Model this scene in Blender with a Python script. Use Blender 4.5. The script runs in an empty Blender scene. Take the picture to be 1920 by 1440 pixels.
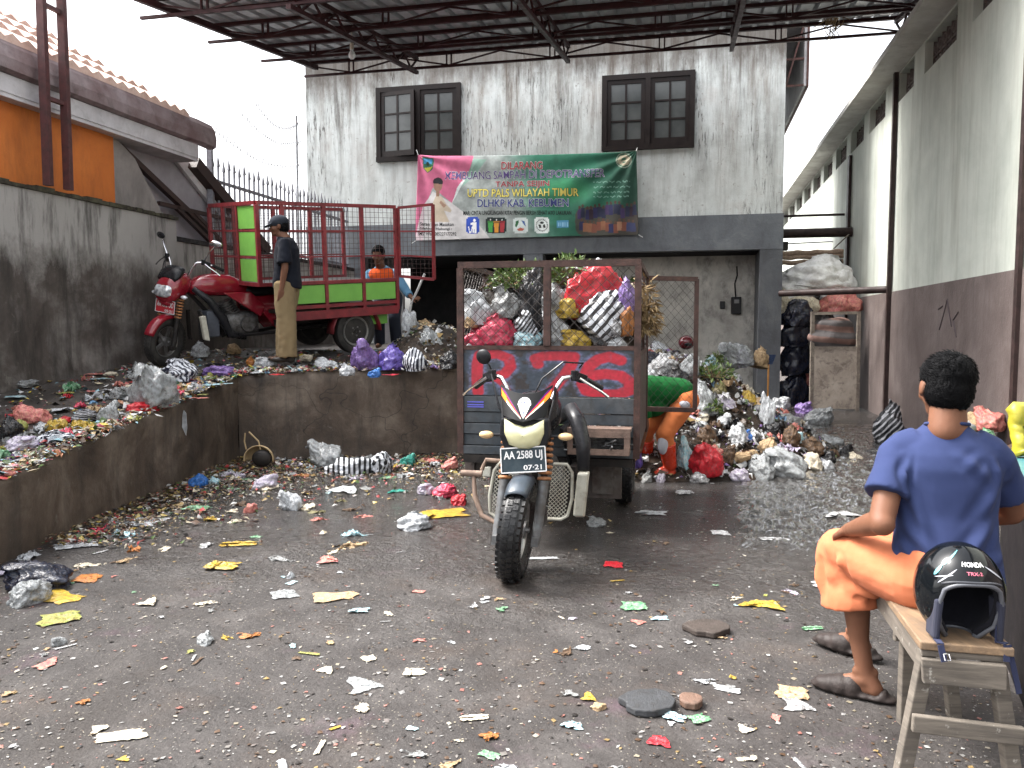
import bpy, math, random
import numpy as np
from mathutils import Vector, Matrix, Euler, noise
PI=math.pi
sc=bpy.context.scene
# ------------------------------------------------ camera, sky, sun, exposure
TH=math.radians(4.0)
cam=bpy.data.objects.new('camera',bpy.data.cameras.new('camera'))
sc.collection.objects.link(cam)
cam.location=(0,0,1.4); cam.rotation_euler=(math.radians(86.0),0,0)
cam.data.sensor_width=36; cam.data.lens=28.125; cam.data.clip_start=0.05; cam.data.clip_end=600
sc.camera=cam
SUN_EL,SUN_AZ=math.radians(55),math.radians(283)
w=bpy.data.worlds.new('World'); sc.world=w; w.use_nodes=True
nt=w.node_tree; nt.nodes.clear()
sky=nt.nodes.new('ShaderNodeTexSky'); sky.sky_type='NISHITA'; sky.sun_disc=False
sky.sun_elevation=SUN_EL; sky.sun_rotation=SUN_AZ; sky.air_density=1.0; sky.dust_density=6.0; sky.ozone_density=1.0
hs=nt.nodes.new('ShaderNodeHueSaturation'); hs.inputs['Saturation'].default_value=0.2
bg=nt.nodes.new('ShaderNodeBackground'); bg.inputs['Strength'].default_value=0.15
wo=nt.nodes.new('ShaderNodeOutputWorld')
nt.links.new(sky.outputs[0],hs.inputs['Color']); nt.links.new(hs.outputs[0],bg.inputs['Color']); nt.links.new(bg.outputs[0],wo.inputs['Surface'])
sl=bpy.data.lights.new('sun','SUN'); sl.energy=1.2; sl.angle=math.radians(18); sl.color=(1,.96,.9)
so=bpy.data.objects.new('sun',sl); sc.collection.objects.link(so)
# direction towards the sun (azimuth measured from +Y clockwise, as the sky texture does)
sd=Vector((math.sin(SUN_AZ)*math.cos(SUN_EL),math.cos(SUN_AZ)*math.cos(SUN_EL),math.sin(SUN_EL)))
so.rotation_euler=sd.to_track_quat('Z','Y').to_euler()
sc.view_settings.view_transform='Standard'; sc.view_settings.look='None'
sc.view_settings.exposure=2.25; sc.view_settings.gamma=1; sc.view_settings.use_curve_mapping=False

# ------------------------------------------------ geometry helpers
A=math.radians(12.5); CA,SA=math.cos(A),math.sin(A)
def W(u,v,z=0): return Vector((u*CA+v*SA,-u*SA+v*CA,z))
def UV(p): return (p[0]*CA-p[1]*SA,p[0]*SA+p[1]*CA,p[2])
def ray(px,py):
    x=(px-960)/1500; y=-(py-720)/1500
    return Vector((x,math.cos(TH)+y*math.sin(TH),y*math.cos(TH)-math.sin(TH)))
def atz(px,py,z=0.0):
    r=ray(px,py); t=(z-1.4)/r.z; return Vector((r.x*t,r.y*t,z))
def aty(px,py,Y):
    r=ray(px,py); t=Y/r.y; return Vector((r.x*t,Y,1.4+r.z*t))
def onv(px,py,v):
    r=ray(px,py); q=UV(r); t=v/q[1]; return (q[0]*t,v,1.4+r.z*t)
def onu(px,py,u):
    r=ray(px,py); q=UV(r); t=u/q[0]; return (u,q[1]*t,1.4+r.z*t)
def platz(Y): return min(1.12,max(-.2,.51+.11*(Y-4.77)))
def onplat(px,py,lift=0):
    r=ray(px,py); lo,hi=1.0,25.0
    f=lambda Y:(1.4+r.z*Y/r.y)-(platz(Y)+lift)
    for i in range(50):
        m=(lo+hi)/2
        if f(m)>0: lo=m
        else: hi=m
    return Vector((r.x*lo/r.y,lo,platz(lo)+lift))

class MB:
    def __init__(s): s.v=[];s.f=[]
    def add(s,vs,fs):
        n=len(s.v); s.v+= [Vector(p) for p in vs]; s.f+=[tuple(i+n for i in f) for f in fs]; return s
    def hexa(s,p):   # 8 points: bottom 4 ccw, top 4 ccw
        return s.add(p,[(3,2,1,0),(4,5,6,7),(0,1,5,4),(1,2,6,5),(2,3,7,6),(3,0,4,7)])
    def box(s,x0,x1,y0,y1,z0,z1):
        return s.hexa([(x0,y0,z0),(x1,y0,z0),(x1,y1,z0),(x0,y1,z0),(x0,y0,z1),(x1,y0,z1),(x1,y1,z1),(x0,y1,z1)])
    def ubox(s,u0,u1,v0,v1,z0,z1):
        return s.hexa([W(u0,v0,z0),W(u1,v0,z0),W(u1,v1,z0),W(u0,v1,z0),W(u0,v0,z1),W(u1,v0,z1),W(u1,v1,z1),W(u0,v1,z1)])
    def bar(s,a,b,w,h=None,up=(0,0,1)):
        a=Vector(a);b=Vector(b);h=h or w
        d=(b-a).normalized(); u=Vector(up)
        if abs(d.dot(u))>.98: u=Vector((0,1,0)) if abs(d.y)<.9 else Vector((1,0,0))
        r=d.cross(u).normalized()*w/2; q=r.cross(d).normalized()*h/2
        return s.hexa([a-r-q,a+r-q,b+r-q,b-r-q,a-r+q,a+r+q,b+r+q,b-r+q])
    def tube(s,pts,r,n=8,cap=True):
        pts=[Vector(p) for p in pts]; m=len(pts)
        rs=r if isinstance(r,(list,tuple)) else [r]*m
        rings=[];prev=None
        for i,p in enumerate(pts):
            d=(pts[min(i+1,m-1)]-pts[max(i-1,0)])
            if d.length<1e-9: d=Vector((0,0,1))
            d.normalize()
            if prev is None:
                x=d.orthogonal().normalized()
            else:
                x=(prev-d*prev.dot(d))
                x=x.normalized() if x.length>1e-6 else d.orthogonal().normalized()
            prev=x; y=d.cross(x)
            rings.append([p+(x*math.cos(2*PI*k/n)+y*math.sin(2*PI*k/n))*rs[i] for k in range(n)])
        vs=[q for R in rings for q in R]; fs=[]
        for i in range(m-1):
            for k in range(n):
                a=i*n+k;b=i*n+(k+1)%n; fs.append((a,b,b+n,a+n))
        if cap: fs.append(tuple(range(n))[::-1]); fs.append(tuple((m-1)*n+k for k in range(n)))
        return s.add(vs,fs)
    def ell(s,c,rad,rot=None,nu=20,nv=12):
        c=Vector(c); R=rot if rot is not None else Matrix.Identity(3)
        if isinstance(rad,(int,float)): rad=(rad,)*3
        vs=[c+R@Vector((0,0,rad[2]))]
        for j in range(1,nv):
            t=PI*j/nv
            for i in range(nu):
                a=2*PI*i/nu; vs.append(c+R@Vector((rad[0]*math.sin(t)*math.cos(a),rad[1]*math.sin(t)*math.sin(a),rad[2]*math.cos(t))))
        vs.append(c+R@Vector((0,0,-rad[2])))
        fs=[(0,1+i,1+(i+1)%nu) for i in range(nu)]
        for j in range(nv-2):
            for i in range(nu):
                a=1+j*nu+i;b=1+j*nu+(i+1)%nu; fs.append((a,a+nu,b+nu,b))
        l=len(vs)-1; o=1+(nv-2)*nu
        fs+=[(l,o+(i+1)%nu,o+i) for i in range(nu)]
        return s.add(vs,fs)
    def cone(s,a,ra,b,rb,n=20,round=True):   # tapered capsule
        s.tube([a,b],[ra,rb],n)
        if round: s.ell(a,ra,nu=n,nv=10); s.ell(b,rb,nu=n,nv=10)
        return s
    def prism(s,pts,d):   # polygon (3D points) pushed by vector d
        d=Vector(d); n=len(pts); vs=[Vector(p) for p in pts]+[Vector(p)+d for p in pts]
        return s.add(vs,[tuple(range(n))[::-1],tuple(range(n,2*n))]+[(i,(i+1)%n,n+(i+1)%n,n+i) for i in range(n)])
    def lathe(s,c,axis,prof,n=28):  # prof: (dist along axis, radius)
        c=Vector(c); ax=Vector(axis).normalized()
        return s.tube([c+ax*t for t,r in prof],[max(r,1e-4) for t,r in prof],n) if all(abs(prof[i+1][0]-prof[i][0])>1e-6 for i in range(len(prof)-1)) else s._lathe(c,ax,prof,n)
    def _lathe(s,c,ax,prof,n):
        x=ax.orthogonal().normalized(); y=ax.cross(x); vs=[]
        for t,r in prof:
            for k in range(n): vs.append(c+ax*t+(x*math.cos(2*PI*k/n)+y*math.sin(2*PI*k/n))*max(r,1e-4))
        m=len(prof); fs=[(i*n+k,i*n+(k+1)%n,(i+1)*n+(k+1)%n,(i+1)*n+k) for i in range(m-1) for k in range(n)]
        fs.append(tuple(range(n))[::-1]); fs.append(tuple((m-1)*n+k for k in range(n)))
        return s.add(vs,fs)
    def torus(s,c,axis,R,r,n=36,m=12,sq=1.0):  # sq widens the section along the axis
        c=Vector(c); ax=Vector(axis).normalized(); x=ax.orthogonal().normalized(); y=ax.cross(x); vs=[]
        for i in range(n):
            a=2*PI*i/n; d=x*math.cos(a)+y*math.sin(a)
            for k in range(m):
                b=2*PI*k/m; vs.append(c+d*(R+r*math.cos(b))+ax*(r*sq*math.sin(b)))
        fs=[(i*m+k,((i+1)%n)*m+k,((i+1)%n)*m+(k+1)%m,i*m+(k+1)%m) for i in range(n) for k in range(m)]
        return s.add(vs,fs)
    def loft(s,secs,n=24,p=2.6):   # sections (x, yc, zc, half width, half height) along x
        vs=[]
        for (x,yc,zc,hw,hh) in secs:
            for k in range(n):
                a=2*PI*k/n; c,q=math.cos(a),math.sin(a)
                vs.append((x,yc+hw*math.copysign(abs(c)**(2/p),c),zc+hh*math.copysign(abs(q)**(2/p),q)))
        m=len(secs); fs=[(i*n+k,i*n+(k+1)%n,(i+1)*n+(k+1)%n,(i+1)*n+k) for i in range(m-1) for k in range(n)]
        fs.append(tuple(range(n))[::-1]); fs.append(tuple((m-1)*n+k for k in range(n)))
        return s.add(vs,fs)
    def wires(s,o,U,V,w,h,pitch,r,diag=True):
        o=Vector(o);U=Vector(U);V=Vector(V)
        def seg(a,b): s.tube([o+U*a[0]+V*a[1],o+U*b[0]+V*b[1]],r,4,False)
        if diag:
            t=-h+pitch/2
            while t<w:
                a0,a1=max(t,0),min(t+h,w)
                if a1>a0: seg((a0,a0-t),(a1,a1-t)); seg((a0,h-(a0-t)),(a1,h-(a1-t)))
                t+=pitch*1.42
        else:
            k=pitch
            while k<w: seg((k,0),(k,h)); k+=pitch
            k=pitch
            while k<h: seg((0,k),(w,k)); k+=pitch
        return s
    def mesh(s,name):
        me=bpy.data.meshes.new(name); me.from_pydata([tuple(v) for v in s.v],[],s.f); me.update(); return me
    def build(s,name,m,parent=None,smooth=False,bevel=0,world=False,loc=None,label=None):
        if world and parent is not None:
            inv=parent.matrix_basis.inverted(); s.v=[inv@v for v in s.v]
        if loc is not None:
            l=Vector(loc); s.v=[v-l for v in s.v]
        me=s.mesh(name); me.materials.append(m)
        o=bpy.data.objects.new(name,me); sc.collection.objects.link(o)
        if loc is not None: o.location=loc
        if parent is not None: o.parent=parent
        import bmesh
        bm=bmesh.new(); bm.from_mesh(me); bmesh.ops.recalc_face_normals(bm,faces=bm.faces)
        bm.to_mesh(me); bm.free()
        if smooth:
            for p in me.polygons: p.use_smooth=True
            if smooth!='all':
                sm=me.polygons
                try: me.set_sharp_from_angle(angle=math.radians(38))
                except Exception: pass
        if bevel:
            b=o.modifiers.new('b','BEVEL'); b.width=bevel; b.segments=2; b.limit_method='ANGLE'; b.angle_limit=math.radians(40)
        if label: o['label']=label
        return o
def tag(o,label,cat,group=None):
    o['label']=label; o['category']=cat
    if group: o['group']=group
    return o
def kind(o,k): o['kind']=k; return o
def thing(name,label,cat,loc=(0,0,0),rotz=0,group=None,M=None):
    o=bpy.data.objects.new(name,None); sc.collection.objects.link(o); o.empty_display_size=.1
    if M is not None: o.matrix_basis=M
    else: o.location=loc; o.rotation_euler=(0,0,rotz)
    bpy.context.view_layer.update()
    return tag(o,label,cat,group)
def N3(x,y,z,s=0): return noise.noise(Vector((x+s*7.13,y-s*3.7,z+s*1.9)))

# ------------------------------------------------ materials
def lin(c):
    return tuple(((x/12.92) if x<=.04045 else ((x+.055)/1.055)**2.4) for x in c)
class NT:
    def __init__(s,name):
        s.m=bpy.data.materials.new(name); s.m.use_nodes=True; s.t=s.m.node_tree; s.t.nodes.clear()
        s.out=s.n('OutputMaterial'); s.b=s.n('BsdfPrincipled'); s.l(s.b.outputs[0],s.out.inputs[0])
        s.tc=s.n('TexCoord')
    def n(s,t,**k):
        x=s.t.nodes.new('ShaderNode'+t)
        for a,b in k.items(): setattr(x,a,b)
        return x
    def l(s,a,b): s.t.links.new(a,b)
    def mapping(s,scale,rot=(0,0,0),src='Object',loc=(0,0,0)):
        mp=s.n('Mapping'); mp.inputs['Scale'].default_value=scale; mp.inputs['Rotation'].default_value=rot; mp.inputs['Location'].default_value=loc
        s.l(s.tc.outputs[src],mp.inputs['Vector']); return mp.outputs[0]
    def noise(s,vec,scale,detail=6,rough=.6,dist=0,typ='FBM'):
        x=s.n('TexNoise',noise_type=typ); x.inputs['Scale'].default_value=scale; x.inputs['Detail'].default_value=detail
        x.inputs['Roughness'].default_value=rough; x.inputs['Distortion'].default_value=dist
        s.l(vec,x.inputs['Vector']); return x.outputs['Fac'] if 'Fac' in x.outputs else x.outputs[0]
    def ramp(s,fac,stops,interp='LINEAR'):
        r=s.n('ValToRGB'); r.color_ramp.interpolation=interp; e=r.color_ramp.elements
        while len(e)<len(stops): e.new(.5)
        for k,(p,c) in enumerate(stops):
            e[k].position=p; e[k].color=(c,c,c,1) if isinstance(c,(int,float)) else (*c,1)
        s.l(fac,r.inputs[0]); return r.outputs[0]
    def mix(s,fac,a,b,mode='MIX'):
        x=s.n('MixRGB',blend_type=mode)
        for i,q in zip((0,1,2),(fac,a,b)):
            if isinstance(q,(int,float)): x.inputs[i].default_value=q if i==0 else (q,q,q,1)
            elif isinstance(q,tuple): x.inputs[i].default_value=(*q,1)
            else: s.l(q,x.inputs[i])
        return x.outputs[0]
    def math(s,op,a,b=0.0,c=None):
        x=s.n('Math',operation=op)
        for i,q in enumerate((a,b) if c is None else (a,b,c)):
            if isinstance(q,(int,float)): x.inputs[i].default_value=q
            else: s.l(q,x.inputs[i])
        return x.outputs[0]
    def bump(s,h,strength=.5,dist=.01,prev=None):
        x=s.n('Bump'); x.inputs['Strength'].default_value=strength; x.inputs['Distance'].default_value=dist
        s.l(h,x.inputs['Height'])
        if prev is not None: s.l(prev,x.inputs['Normal'])
        return x.outputs[0]
    def base(s,c):
        if isinstance(c,tuple): s.b.inputs['Base Color'].default_value=(*c,1)
        else: s.l(c,s.b.inputs['Base Color'])
    def put(s,k,v):
        if isinstance(v,(int,float)): s.b.inputs[k].default_value=v
        else: s.l(v,s.b.inputs[k])
def mat(name,c1,c2=None,sc_=6,rough=.6,metal=0,bump=0,bscale=None,coat=0,lo=.35,hi=.65,spec=.5,dirt=0,dcol=(.03,.025,.02),rvar=.12,sheen=0):
    k=NT(name); v=k.mapping((1,1,1)); c2=c2 or tuple(x*.75 for x in c1)
    if spec==.5 and max(c1)<.07 and metal<.3: spec=.2
    f=k.noise(v,sc_,8,.65); col=k.ramp(f,[(lo,c1),(hi,c2)])
    if dirt:
        g=k.noise(v,sc_*2.3,8,.7,.5); col=k.mix(k.ramp(g,[(.5,0.0),(.68,dirt)]),col,dcol)
    k.base(col); k.put('Roughness',k.ramp(f,[(.3,max(0.02,rough-rvar)),(.7,min(1,rough+rvar))])); k.put('Metallic',metal); k.put('Coat Weight',coat)
    k.put('Specular IOR Level',spec)
    if sheen: k.put('Sheen Weight',sheen)
    if bump: k.put('Normal',k.bump(k.noise(v,bscale or sc_*5,6,.7),bump,.01))
    return k.m
def plastic(name,col,rough=.33,alpha=1.0,bs=9,trans=0,st=.42,hue2=None,dirt=.72):
    k=NT(name); v=k.mapping((1,1,1))
    rd=k.n('ObjectInfo'); ad=k.n('VectorMath',operation='ADD'); k.l(v,ad.inputs[0]); k.l(rd.outputs['Random'],ad.inputs[1])
    sc3=k.n('VectorMath',operation='SCALE'); sc3.inputs['Scale'].default_value=1.0; k.l(ad.outputs[0],sc3.inputs[0]); vv=sc3.outputs[0]
    f=k.noise(vv,bs*.5,4,.6,.6); col2=hue2 or tuple(x*.6 for x in col)
    cc=k.ramp(f,[(.38,col),(.62,col2)]); gm=k.noise(vv,bs*.9,7,.7,.4); cc=k.mix(k.ramp(gm,[(.50,0.0),(.66,dirt)]),cc,(.055,.040,.030)); k.base(cc); k.put('Roughness',rough); k.put('Specular IOR Level',.42)
    r=k.noise(vv,bs,5,.55,1.2,'RIDGED_MULTIFRACTAL'); r2=k.noise(vv,bs*3.2,3,.5,.8)
    nb=k.bump(r2,st*.5,.006); k.put('Normal',k.bump(r,st,.012,nb))
    if alpha<1:
        k.put('Alpha',k.ramp(f,[(.35,alpha),(.65,min(1,alpha+.35))]))
    k.put('Subsurface Weight',0)
    return k.m
def striped(name,c1,c2,freq=14,rot=(0,0,.4),dist=1.6,rough=.35,duty=.5,bs=9):
    k=NT(name); v=k.mapping((1,1,1),rot)
    wv=k.n('TexWave',wave_type='BANDS',bands_direction='X'); wv.inputs['Scale'].default_value=freq; wv.inputs['Distortion'].default_value=dist; wv.inputs['Detail'].default_value=1; wv.inputs['Detail Scale'].default_value=1.2
    k.l(v,wv.inputs['Vector']); k.base(k.ramp(wv.outputs['Fac'],[(duty-.04,c1),(duty+.04,c2)]))
    k.put('Roughness',rough); r=k.noise(v,bs,5,.55,1.2,'RIDGED_MULTIFRACTAL'); k.put('Normal',k.bump(r,.8,.012)); return k.m
def plain_text(name,col,rough=.6,metal=0): 
    return mat(name,col,tuple(x*.8 for x in col),30,rough,metal)

def text_polys(body,bold=0.0,res=3):
    cu=bpy.data.curves.new('t','FONT'); cu.body=body; cu.size=1; cu.offset=bold; cu.resolution_u=res; cu.fill_mode='FRONT'
    o=bpy.data.objects.new('t',cu); sc.collection.objects.link(o)
    dg=bpy.context.evaluated_depsgraph_get(); me=o.evaluated_get(dg).to_mesh()
    vs=[Vector((v.co.x,v.co.y,0)) for v in me.vertices]; fs=[tuple(p.vertices) for p in me.polygons]
    o.evaluated_get(dg).to_mesh_clear(); bpy.data.objects.remove(o); bpy.data.curves.remove(cu)
    return vs,fs
def text_fit(body,w,h,bold=0.0,ref=None):
    """letters centred on 0,0 in a w x h box"""
    rv,_=text_polys(body if ref is None else ref,0)
    x0=min(v.x for v in rv);x1=max(v.x for v in rv);y0=min(v.y for v in rv);y1=max(v.y for v in rv)
    vs,fs=text_polys(body,bold)
    cx,cy=(x0+x1)/2,(y0+y1)/2
    return [Vector(((v.x-cx)*w/(x1-x0),(v.y-cy)*h/(y1-y0),0)) for v in vs],fs
def text_on(body,o,U,V,w,h,mat_,parent,name='lettering',bold=0.0,lift=0.0,label=None,fn=None):
    vs,fs=text_fit(body,w,h,bold)
    o=Vector(o);U=Vector(U).normalized();V=Vector(V).normalized();Nn=U.cross(V)
    mb=MB(); mb.add([(fn(v.x,v.y) if fn else o+U*v.x+V*v.y)+Nn*lift for v in vs],fs)
    return mb.build(name,mat_,parent,label=label)

def attr_mat(name,rough=.6,metal=0,bump=.3,bscale=8,dirt=.0,coat=0,spec=.5):
    k=NT(name); at=k.n('VertexColor',layer_name='paint'); v=k.mapping((1,1,1)); col=at.outputs[0]
    f=k.noise(v,bscale,8,.7,.3)
    if dirt: col=k.mix(k.ramp(f,[(.45,0.0),(.7,dirt)]),col,(.03,.025,.022))
    k.base(col); k.put('Roughness',k.ramp(f,[(.3,rough-.1),(.7,rough+.1)])); k.put('Metallic',metal); k.put('Normal',k.bump(k.noise(v,bscale*3,5,.6),bump,.006)); k.put('Coat Weight',coat); k.put('Specular IOR Level',spec)
    return k.m
def paint_grid(name,nx,ny,pos,img,m,parent=None,thick=0,world=False):
    """sheet whose surface print is one colour per grid point; img[ny,nx,3] in sRGB, row 0 at the bottom"""
    mb=MB(); mb.v=[Vector(pos(i/(nx-1),j/(ny-1))) for j in range(ny) for i in range(nx)]
    mb.f=[(j*nx+i,j*nx+i+1,(j+1)*nx+i+1,(j+1)*nx+i) for j in range(ny-1) for i in range(nx-1)]
    if world and parent is not None:
        inv=parent.matrix_basis.inverted(); mb.v=[inv@v for v in mb.v]
    me=mb.mesh(name); me.materials.append(m)
    a=me.color_attributes.new('paint','FLOAT_COLOR','POINT')
    im=np.clip(img,0,1); im=np.where(im<=.04045,im/12.92,((im+.055)/1.055)**2.4)
    d=np.ones((nx*ny,4),dtype=np.float32); d[:,:3]=im.reshape(-1,3); a.data.foreach_set('color',d.ravel())
    for p in me.polygons: p.use_smooth=True
    o=bpy.data.objects.new(name,me); sc.collection.objects.link(o)
    if parent is not None: o.parent=parent
    if thick:
        s=o.modifiers.new('s','SOLIDIFY'); s.thickness=thick
    return o

def solid(name,mb,voxel,m,parent=None,smooth=4,disp=None,world=True,fac=.5):
    """fuses overlapping closed shapes into one continuous skin"""
    me=mb.mesh('tmp'); o=bpy.data.objects.new('tmp',me); sc.collection.objects.link(o)
    r=o.modifiers.new('r','REMESH'); r.mode='VOXEL'; r.voxel_size=voxel; r.use_smooth_shade=True
    s=o.modifiers.new('s','SMOOTH'); s.factor=fac; s.iterations=smooth
    dg=bpy.context.evaluated_depsgraph_get(); nm=bpy.data.meshes.new_from_object(o.evaluated_get(dg))
    bpy.data.objects.remove(o)
    nm.name=name; nm.materials.clear(); nm.materials.append(m)
    if disp:
        nrm=[v.normal.copy() for v in nm.vertices]
        for v,n in zip(nm.vertices,nrm):
            q=disp(v.co,n); v.co=v.co+(n*q if isinstance(q,(int,float)) else q)
    if world and parent is not None: nm.transform(parent.matrix_basis.inverted())
    for p in nm.polygons: p.use_smooth=True
    ob=bpy.data.objects.new(name,nm); sc.collection.objects.link(ob)
    if parent is not None: ob.parent=parent
    return ob
# ================================================= SETTING
# ---- ground
def ground_mat():
    k=NT('yard_ground'); v=k.tc.outputs['Object']; mp=k.mapping((1,1,1))
    big=k.noise(mp,.55,5,.6,.4); mid=k.noise(mp,3.2,8,.7,.3); fine=k.noise(mp,55,6,.75); grit=k.noise(mp,210,3,.7)
    base=k.ramp(mid,[(.3,(.022,.019,.018)),(.52,(.050,.045,.043)),(.72,(.094,.086,.082))])
    base=k.mix(k.ramp(fine,[(.42,.55),(.6,0.0)]),base,(.03,.027,.026))
    base=k.mix(k.ramp(k.noise(k.mapping((1,1,1),loc=(5,3,0)),1.3,6,.65),[(.52,0.0),(.7,.65)]),base,(.05,.036,.028))
    base=k.mix(k.ramp(k.noise(k.mapping((1,1,1),loc=(9,1,0)),2.1,5,.6),[(.6,0.0),(.75,.45)]),base,(.11,.06,.085))
    # pale grit
    vo=k.n('TexVoronoi',feature='F1'); vo.inputs['Scale'].default_value=75; k.l(mp,vo.inputs['Vector'])
    wn=k.n('TexWhiteNoise'); k.l(vo.outputs['Position'],wn.inputs['Vector'])
    spot=k.math('MULTIPLY',k.math('LESS_THAN',vo.outputs['Distance'],.0+.22),k.math('GREATER_THAN',wn.outputs['Value'],.80))
    pale=k.mix(wn.outputs['Value'],(.5,.47,.42),(.42,.38,.3))
    base=k.mix(k.math('MULTIPLY',spot,.38),base,pale)
    base=k.mix(k.ramp(k.noise(k.mapping((1.6,.35,1),(0,0,-.25)),1.1,6,.6,.3),[(.52,0.0),(.68,.55)]),base,(.028,.023,.020))
    # wet zone: towards the sheds and the right of the yard
    sp=k.n('SeparateXYZ'); k.l(v,sp.inputs[0])
    wy=k.math('MULTIPLY_ADD',sp.outputs['Y'],.22,-.72); wx=k.math('MULTIPLY_ADD',sp.outputs['X'],.09,.0)
    wet=k.math('ADD',k.math('ADD',wy,wx),k.math('MULTIPLY_ADD',big,1.3,-.65)); 
    wet=k.ramp(wet,[(.05,0.0),(.42,1.0)])
    base=k.mix(wet,base,(.35,.33,.33),'MULTIPLY') if False else k.mix(k.math('MULTIPLY',wet,.72),base,(.020,.016,.014))
    k.base(base)
    k.put('Roughness',k.mix(wet,k.ramp(mid,[(.3,.55),(.7,.8)]),k.ramp(mid,[(.35,.05),(.6,.24)]))); k.put('Specular IOR Level',k.math('MULTIPLY_ADD',wet,.4,.25))
    lump=k.noise(k.mapping((1,1,1)),17,5,.62,.4)
    lump=k.math('ADD',lump,k.math('MULTIPLY',k.noise(k.mapping((1,1,1)),48,4,.6,.6),.45))
    bs=k.n('Bump'); bs.inputs['Distance'].default_value=.05; k.l(lump,bs.inputs['Height']); k.l(k.math('MULTIPLY_ADD',wet,.7,.3),bs.inputs['Strength'])
    k.put('Normal',k.bump(fine,.5,.008,k.bump(grit,.35,.003,bs.outputs[0]))); return k.m
MG=ground_mat()
mb=MB(); rnd=random.Random(3)
nx,ny=150,170; x0,x1,y0,y1=-6,9,0.6,22
def gz(x,y): return .012*N3(x*.9,y*.9,0)+.008*N3(x*2.6,y*2.6,3)
for j in range(ny):
    for i in range(nx):
        x=x0+(x1-x0)*i/(nx-1); y=y0+(y1-y0)*j/(ny-1); mb.v.append(Vector((x,y,gz(x,y))))
for j in range(ny-1):
    for i in range(nx-1): a=j*nx+i; mb.f.append((a,a+1,a+nx+1,a+nx))
# skirt out to the horizon
n=len(mb.v)
ring=[(-6,.6),(9,.6),(9,22),(-6,22)]; far=[(-300,-300),(300,-300),(300,300),(-300,300)]
for p in ring+far: mb.v.append(Vector((p[0],p[1],-.012)))
mb.f+=[(n+i,n+(i+1)%4,n+4+(i+1)%4,n+4+i)[::-1] for i in range(4)]
kind(mb.build('ground',MG,smooth='all'),'structure')

# ---- churned wet mud glinting in the lane towards the alley
k=NT('wet_mud'); v=k.mapping((1,1,1)); k.base(k.ramp(k.noise(v,9,6,.7),[(.35,(.012,.010,.009)),(.65,(.045,.040,.037))])); k.put('Roughness',.07); k.put('Specular IOR Level',1.0); k.put('Coat Weight',1.0); k.put('Coat IOR',1.7); k.put('Coat Roughness',.04); k.put('Normal',k.bump(k.noise(v,60,4,.6),.5,.008)); MMud=k.m
mb=MB(); nx,ny=170,330
for j in range(ny):
    for i in range(nx):
        y=4.5+8.0*(j/(ny-1))**1.15; x=(.24+.28*i/(nx-1))*y+.1; e=min(1,min(i,nx-1-i)/30,min(j,ny-1-j)/50)
        a=N3(x*4,y*4,2); r1=max(0,1-abs(N3(x*9,y*7,4))*2.6); r2=max(0,1-abs(N3(x*21,y*16,6))*2.6)
        mb.v.append(Vector((x,y,gz(x,y)-.022+e*(.019+.022*a+.014*r1+.011*r2))))
mb.f=[(j*nx+i,j*nx+i+1,(j+1)*nx+i+1,(j+1)*nx+i) for j in range(ny-1) for i in range(nx-1)]
kind(mb.build('wet_mud',MMud,smooth='all'),'structure')
# ---- loading platform with its ramp, and the retaining wall in front of it
def grime(name,c1,c2,c3,vs=(1,1,.25),dark=.5,scale=2.2,rough=.8,crack=True,lich=0):
    k=NT(name); v=k.mapping((1,1,1)); vv=k.mapping(vs)
    f=k.noise(v,scale,9,.68,.3); col=k.ramp(f,[(.32,c1),(.5,c2),(.68,c3)])
    st=k.noise(vv,scale*3.2,8,.7,.2); col=k.mix(k.ramp(st,[(.5,0.0),(.7,dark)]),col,(.018,.015,.013))
    if lich: col=k.mix(k.ramp(k.noise(v,7,8,.75,.5),[(.6,0.0),(.74,lich)]),col,(.33,.31,.27))
    if crack:
        vo=k.n('TexVoronoi',feature='DISTANCE_TO_EDGE'); vo.inputs['Scale'].default_value=.9
        wp=k.n('VectorMath',operation='ADD'); k.l(v,wp.inputs[0]); nn=k.n('TexNoise'); nn.inputs['Scale'].default_value=3; k.l(v,nn.inputs['Vector']); k.l(nn.outputs['Color'],wp.inputs[1]); k.l(wp.outputs[0],vo.inputs['Vector'])
        mk=k.ramp(k.noise(k.mapping((1,1,1),loc=(4,7,1)),.8,3,.5),[(.5,0.0),(.6,1.0)]); col=k.mix(k.math('MULTIPLY',mk,k.ramp(vo.outputs['Distance'],[(0.0,.8),(.010,0.0)])),col,(.012,.01,.009))
    k.base(col); k.put('Roughness',k.ramp(f,[(.3,rough-.2),(.7,rough)])); k.put('Normal',k.bump(k.noise(v,24,6,.7),.5,.012,k.bump(f,.4,.04))); return k.m
MRet=grime('retaining_concrete',(.030,.020,.014),(.078,.056,.040),(.17,.135,.105),vs=(1,1,.18),dark=.65,scale=1.7,lich=.3)
MPlat=grime('platform_surface',(.02,.017,.015),(.045,.038,.034),(.09,.078,.07),vs=(1,1,1),dark=.6,scale=3,rough=.55,crack=False)
C0=Vector((-3.19,1.0,0)); C1=Vector((-2.9,8.44,0)); C2=Vector((1.15,9.35,0))
def edge_z(p): return platz(p.y)
wall=MB(); T=.22
def strip(a,b,n,inn):
    for i in range(n):
        p=a.lerp(b,i/n); q=a.lerp(b,(i+1)/n); P=p+inn*T; Q=q+inn*T
        wall.hexa([(p.x,p.y,-.1),(q.x,q.y,-.1),(Q.x,Q.y,-.1),(P.x,P.y,-.1),(p.x,p.y,edge_z(p)+.012*N3(p.x*3,p.y*3,1)),(q.x,q.y,edge_z(q)+.012*N3(q.x*3,q.y*3,1)),(Q.x,Q.y,edge_z(Q)),(P.x,P.y,edge_z(P))])
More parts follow.
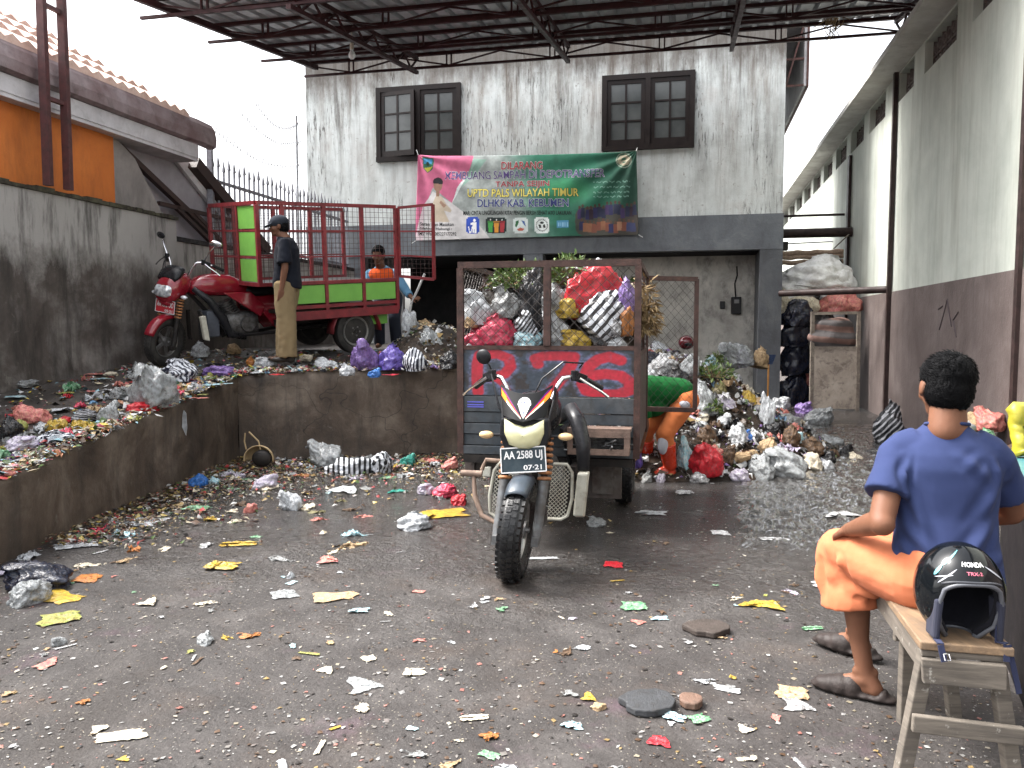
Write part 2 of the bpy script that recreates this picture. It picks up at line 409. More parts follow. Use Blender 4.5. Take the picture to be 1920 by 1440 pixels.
def gridwall(a,b,inn,nx,nz,ox=0):
    "front face with lumps, top rounded by wear"
    vs=[];fs=[];out=-inn
    for j in range(nz+3):
        for i in range(nx+1):
            p=a.lerp(b,i/nx); top=edge_z(p)+.02*N3(p.x*2.5,p.y*2.5,1)
            if j<=nz: z=-.1+(top+.1)*j/nz; d=.02*N3(p.x*2,p.y*2,z*2)+.01*N3(p.x*7,p.y*7,z*7); d-=.03*max(0,(j/nz-.94)/.06)
            else: z=top-.004*(j-nz); d=-.03-T*(j-nz)/2
            q=p+out*d; vs.append((q.x,q.y,z))
    for j in range(nz+2):
        for i in range(nx): k=j*(nx+1)+i; fs.append((k,k+1,k+nx+2,k+nx+1))
    wall.add(vs,fs)
gridwall(C0,C1,Vector((-1,.04,0)).normalized(),90,16); gridwall(C1,C2,Vector((-.22,.97,0)).normalized(),60,16)
rw=wall.build('retaining_wall',MRet,smooth='all'); tag(rw,'stained cracked concrete retaining wall holding up the littered platform behind the yard','retaining wall')
mb=MB(); nx,ny=70,90
for j in range(ny):
    for i in range(nx):
        y=.8+(15.2-.8)*j/(ny-1)
        if y<8.44: xr=-3.19+(y-1)*.039-.02
        else: xr=min(1.15,-2.9+(y-8.5)*4.45) if y<9.35 else 1.15
        xl=UV((0,0,0))[0]; xl=(-6.45+y*SA)/CA*1.0
        x=xl+(xr-xl)*i/(nx-1); mb.v.append(Vector((x,y,platz(y)-.012+.02*N3(x*1.7,y*1.7,5))))
for j in range(ny-1):
    for i in range(nx-1): a=j*nx+i; mb.f.append((a,a+1,a+nx+1,a+nx))
kind(mb.build('platform',MPlat,smooth='all'),'structure')

# ---- left: tall boundary wall
MLw=grime('boundary_concrete',(.028,.021,.017),(.075,.061,.053),(.22,.20,.185),vs=(1,1,.2),dark=.8,scale=1.1,lich=.3,crack=False)
t=thing('boundary_wall','tall mould-stained concrete boundary wall along the left side of the ramp','wall',W(-6.4,6,0))
nt_=MLw.node_tree; kk=NT.__new__(NT); kk.m=MLw; kk.t=nt_; kk.b=[n for n in nt_.nodes if n.type=='BSDF_PRINCIPLED'][0]; kk.tc=[n for n in nt_.nodes if n.type=='TEX_COORD'][0]
old=kk.b.inputs['Base Color'].links[0].from_socket; sp_=kk.n('SeparateXYZ'); kk.l(kk.tc.outputs['Object'],sp_.inputs[0])
hz_=kk.math('ADD',kk.math('MULTIPLY_ADD',sp_.outputs['Z'],.85,-1.66),kk.math('MULTIPLY_ADD',kk.noise(kk.mapping((1,1,.5)),1.8,7,.7,.4),1.2,-.6))
c1=kk.mix(kk.ramp(hz_,[(.02,0.0),(.30,.75)]),old,(.40,.38,.36)); c2=kk.mix(kk.ramp(kk.noise(kk.mapping((1,1,.14)),6,8,.72),[(.5,0.0),(.66,.8)]),c1,(.022,.018,.015)); kk.base(c2)
mb=MB(); nz=14; segs=40
for side in (0,):
    vs=[];fs=[]
    for j in range(nz+1):
        for i in range(segs+1):
            v=2.2+(8.95-2.2)*i/segs; z=-.2+(2.74+.2)*j/nz; u=-6.27+.012*N3(v*1.5,z*1.5,2)+(.012 if z<1.0+.11*(v-7) else 0); vs.append(W(u,v,z))
    for j in range(nz):
        for i in range(segs): k=j*(segs+1)+i; fs.append((k,k+1,k+segs+2,k+segs+1))
    mb.add(vs,fs)
mb.ubox(-6.5,-6.285,2.2,8.94,-.2,2.735); mb.build('wall_face',MLw,t,smooth='all',world=True)
mb=MB()
for i in range(60):
    v=2.3+i*.111; mb.ubox(-6.52,-6.24-.01*rnd.random(),v,v+.112,2.742,2.775+.02*rnd.random())
mb.build('coping',mat('mossy_coping',(.03,.025,.02),(.08,.075,.05),9,.9,bump=.6,lo=.4,hi=.6),t,world=True)
t=thing('back_boundary_wall','low dark continuation of the boundary wall behind the red cargo tricycle','wall',W(-6.5,10,0))
mb=MB(); mb.ubox(-6.6,-6.38,8.96,14.6,-.2,2.5); mb.build('wall_face',MLw,t,world=True)
mb=MB(); mb.ubox(-6.62,-6.36,8.96,14.6,2.503,2.56); mb.build('coping',mat('dark_coping',(.05,.045,.045),(.02,.02,.02),9,.9,bump=.4),t,world=True)
# moss tuft ledge
# ---- neighbour's house beyond the wall
MOr=grime('orange_plaster',(.4,.10,.015),(.5,.135,.02),(.56,.165,.03),dark=.35,scale=1.4,crack=False)
MBe=grime('grey_beige_plaster',(.14,.12,.115),(.24,.215,.2),(.32,.29,.27),dark=.45,scale=1.2,crack=False)
MWh=mat('faded_white_paint',(.55,.53,.54),(.4,.38,.39),3,.7,bump=.1,dirt=.4,dcol=(.2,.18,.17))
MDk=mat('dark_brown_paint',(.03,.017,.015),(.05,.03,.026),8,.5,bump=.15)
MRust=mat('rusty_paint',(.10,.03,.022),(.045,.02,.016),14,.65,bump=.3,dirt=.5)
t=thing('neighbour_house','orange walled neighbouring house with a white fascia and curved tile roof, behind the boundary wall','house',W(-6.6,6,2.7))
mb=MB(); mb.prism([W(-6.42,1,2.7),W(-6.42,8.05,2.7),W(-6.42,8.05,3.62),W(-6.42,1,3.62)],W(-.25,0,0)); mb.build('orange_wall',MOr,t,world=True)
mb=MB(); mb.prism([W(-6.45,8.053,2.5),W(-6.45,9.2,2.5),W(-6.45,8.45,3.4),W(-6.45,8.053,3.62)],W(-.25,0,0)); mb.build('gable_wall',MBe,t,world=True)
mb=MB(); mb.prism([W(-6.62,8.1,3.72),W(-6.62,9.5,3.72),W(-6.62,11.3,2.6),W(-6.62,8.9,2.6)],W(-.2,0,0)); mb.build('soffit_panel',mat('grey_soffit',(.3,.28,.3),(.24,.22,.24),4,.7),t,world=True)
mb=MB(); mb.prism([W(-6.55,9.3,3.62),W(-6.55,9.62,3.62),W(-6.55,11.4,2.66),W(-6.55,10.9,2.66)],W(-.05,0,0)); mb.build('barge_board',MWh,t,world=True)
mb=MB(); mb.bar(W(-6.5,8.25,3.5),W(-6.5,10.4,2.55),.07); mb.bar(W(-6.48,8.9,2.95),W(-6.48,10.5,2.95),.05); mb.bar(W(-6.48,9.25,2.95),W(-6.48,10.6,2.3),.05); mb.bar(W(-6.48,9.6,2.95),W(-6.48,10.9,2.3),.05); mb.bar(W(-6.5,9.66,3.6),W(-6.5,11.5,2.6),.16)
mb.build('brace',MDk,t,world=True)
mb=MB(); mb.ubox(-6.34,-6.27,1,9.45,3.6,3.77); mb.ubox(-6.75,-6.28,1,9.45,3.56,3.6); mb.build('fascia',MWh,t,world=True)
# rounded dark eave of old roofing above the fascia
mb=MB(); prof=[(-6.245,3.775),(-6.20,3.80),(-6.19,3.90),(-6.215,4.02),(-6.26,4.09),(-6.32,4.10),(-6.34,3.95),(-6.32,3.78)]
secs=26
vs=[W(u,1+8.75*i/secs,z+ (.012*N3(i*.7,u*3,1))) for i in range(secs+1) for (u,z) in prof]; L=len(prof)
fs=[(i*L+k,i*L+(k+1)%L,(i+1)*L+(k+1)%L,(i+1)*L+k) for i in range(secs) for k in range(L)]+[tuple(range(L)),tuple(secs*L+k for k in range(L))[::-1]]
mb.add(vs,fs); mb.build('eave',mat('weathered_eave',(.15,.095,.095),(.27,.22,.225),2.5,.8,bump=.4,dirt=.45),t,world=True)
# tiled roof pitch rising away from the wall
mb=MB(); rows,cols=12,46
for r in range(rows):
    for c in range(cols):
        v0=1+8.6*c/cols; v1=v0+8.6/cols*1.02
        u0=-6.24-.3*r; z0=4.07+.2*r; u1=u0-.33; z1=z0+.2
        m=(v0+v1)/2
        if v0>9.2-r*.42: continue
        mb.add([W(u0,v0,z0+.035),W(u0,m,z0+.085),W(u0,v1,z0+.035),W(u1,v0,z1),W(u1,m,z1+.045),W(u1,v1,z1),W(u0,v0,z0-.01),W(u0,v1,z0-.01)],[(0,1,4,3),(1,2,5,4),(0,6,7,2,1)])
mb.build('tile_roof',mat('clay_tile',(.62,.45,.38),(.5,.33,.27),8,.6,dirt=.25),t,world=True)

# ---- posts of the shed standing on the boundary wall
MPost=mat('red_oxide_steel',(.085,.022,.022),(.045,.016,.016),12,.55,bump=.2,dirt=.3)
t=thing('shed_post','pair of thin dark red steel posts tied together, standing on the boundary wall','post',W(-6.25,6.85,2.76))
mb=MB(); mb.bar(W(-6.1,6.72,2.78),W(-6.1,6.72,4.93),.07); mb.build('post',MPost,t,world=True)
mb=MB(); mb.bar(W(-6.1,6.98,2.78),W(-6.1,6.98,4.96),.07); mb.build('post',MPost,t,world=True)
mb=MB()
for z in (3.62,4.5):
    mb=MB(); mb.bar(W(-6.1,6.755,z),W(-6.1,6.945,z),.04); mb.build('tie',MPost,t,world=True)

# ---- spear fence behind the red tricycle
MFe=mat('hazed_fence_iron',(.24,.24,.27),(.14,.14,.16),12,.5,bump=.1)  # iron paled, so haze from the bright sky sits in its colour
t=thing('spear_fence','tall iron fence of spear-topped bars behind the red cargo tricycle, against the white sky','fence',W(-6.55,10.2,2.5))
mb=MB()
for z in (2.62,3.45): mb.bar(W(-6.5,10.1,z),W(-6.5,14.6,z),.04)
mb.build('rail',MFe,t,world=True)
for i in range(34):
    v=10.12+i*.135; h=3.8+.03*math.sin(i*2.3); mb=MB(); mb.bar(W(-6.5,v,2.56),W(-6.5,v,h-.16),.026)
    mb.hexa([W(-6.515,v-.03,h-.16),W(-6.485,v-.03,h-.16),W(-6.485,v+.03,h-.16),W(-6.515,v+.03,h-.16),W(-6.502,v-.003,h),W(-6.498,v-.003,h),W(-6.498,v+.003,h),W(-6.502,v+.003,h)])
    mb.build('bar',MFe,t,world=True)
for i,(v,h0) in enumerate(((10.1,0),)):
    mb=MB(); mb.bar(W(-6.5,10.06,2.56),W(-6.5,10.06,3.98),.07); mb.build('fence_post',MFe,t,world=True)
t=thing('barbed_wire','strands of barbed wire strung high above the spear fence','barbed wire',W(-6.5,10.1,4.2))
mb=MB()
for z,a,b in ((4.15,10.2,12.7),(4.55,10.9,12.7),(4.8,11.3,12.6)):
    pts=[W(-6.5,a+(b-a)*i/14,z-.18*math.sin(PI*i/14)) for i in range(15)]; mb.tube(pts,.004,4)
    for i in range(30):
        q=pts[i//2].lerp(pts[min(14,i//2+1)],(i%2)/2); mb.bar(q+Vector((0,0,-.05)),q+Vector((.02,.02,.05)),.012)
mb.build('strand',mat('pale_wire',(.42,.42,.44),None,9,.6),t,world=True)
o=MB(); o.tube([W(-6.4,12.4,2.5),W(-6.4,12.4,4.9)],.02,8); tag(o.build('pole',mat('pale_pipe',(.5,.52,.55),None,9,.5),smooth=True),'thin pale pole rising above the spear fence left of the depot building','pole')

# ---- depot building facade
def facade_mat():
    k=NT('stained_whitewash'); v=k.mapping((1,1,1)); vz=k.mapping((1,1,.07)); vz2=k.mapping((1,1,.16),loc=(3,2,0))
    f=k.noise(v,1.6,8,.65,.3); col=k.ramp(f,[(.3,(.40,.42,.41)),(.55,(.56,.59,.58)),(.75,(.47,.46,.44))])
    sp=k.n('SeparateXYZ'); k.l(k.tc.outputs['Object'],sp.inputs[0])
    up=k.ramp(k.math('MULTIPLY_ADD',sp.outputs['Z'],.33,-1.2),[(.05,.25),(.85,1.0)])   # stain running down from the eave
    st=k.noise(vz,9,9,.72,.15); sm=k.ramp(st,[(.46,0.0),(.58,1.0)])
    reg=k.ramp(k.noise(k.mapping((1,1,.4)),.75,4,.6,.2),[(.38,0.0),(.56,1.0)])
    m=k.math('MULTIPLY',k.math('MULTIPLY',sm,reg),up); col=k.mix(k.math('MULTIPLY',m,.85),col,(.06,.045,.035))
    st2=k.noise(vz2,4,7,.7); col=k.mix(k.math('MULTIPLY',k.ramp(st2,[(.48,0.0),(.68,.75)]),up),col,(.17,.13,.1))
    pe=k.noise(v,13,9,.75,.6); col=k.mix(k.ramp(pe,[(.6,0.0),(.66,.65)]),col,(.14,.11,.09))
    pf=k.noise(v,45,6,.8); col=k.mix(k.ramp(pf,[(.62,0.0),(.68,.5)]),col,(.12,.1,.09))
    dsh=k.noise(k.mapping((1,1,.10)),30,7,.75,.1); dm=k.math('MULTIPLY',k.ramp(dsh,[(.54,0.0),(.6,.9)]),k.ramp(k.noise(k.mapping((1,1,.6),loc=(2,5,1)),1.1,4,.6),[(.46,0.0),(.6,1.0)])); col=k.mix(dm,col,(.05,.045,.04))
    tp=k.ramp(k.math('ADD',k.math('MULTIPLY_ADD',sp.outputs['Z'],.8,-4.55),k.math('MULTIPLY_ADD',k.noise(k.mapping((1,1,.5)),2.2,7,.7),1.3,-.65)),[(.0,0.0),(.5,.85)]); col=k.mix(tp,col,(.07,.055,.045))
    k.base(col); k.put('Roughness',.85); k.put('Normal',k.bump(pe,.4,.01,k.bump(k.noise(v,50,5,.7),.5,.006))); return k.m
MFac=facade_mat()
MBand=grime('slate_grey_paint',(.075,.082,.095),(.105,.115,.13),(.145,.155,.165),dark=.3,scale=2,crack=False,rough=.6,lich=.15)
MPill=grime('dark_grey_paint',(.05,.052,.06),(.075,.08,.09),(.11,.115,.12),dark=.45,scale=2,crack=False,rough=.6)
MInn=grime('dirty_inner_plaster',(.26,.24,.22),(.45,.43,.39),(.58,.55,.50),vs=(1,1,.6),dark=.6,scale=1.7,crack=False)
MBlk=mat('shade_and_cable_black',(.012,.012,.014),(.03,.028,.028),3,.9)  # near-black stands in for indoor darkness; the meter cable shares it
V0=14.7; UL,UR=-7.38,1.54
bld=thing('depot_building','stained white two-storey depot building with a grey lower band, closing the back of the yard','building',W(0,V0,0))
wins=[(-5.91,-4.23,4.57,5.96),(-1.60,.03,4.57,5.90)]
mb=MB(); z0,z1=3.38,6.9
xs=[UL]; 
for a,b,c,d in wins: xs+= [a+.05,b-.05]
xs.append(UR)
for i in range(len(xs)-1):
    a,b=xs[i],xs[i+1]
    if i%2==0: mb.ubox(a,b,V0,V0+.2,z0,z1)
    else:
        c,d=wins[i//2][2]+.05,wins[i//2][3]-.05; mb.ubox(a,b,V0,V0+.2,z0,c); mb.ubox(a,b,V0,V0+.2,d,z1)
mb.build('upper_wall',MFac,bld,world=True)
mb=MB(); mb.ubox(UR-.2,UR-.003,V0+.2,V0+4,z0,z1-.01); mb.build('side_wall',MFac,bld,world=True)
mb=MB(); mb.ubox(UL+.003,UL+.2,V0+.2,V0+4,0,z1-.01); mb.build('side_wall',MFac,bld,world=True)
mb=MB(); mb.ubox(UL-.01,UR+.015,V0-.05,V0+.2,2.77,3.379); mb.build('band',MBand,bld,world=True)
mb=MB(); mb.ubox(1.17,UR+.012,V0-.045,V0+.35,0,2.768); mb.build('pillar',MPill,bld,world=True)
mb=MB(); mb.ubox(-3.04,-2.67,V0-.04,V0+.3,1.0,2.768); mb.build('pillar',MBand,bld,world=True)
mb=MB(); mb.ubox(UL-.008,-6.2,V0-.03,V0+.2,1.0,2.768); mb.build('pillar',MBand,bld,world=True)
mb=MB(); mb.ubox(.0,1.168,V0+.9,V0+1.1,0,2.75); mb.ubox(-2.665,.0,V0+.9,V0+1.1,0,2.75); mb.build('recess_wall',MInn,bld,world=True)
mb=MB(); mb.ubox(1.168,1.3,V0+.351,V0+1.1,0,2.75); mb.ubox(1.3,UR+.005,V0+.351,V0+4,0,3.37); mb.build('recess_side_wall',MPill,bld,world=True)
mb=MB(); mb.ubox(-6.19,-2.67,V0+2.6,V0+2.8,.9,2.75); mb.ubox(-2.665,-2.6,V0+1.1,V0+2.6,.9,2.75); mb.build('deep_wall',MBlk,bld,world=True)
mb=MB(); mb.ubox(UL+.2,UR-.2,V0+.2,V0+2.8,2.76,2.95); mb.build('ceiling',MBlk,bld,world=True)
mb=MB(); mb.ubox(-6.19,-5.6,V0+.5,V0+.62,1.0,2.2); mb.build('low_partition',MWh,bld,world=True)
mb=MB(); mb.ubox(UL+.21,UR-.21,V0+2.81,V0+2.9,2.95,6.85); mb.build('rear_wall',MBlk,bld,world=True)
mb=MB(); mb.ubox(UL,UR,V0+.2,V0+4,6.86,6.95); mb.build('flat_roof',MPill,bld,world=True)
MFr=mat('dark_stained_timber',(.009,.006,.006),(.014,.009,.008),10,.5,bump=.25)
k=NT('frosted_pane'); f=k.noise(k.mapping((1,1,1)),2,5,.6); k.base(k.ramp(f,[(.3,(.045,.05,.05)),(.7,(.085,.09,.088))])); k.put('Roughness',.22); MPane=k.m
for wi,(a,b,c,d) in enumerate(wins):
    fr=MB(); F=.09
    fr.ubox(a,b,V0-.05,V0+.12,d-F,d); fr.ubox(a,b,V0-.07,V0+.12,c,c+F); fr.ubox(a,a+F,V0-.05,V0+.12,c+F,d-F); fr.ubox(b-F,b,V0-.05,V0+.12,c+F,d-F)
    m=(a+b)/2; fr.ubox(m-.045,m+.045,V0-.05,V0+.12,c+F,d-F)
    win=fr.build('window',MFr,bld,world=True)
    for si,(p,q) in enumerate(((a+F,m-.045),(m+.045,b-F))):
        s=MB(); S=.075; zz0,zz1=c+F,d-F; op=.10 if (wi==0 and si==0) else 0
        def ub(u0,u1,v0,v1,z0,z1):  # swung a little open about its left edge
            P=[]
            for z in (z0,z1):
                for (uu,vv) in ((u0,v0),(u1,v0),(u1,v1),(u0,v1)):
                    P.append(W(uu,vv-op*(uu-p)/(q-p),z))
            s.hexa(P)
        vf=V0-.03
        ub(p+.003,q-.003,vf,vf+.05,zz0+.003,zz0+S+.03); ub(p+.003,q-.003,vf,vf+.05,zz1-S,zz1-.003)
        ub(p+.003,p+S,vf,vf+.05,zz0+S+.03,zz1-S); ub(q-S,q-.003,vf,vf+.05,zz0+S+.03,zz1-S)
        mm=(p+q)/2; ub(mm-.018,mm+.018,vf+.003,vf+.045,zz0+S+.03,zz1-S)
        for t3 in (1,2):
            zc=zz0+S+.03+(zz1-S-zz0-S-.03)*t3/3
            ub(p+S,mm-.018,vf+.004,vf+.044,zc-.016,zc+.016); ub(mm+.018,q-S,vf+.004,vf+.044,zc-.016,zc+.016)
        g=s.build('casement',MFr,win); g.parent=win; g.matrix_parent_inverse=Matrix.Identity(4)
        g.data.transform(Matrix.Translation(-bld.location))
        s=MB(); ub(p+S-.01,q-S+.01,vf+.018,vf+.024,zz0+S+.02,zz1-S+.01)
        g=s.build('pane',MPane,win); g.data.transform(Matrix.Translation(-bld.location))
# side eave of the upper storey seen in the gap to the right
mb=MB(); mb.ubox(UR,UR+.36,V0+.3,V0+3.9,6.75,6.8); mb.ubox(UR+.33,UR+.37,V0+.3,V0+3.9,5.6,6.748); mb.build('side_awning',MWh,bld,world=True)
mb=MB()
for z in (5.6,6.05,6.4): mb.ubox(UR,UR+.33,V0+.29,V0+.33,z,z+.035)
mb.bar(W(UR+.03,V0+.28,5.6),W(UR+.33,V0+.28,6.7),.03); mb.ubox(UR+.372,UR+.41,V0+.28,V0+3.9,5.58,6.82); mb.build('awning_frame',MRust,bld,world=True)
# electricity meter and switch on the recess wall
def box_thing(name,label,cat,u,v,z,w,h,d,m,parts=()):
    t=thing(name,label,cat,W(u,v,z)); return t
q=onv(1380,572,V0+.9); t=thing('electricity_meter','black electricity meter box with a cable on the inner wall of the depot','meter',W(q[0],q[1],q[2]))
mb=MB(); mb.ubox(q[0]-.09,q[0]+.09,q[1]-.1,q[1]-.002,q[2]-.17,q[2]+.15); mb.build('case',mat('black_meter',(.01,.01,.012),None,9,.35),t,world=True,bevel=.01)
mb=MB(); mb.ubox(q[0]-.04,q[0]+.05,q[1]-.108,q[1]-.101,q[2]+.03,q[2]+.10); mb.build('window',mat('meter_glass',(.2,.2,.2),None,9,.15),t,world=True)
mb=MB(); mb.tube([W(q[0]-.01,q[1]-.02,q[2]+.15),W(q[0]-.03,q[1]-.02,q[2]+.4),W(q[0]+.01,q[1]-.02,q[2]+.55),W(q[0],q[1]-.02,q[2]+.72)],.012,6); mb.build('cable',MBlk,t,world=True)
q=onv(1355,572,V0+.9); t=MB(); t.ubox(q[0]-.05,q[0]+.04,q[1]-.04,q[1]-.002,q[2]-.07,q[2]+.07); tag(t.build('switch_box',mat('dark_switch',(.02,.02,.022),None,9,.4),bevel=.006),'small dark switch box left of the electricity meter','switch box')

# ---- right: long warehouse wall with vents
def rwall_mat():
    k=NT('pale_green_wall'); v=k.mapping((1,1,1)); vz=k.mapping((1,1,.09)); 
    f=k.noise(v,.9,7,.65,.3); col=k.ramp(f,[(.3,(.39,.42,.375)),(.55,(.51,.535,.48)),(.75,(.57,.58,.52))])
    st=k.noise(vz,3.2,9,.7,.1); col=k.mix(k.ramp(st,[(.48,0.0),(.7,.5)]),col,(.20,.19,.15))
    pe=k.noise(v,20,8,.75,.4); col=k.mix(k.ramp(pe,[(.64,0.0),(.72,.45)]),col,(.15,.14,.12))
    k.base(col); k.put('Roughness',.8); k.put('Normal',k.bump(pe,.25,.008)); return k.m
MRw=rwall_mat()
MDado=grime('purple_brown_dado',(.095,.072,.066),(.135,.105,.097),(.19,.155,.145),vs=(1,1,.12),dark=.35,scale=1.6,crack=False,lich=.3)
UW=2.99
wh=thing('warehouse','long pale green warehouse wall with purple-brown dado and high vents, along the right side','building',W(UW,8,0))
vents=[(10.49,11.81)]+[(12.33,13.15)]+[(14.0+i*1.62,15.18+i*1.62) for i in range(12)]
vents=[(8.7,9.95)]+vents
mb=MB(); zt=5.2; vz0,vz1=4.76,5.17
seg=[0.2]; 
for a,b in vents: seg+=[a,b]
seg.append(45)
for i in range(len(seg)-1):
    a,b=seg[i],seg[i+1]
    if i%2==0: mb.ubox(UW,UW+.25,a,b,1.95,zt)
    else: mb.ubox(UW,UW+.25,a,b,1.95,vz0); mb.ubox(UW,UW+.25,a,b,vz1,zt)
mb.build('upper_wall',MRw,wh,world=True)
mb=MB(); mb.ubox(UW-.012,UW+.25,.2,45,-.1,1.949); mb.build('dado',MDado,wh,world=True)
MVent=mat('breeze_block',(.16,.13,.12),(.09,.07,.065),9,.85,bump=.3)
for a,b in vents:
    mb=MB(); n=max(3,round((b-a)/.2)); s=(b-a)/n
    mb.ubox(UW+.2,UW+.22,a,b,vz0,vz1)
    for i in range(n+1): mb.ubox(UW+.1,UW+.16,a+s*i-.012,a+s*i+.012,vz0+.002,vz1-.002)
    for i in range(n):
        for zz in (0,1):
            c=W(UW+.12,a+s*(i+.5),vz0+.1+.2*zz); mb.torus(c,W(1,0,0),.06,.02,12,6)
    mb.ubox(UW+.1,UW+.155,a,b,vz0+.19,vz0+.215)
    mb.build('vent',MVent,wh,world=True)
mb=MB(); mb.ubox(2.6,3.3,.2,45,5.202,5.28); mb.build('eave_slab',mat('eave_concrete',(.62,.61,.57),(.46,.44,.40),2.2,.85,bump=.2,dirt=.3,dcol=(.16,.14,.12)),wh,world=True)
MPipe=mat('dark_brown_pipe',(.05,.03,.028),(.025,.017,.016),9,.5,bump=.2,dirt=.4)
mb=MB(); mb.ubox(UW-.07,UW-.0125,13.15,13.23,0,5.2); mb.build('downpipe',MPipe,wh,world=True)
mb=MB(); mb.ubox(UW-.05,UW-.0125,8.25,8.33,0,5.2); mb.build('downpipe',MPipe,wh,world=True)
mb=MB(); mb.ubox(UW-.06,UW-.0125,16.6,16.75,0,4.7); mb.build('downpipe',MPipe,wh,world=True)
# scrawl on the dado
mb=MB(); P=lambda px,py: W(UW-.016,*onu(px,py,UW)[1:])
for pts in ([(1764,618),(1772,590),(1779,562),(1783,590),(1787,612)],[(1796,632),(1790,600),(1800,585)],[(1762,580),(1770,574)]):
    mb.tube([P(*p) for p in pts],.009,5)
tag(mb.build('scrawl',mat('black_scrawl',(.075,.055,.06),None,9,.8)),'black scrawled marks on the purple-brown dado of the warehouse wall','graffiti')

# ---- pipes across the alley
def pipe(label,a,b,r,name='cross_pipe',m=None): 
    mb=MB(); mb.tube([a,b],r,14); return tag(mb.build(name,m or MPipe,smooth=True),label,'pipe')
pipe('thick rusty pipe across the alley mouth at shoulder height, in front of the sacks',W(1.5,14.45,1.99),W(2.97,13.3,1.99),.055)
pipe('heavy dark beam high across the alley above the sacks',W(1.5,16.4,3.22),W(2.98,16.4,3.22),.09,'cross_beam')
pipe('thin bar across the alley above the heavy beam',W(1.5,17.2,3.66),W(2.98,17.2,3.66),.025,'cross_bar')
pipe('thin pale rod across the alley just below the heavy beam, upper of two',W(1.5,18.5,3.22),W(2.98,18.5,3.26),.015,'cross_bar',mat('pale_rod',(.3,.3,.32),None,9,.5))
pipe('thin pale rod across the alley just above the roll of mats, lower of two',W(1.5,19.5,3.12),W(2.98,19.5,3.14),.015,'cross_bar',bpy.data.materials['pale_rod'])

# ---- open shed roof: corrugated sheets on steel joists
def rz(v): return 5.88-.137*(12.95-v)
MSheet=mat('galvanised_sheet',(.42,.44,.46),(.32,.33,.35),1.6,.45,.3,bump=.1,dirt=.3)
MSteel=mat('dark_red_steel',(.045,.014,.016),(.028,.012,.012),10,.5,bump=.15)
t=thing('shed_roof','open-sided shed roof of corrugated grey sheets on a dark red steel lattice, over the back of the yard','shed roof',W(-2,10,5.4))
mb=MB(); u=-6.5; prof=[]
while u<3.55:
    prof+=[(u,0),(u+.14,0),(u+.16,.06),(u+.22,.06),(u+.24,0)]; u+=.24+.0
vs=[];fs=[];L=len(prof); vv=[8.4,10,12,13.15]
for j,v in enumerate(vv):
    for (uu,zz) in prof: vs.append(W(uu,v,rz(v)+.06+zz))
for j in range(len(vv)-1):
    for i in range(L-1): a=j*L+i; fs.append((a,a+1,a+L+1,a+L))
mb.add(vs,fs); ob=mb.build('roof_sheet',MSheet,t,world=True); s=ob.modifiers.new('s','SOLIDIFY'); s.thickness=.002
def joist_u(v,lattice=True,u0=-6.5,u1=2.95):
    z=rz(v); mb=MB(); mb.ubox(u0,u1,v-.025,v+.025,z+.005,z+.055)
    if lattice:
        mb.ubox(u0,u1,v-.02,v+.02,z-.2,z-.165); k=u0; up=0
        n=round((u1-u0)/.84); st=(u1-u0)/n
        for i in range(n):
            a=u0+i*st
            mb.bar(W(a,v,z-.17) if i%2 else W(a,v,z),W(a+st,v,z) if i%2 else W(a+st,v,z-.17),.022)
            if i%2: mb.ubox(a-.05,a-.03,v-.016,v+.016,z-.165,z+.005); mb.ubox(a+.03,a+.05,v-.016,v+.016,z-.165,z+.005)
    mb.build('joist' if lattice else 'purlin',MSteel,t,world=True)
for v in (12.92,11.5,10.1,8.7): joist_u(v,True)
for v in (12.2,10.8,9.4): joist_u(v,False)
for uu in (-4.46,-1.94,.553,2.86):
    mb=MB(); a,b=8.5,12.88; mb.hexa([W(uu-.03,a,rz(a)-.29),W(uu+.03,a,rz(a)-.29),W(uu+.03,b,rz(b)-.29),W(uu-.03,b,rz(b)-.29),W(uu-.03,a,rz(a)-.235),W(uu+.03,a,rz(a)-.235),W(uu+.03,b,rz(b)-.235),W(uu-.03,b,rz(b)-.235)])
    mb.hexa([W(uu-.03,a,rz(a)-.06),W(uu+.03,a,rz(a)-.06),W(uu+.03,b,rz(b)-.06),W(uu-.03,b,rz(b)-.06),W(uu-.03,a,rz(a)-.0),W(uu+.03,a,rz(a)-.0),W(uu+.03,b,rz(b)-.0),W(uu-.03,b,rz(b)-.0)])
    n=14
    for i in range(n):
        p=a+(b-a)*i/n; q=a+(b-a)*(i+1)/n
        mb.bar(W(uu,p,rz(p)-(.24 if i%2 else .05)),W(uu,q,rz(q)-(.05 if i%2 else .24)),.025)
    mb.build('truss',MSteel,t,world=True)
mb=MB(); mb.hexa([W(-6.28,6.6,rz(6.6)-.1),W(-6.22,6.6,rz(6.6)-.1),W(-6.22,12.88,rz(12.88)-.1),W(-6.28,12.88,rz(12.88)-.1),W(-6.28,6.6,rz(6.6)-.02),W(-6.22,6.6,rz(6.6)-.02),W(-6.22,12.88,rz(12.88)-.02),W(-6.28,12.88,rz(12.88)-.02)]); mb.build('edge_beam',MSteel,t,world=True)
# bulb
q=aty(660,70,11.6); t2=thing('light_bulb','unlit white bulb hanging from the shed roof left of centre','light bulb',aty(660,103,11.6))
zz=t2.location.z
mb=MB(); mb.lathe(t2.location,(0,0,1),[(-.06,.001),(-.055,.025),(-.03,.045),(0,.05),(.03,.04),(.06,.022),(.075,.02)],18); mb.build('glass',mat('bulb_glass',(.75,.77,.8),None,9,.2),t2,smooth=True,world=True)
mb=MB(); mb.tube([t2.location+Vector((0,0,.075)),t2.location+Vector((0,0,.16))],.028,12); mb.tube([t2.location+Vector((0,0,.16)),t2.location+Vector((0,0,.42))],.008,6); mb.build('socket',mat('white_socket',(.55,.5,.42),None,9,.5),t2,smooth=True,world=True)
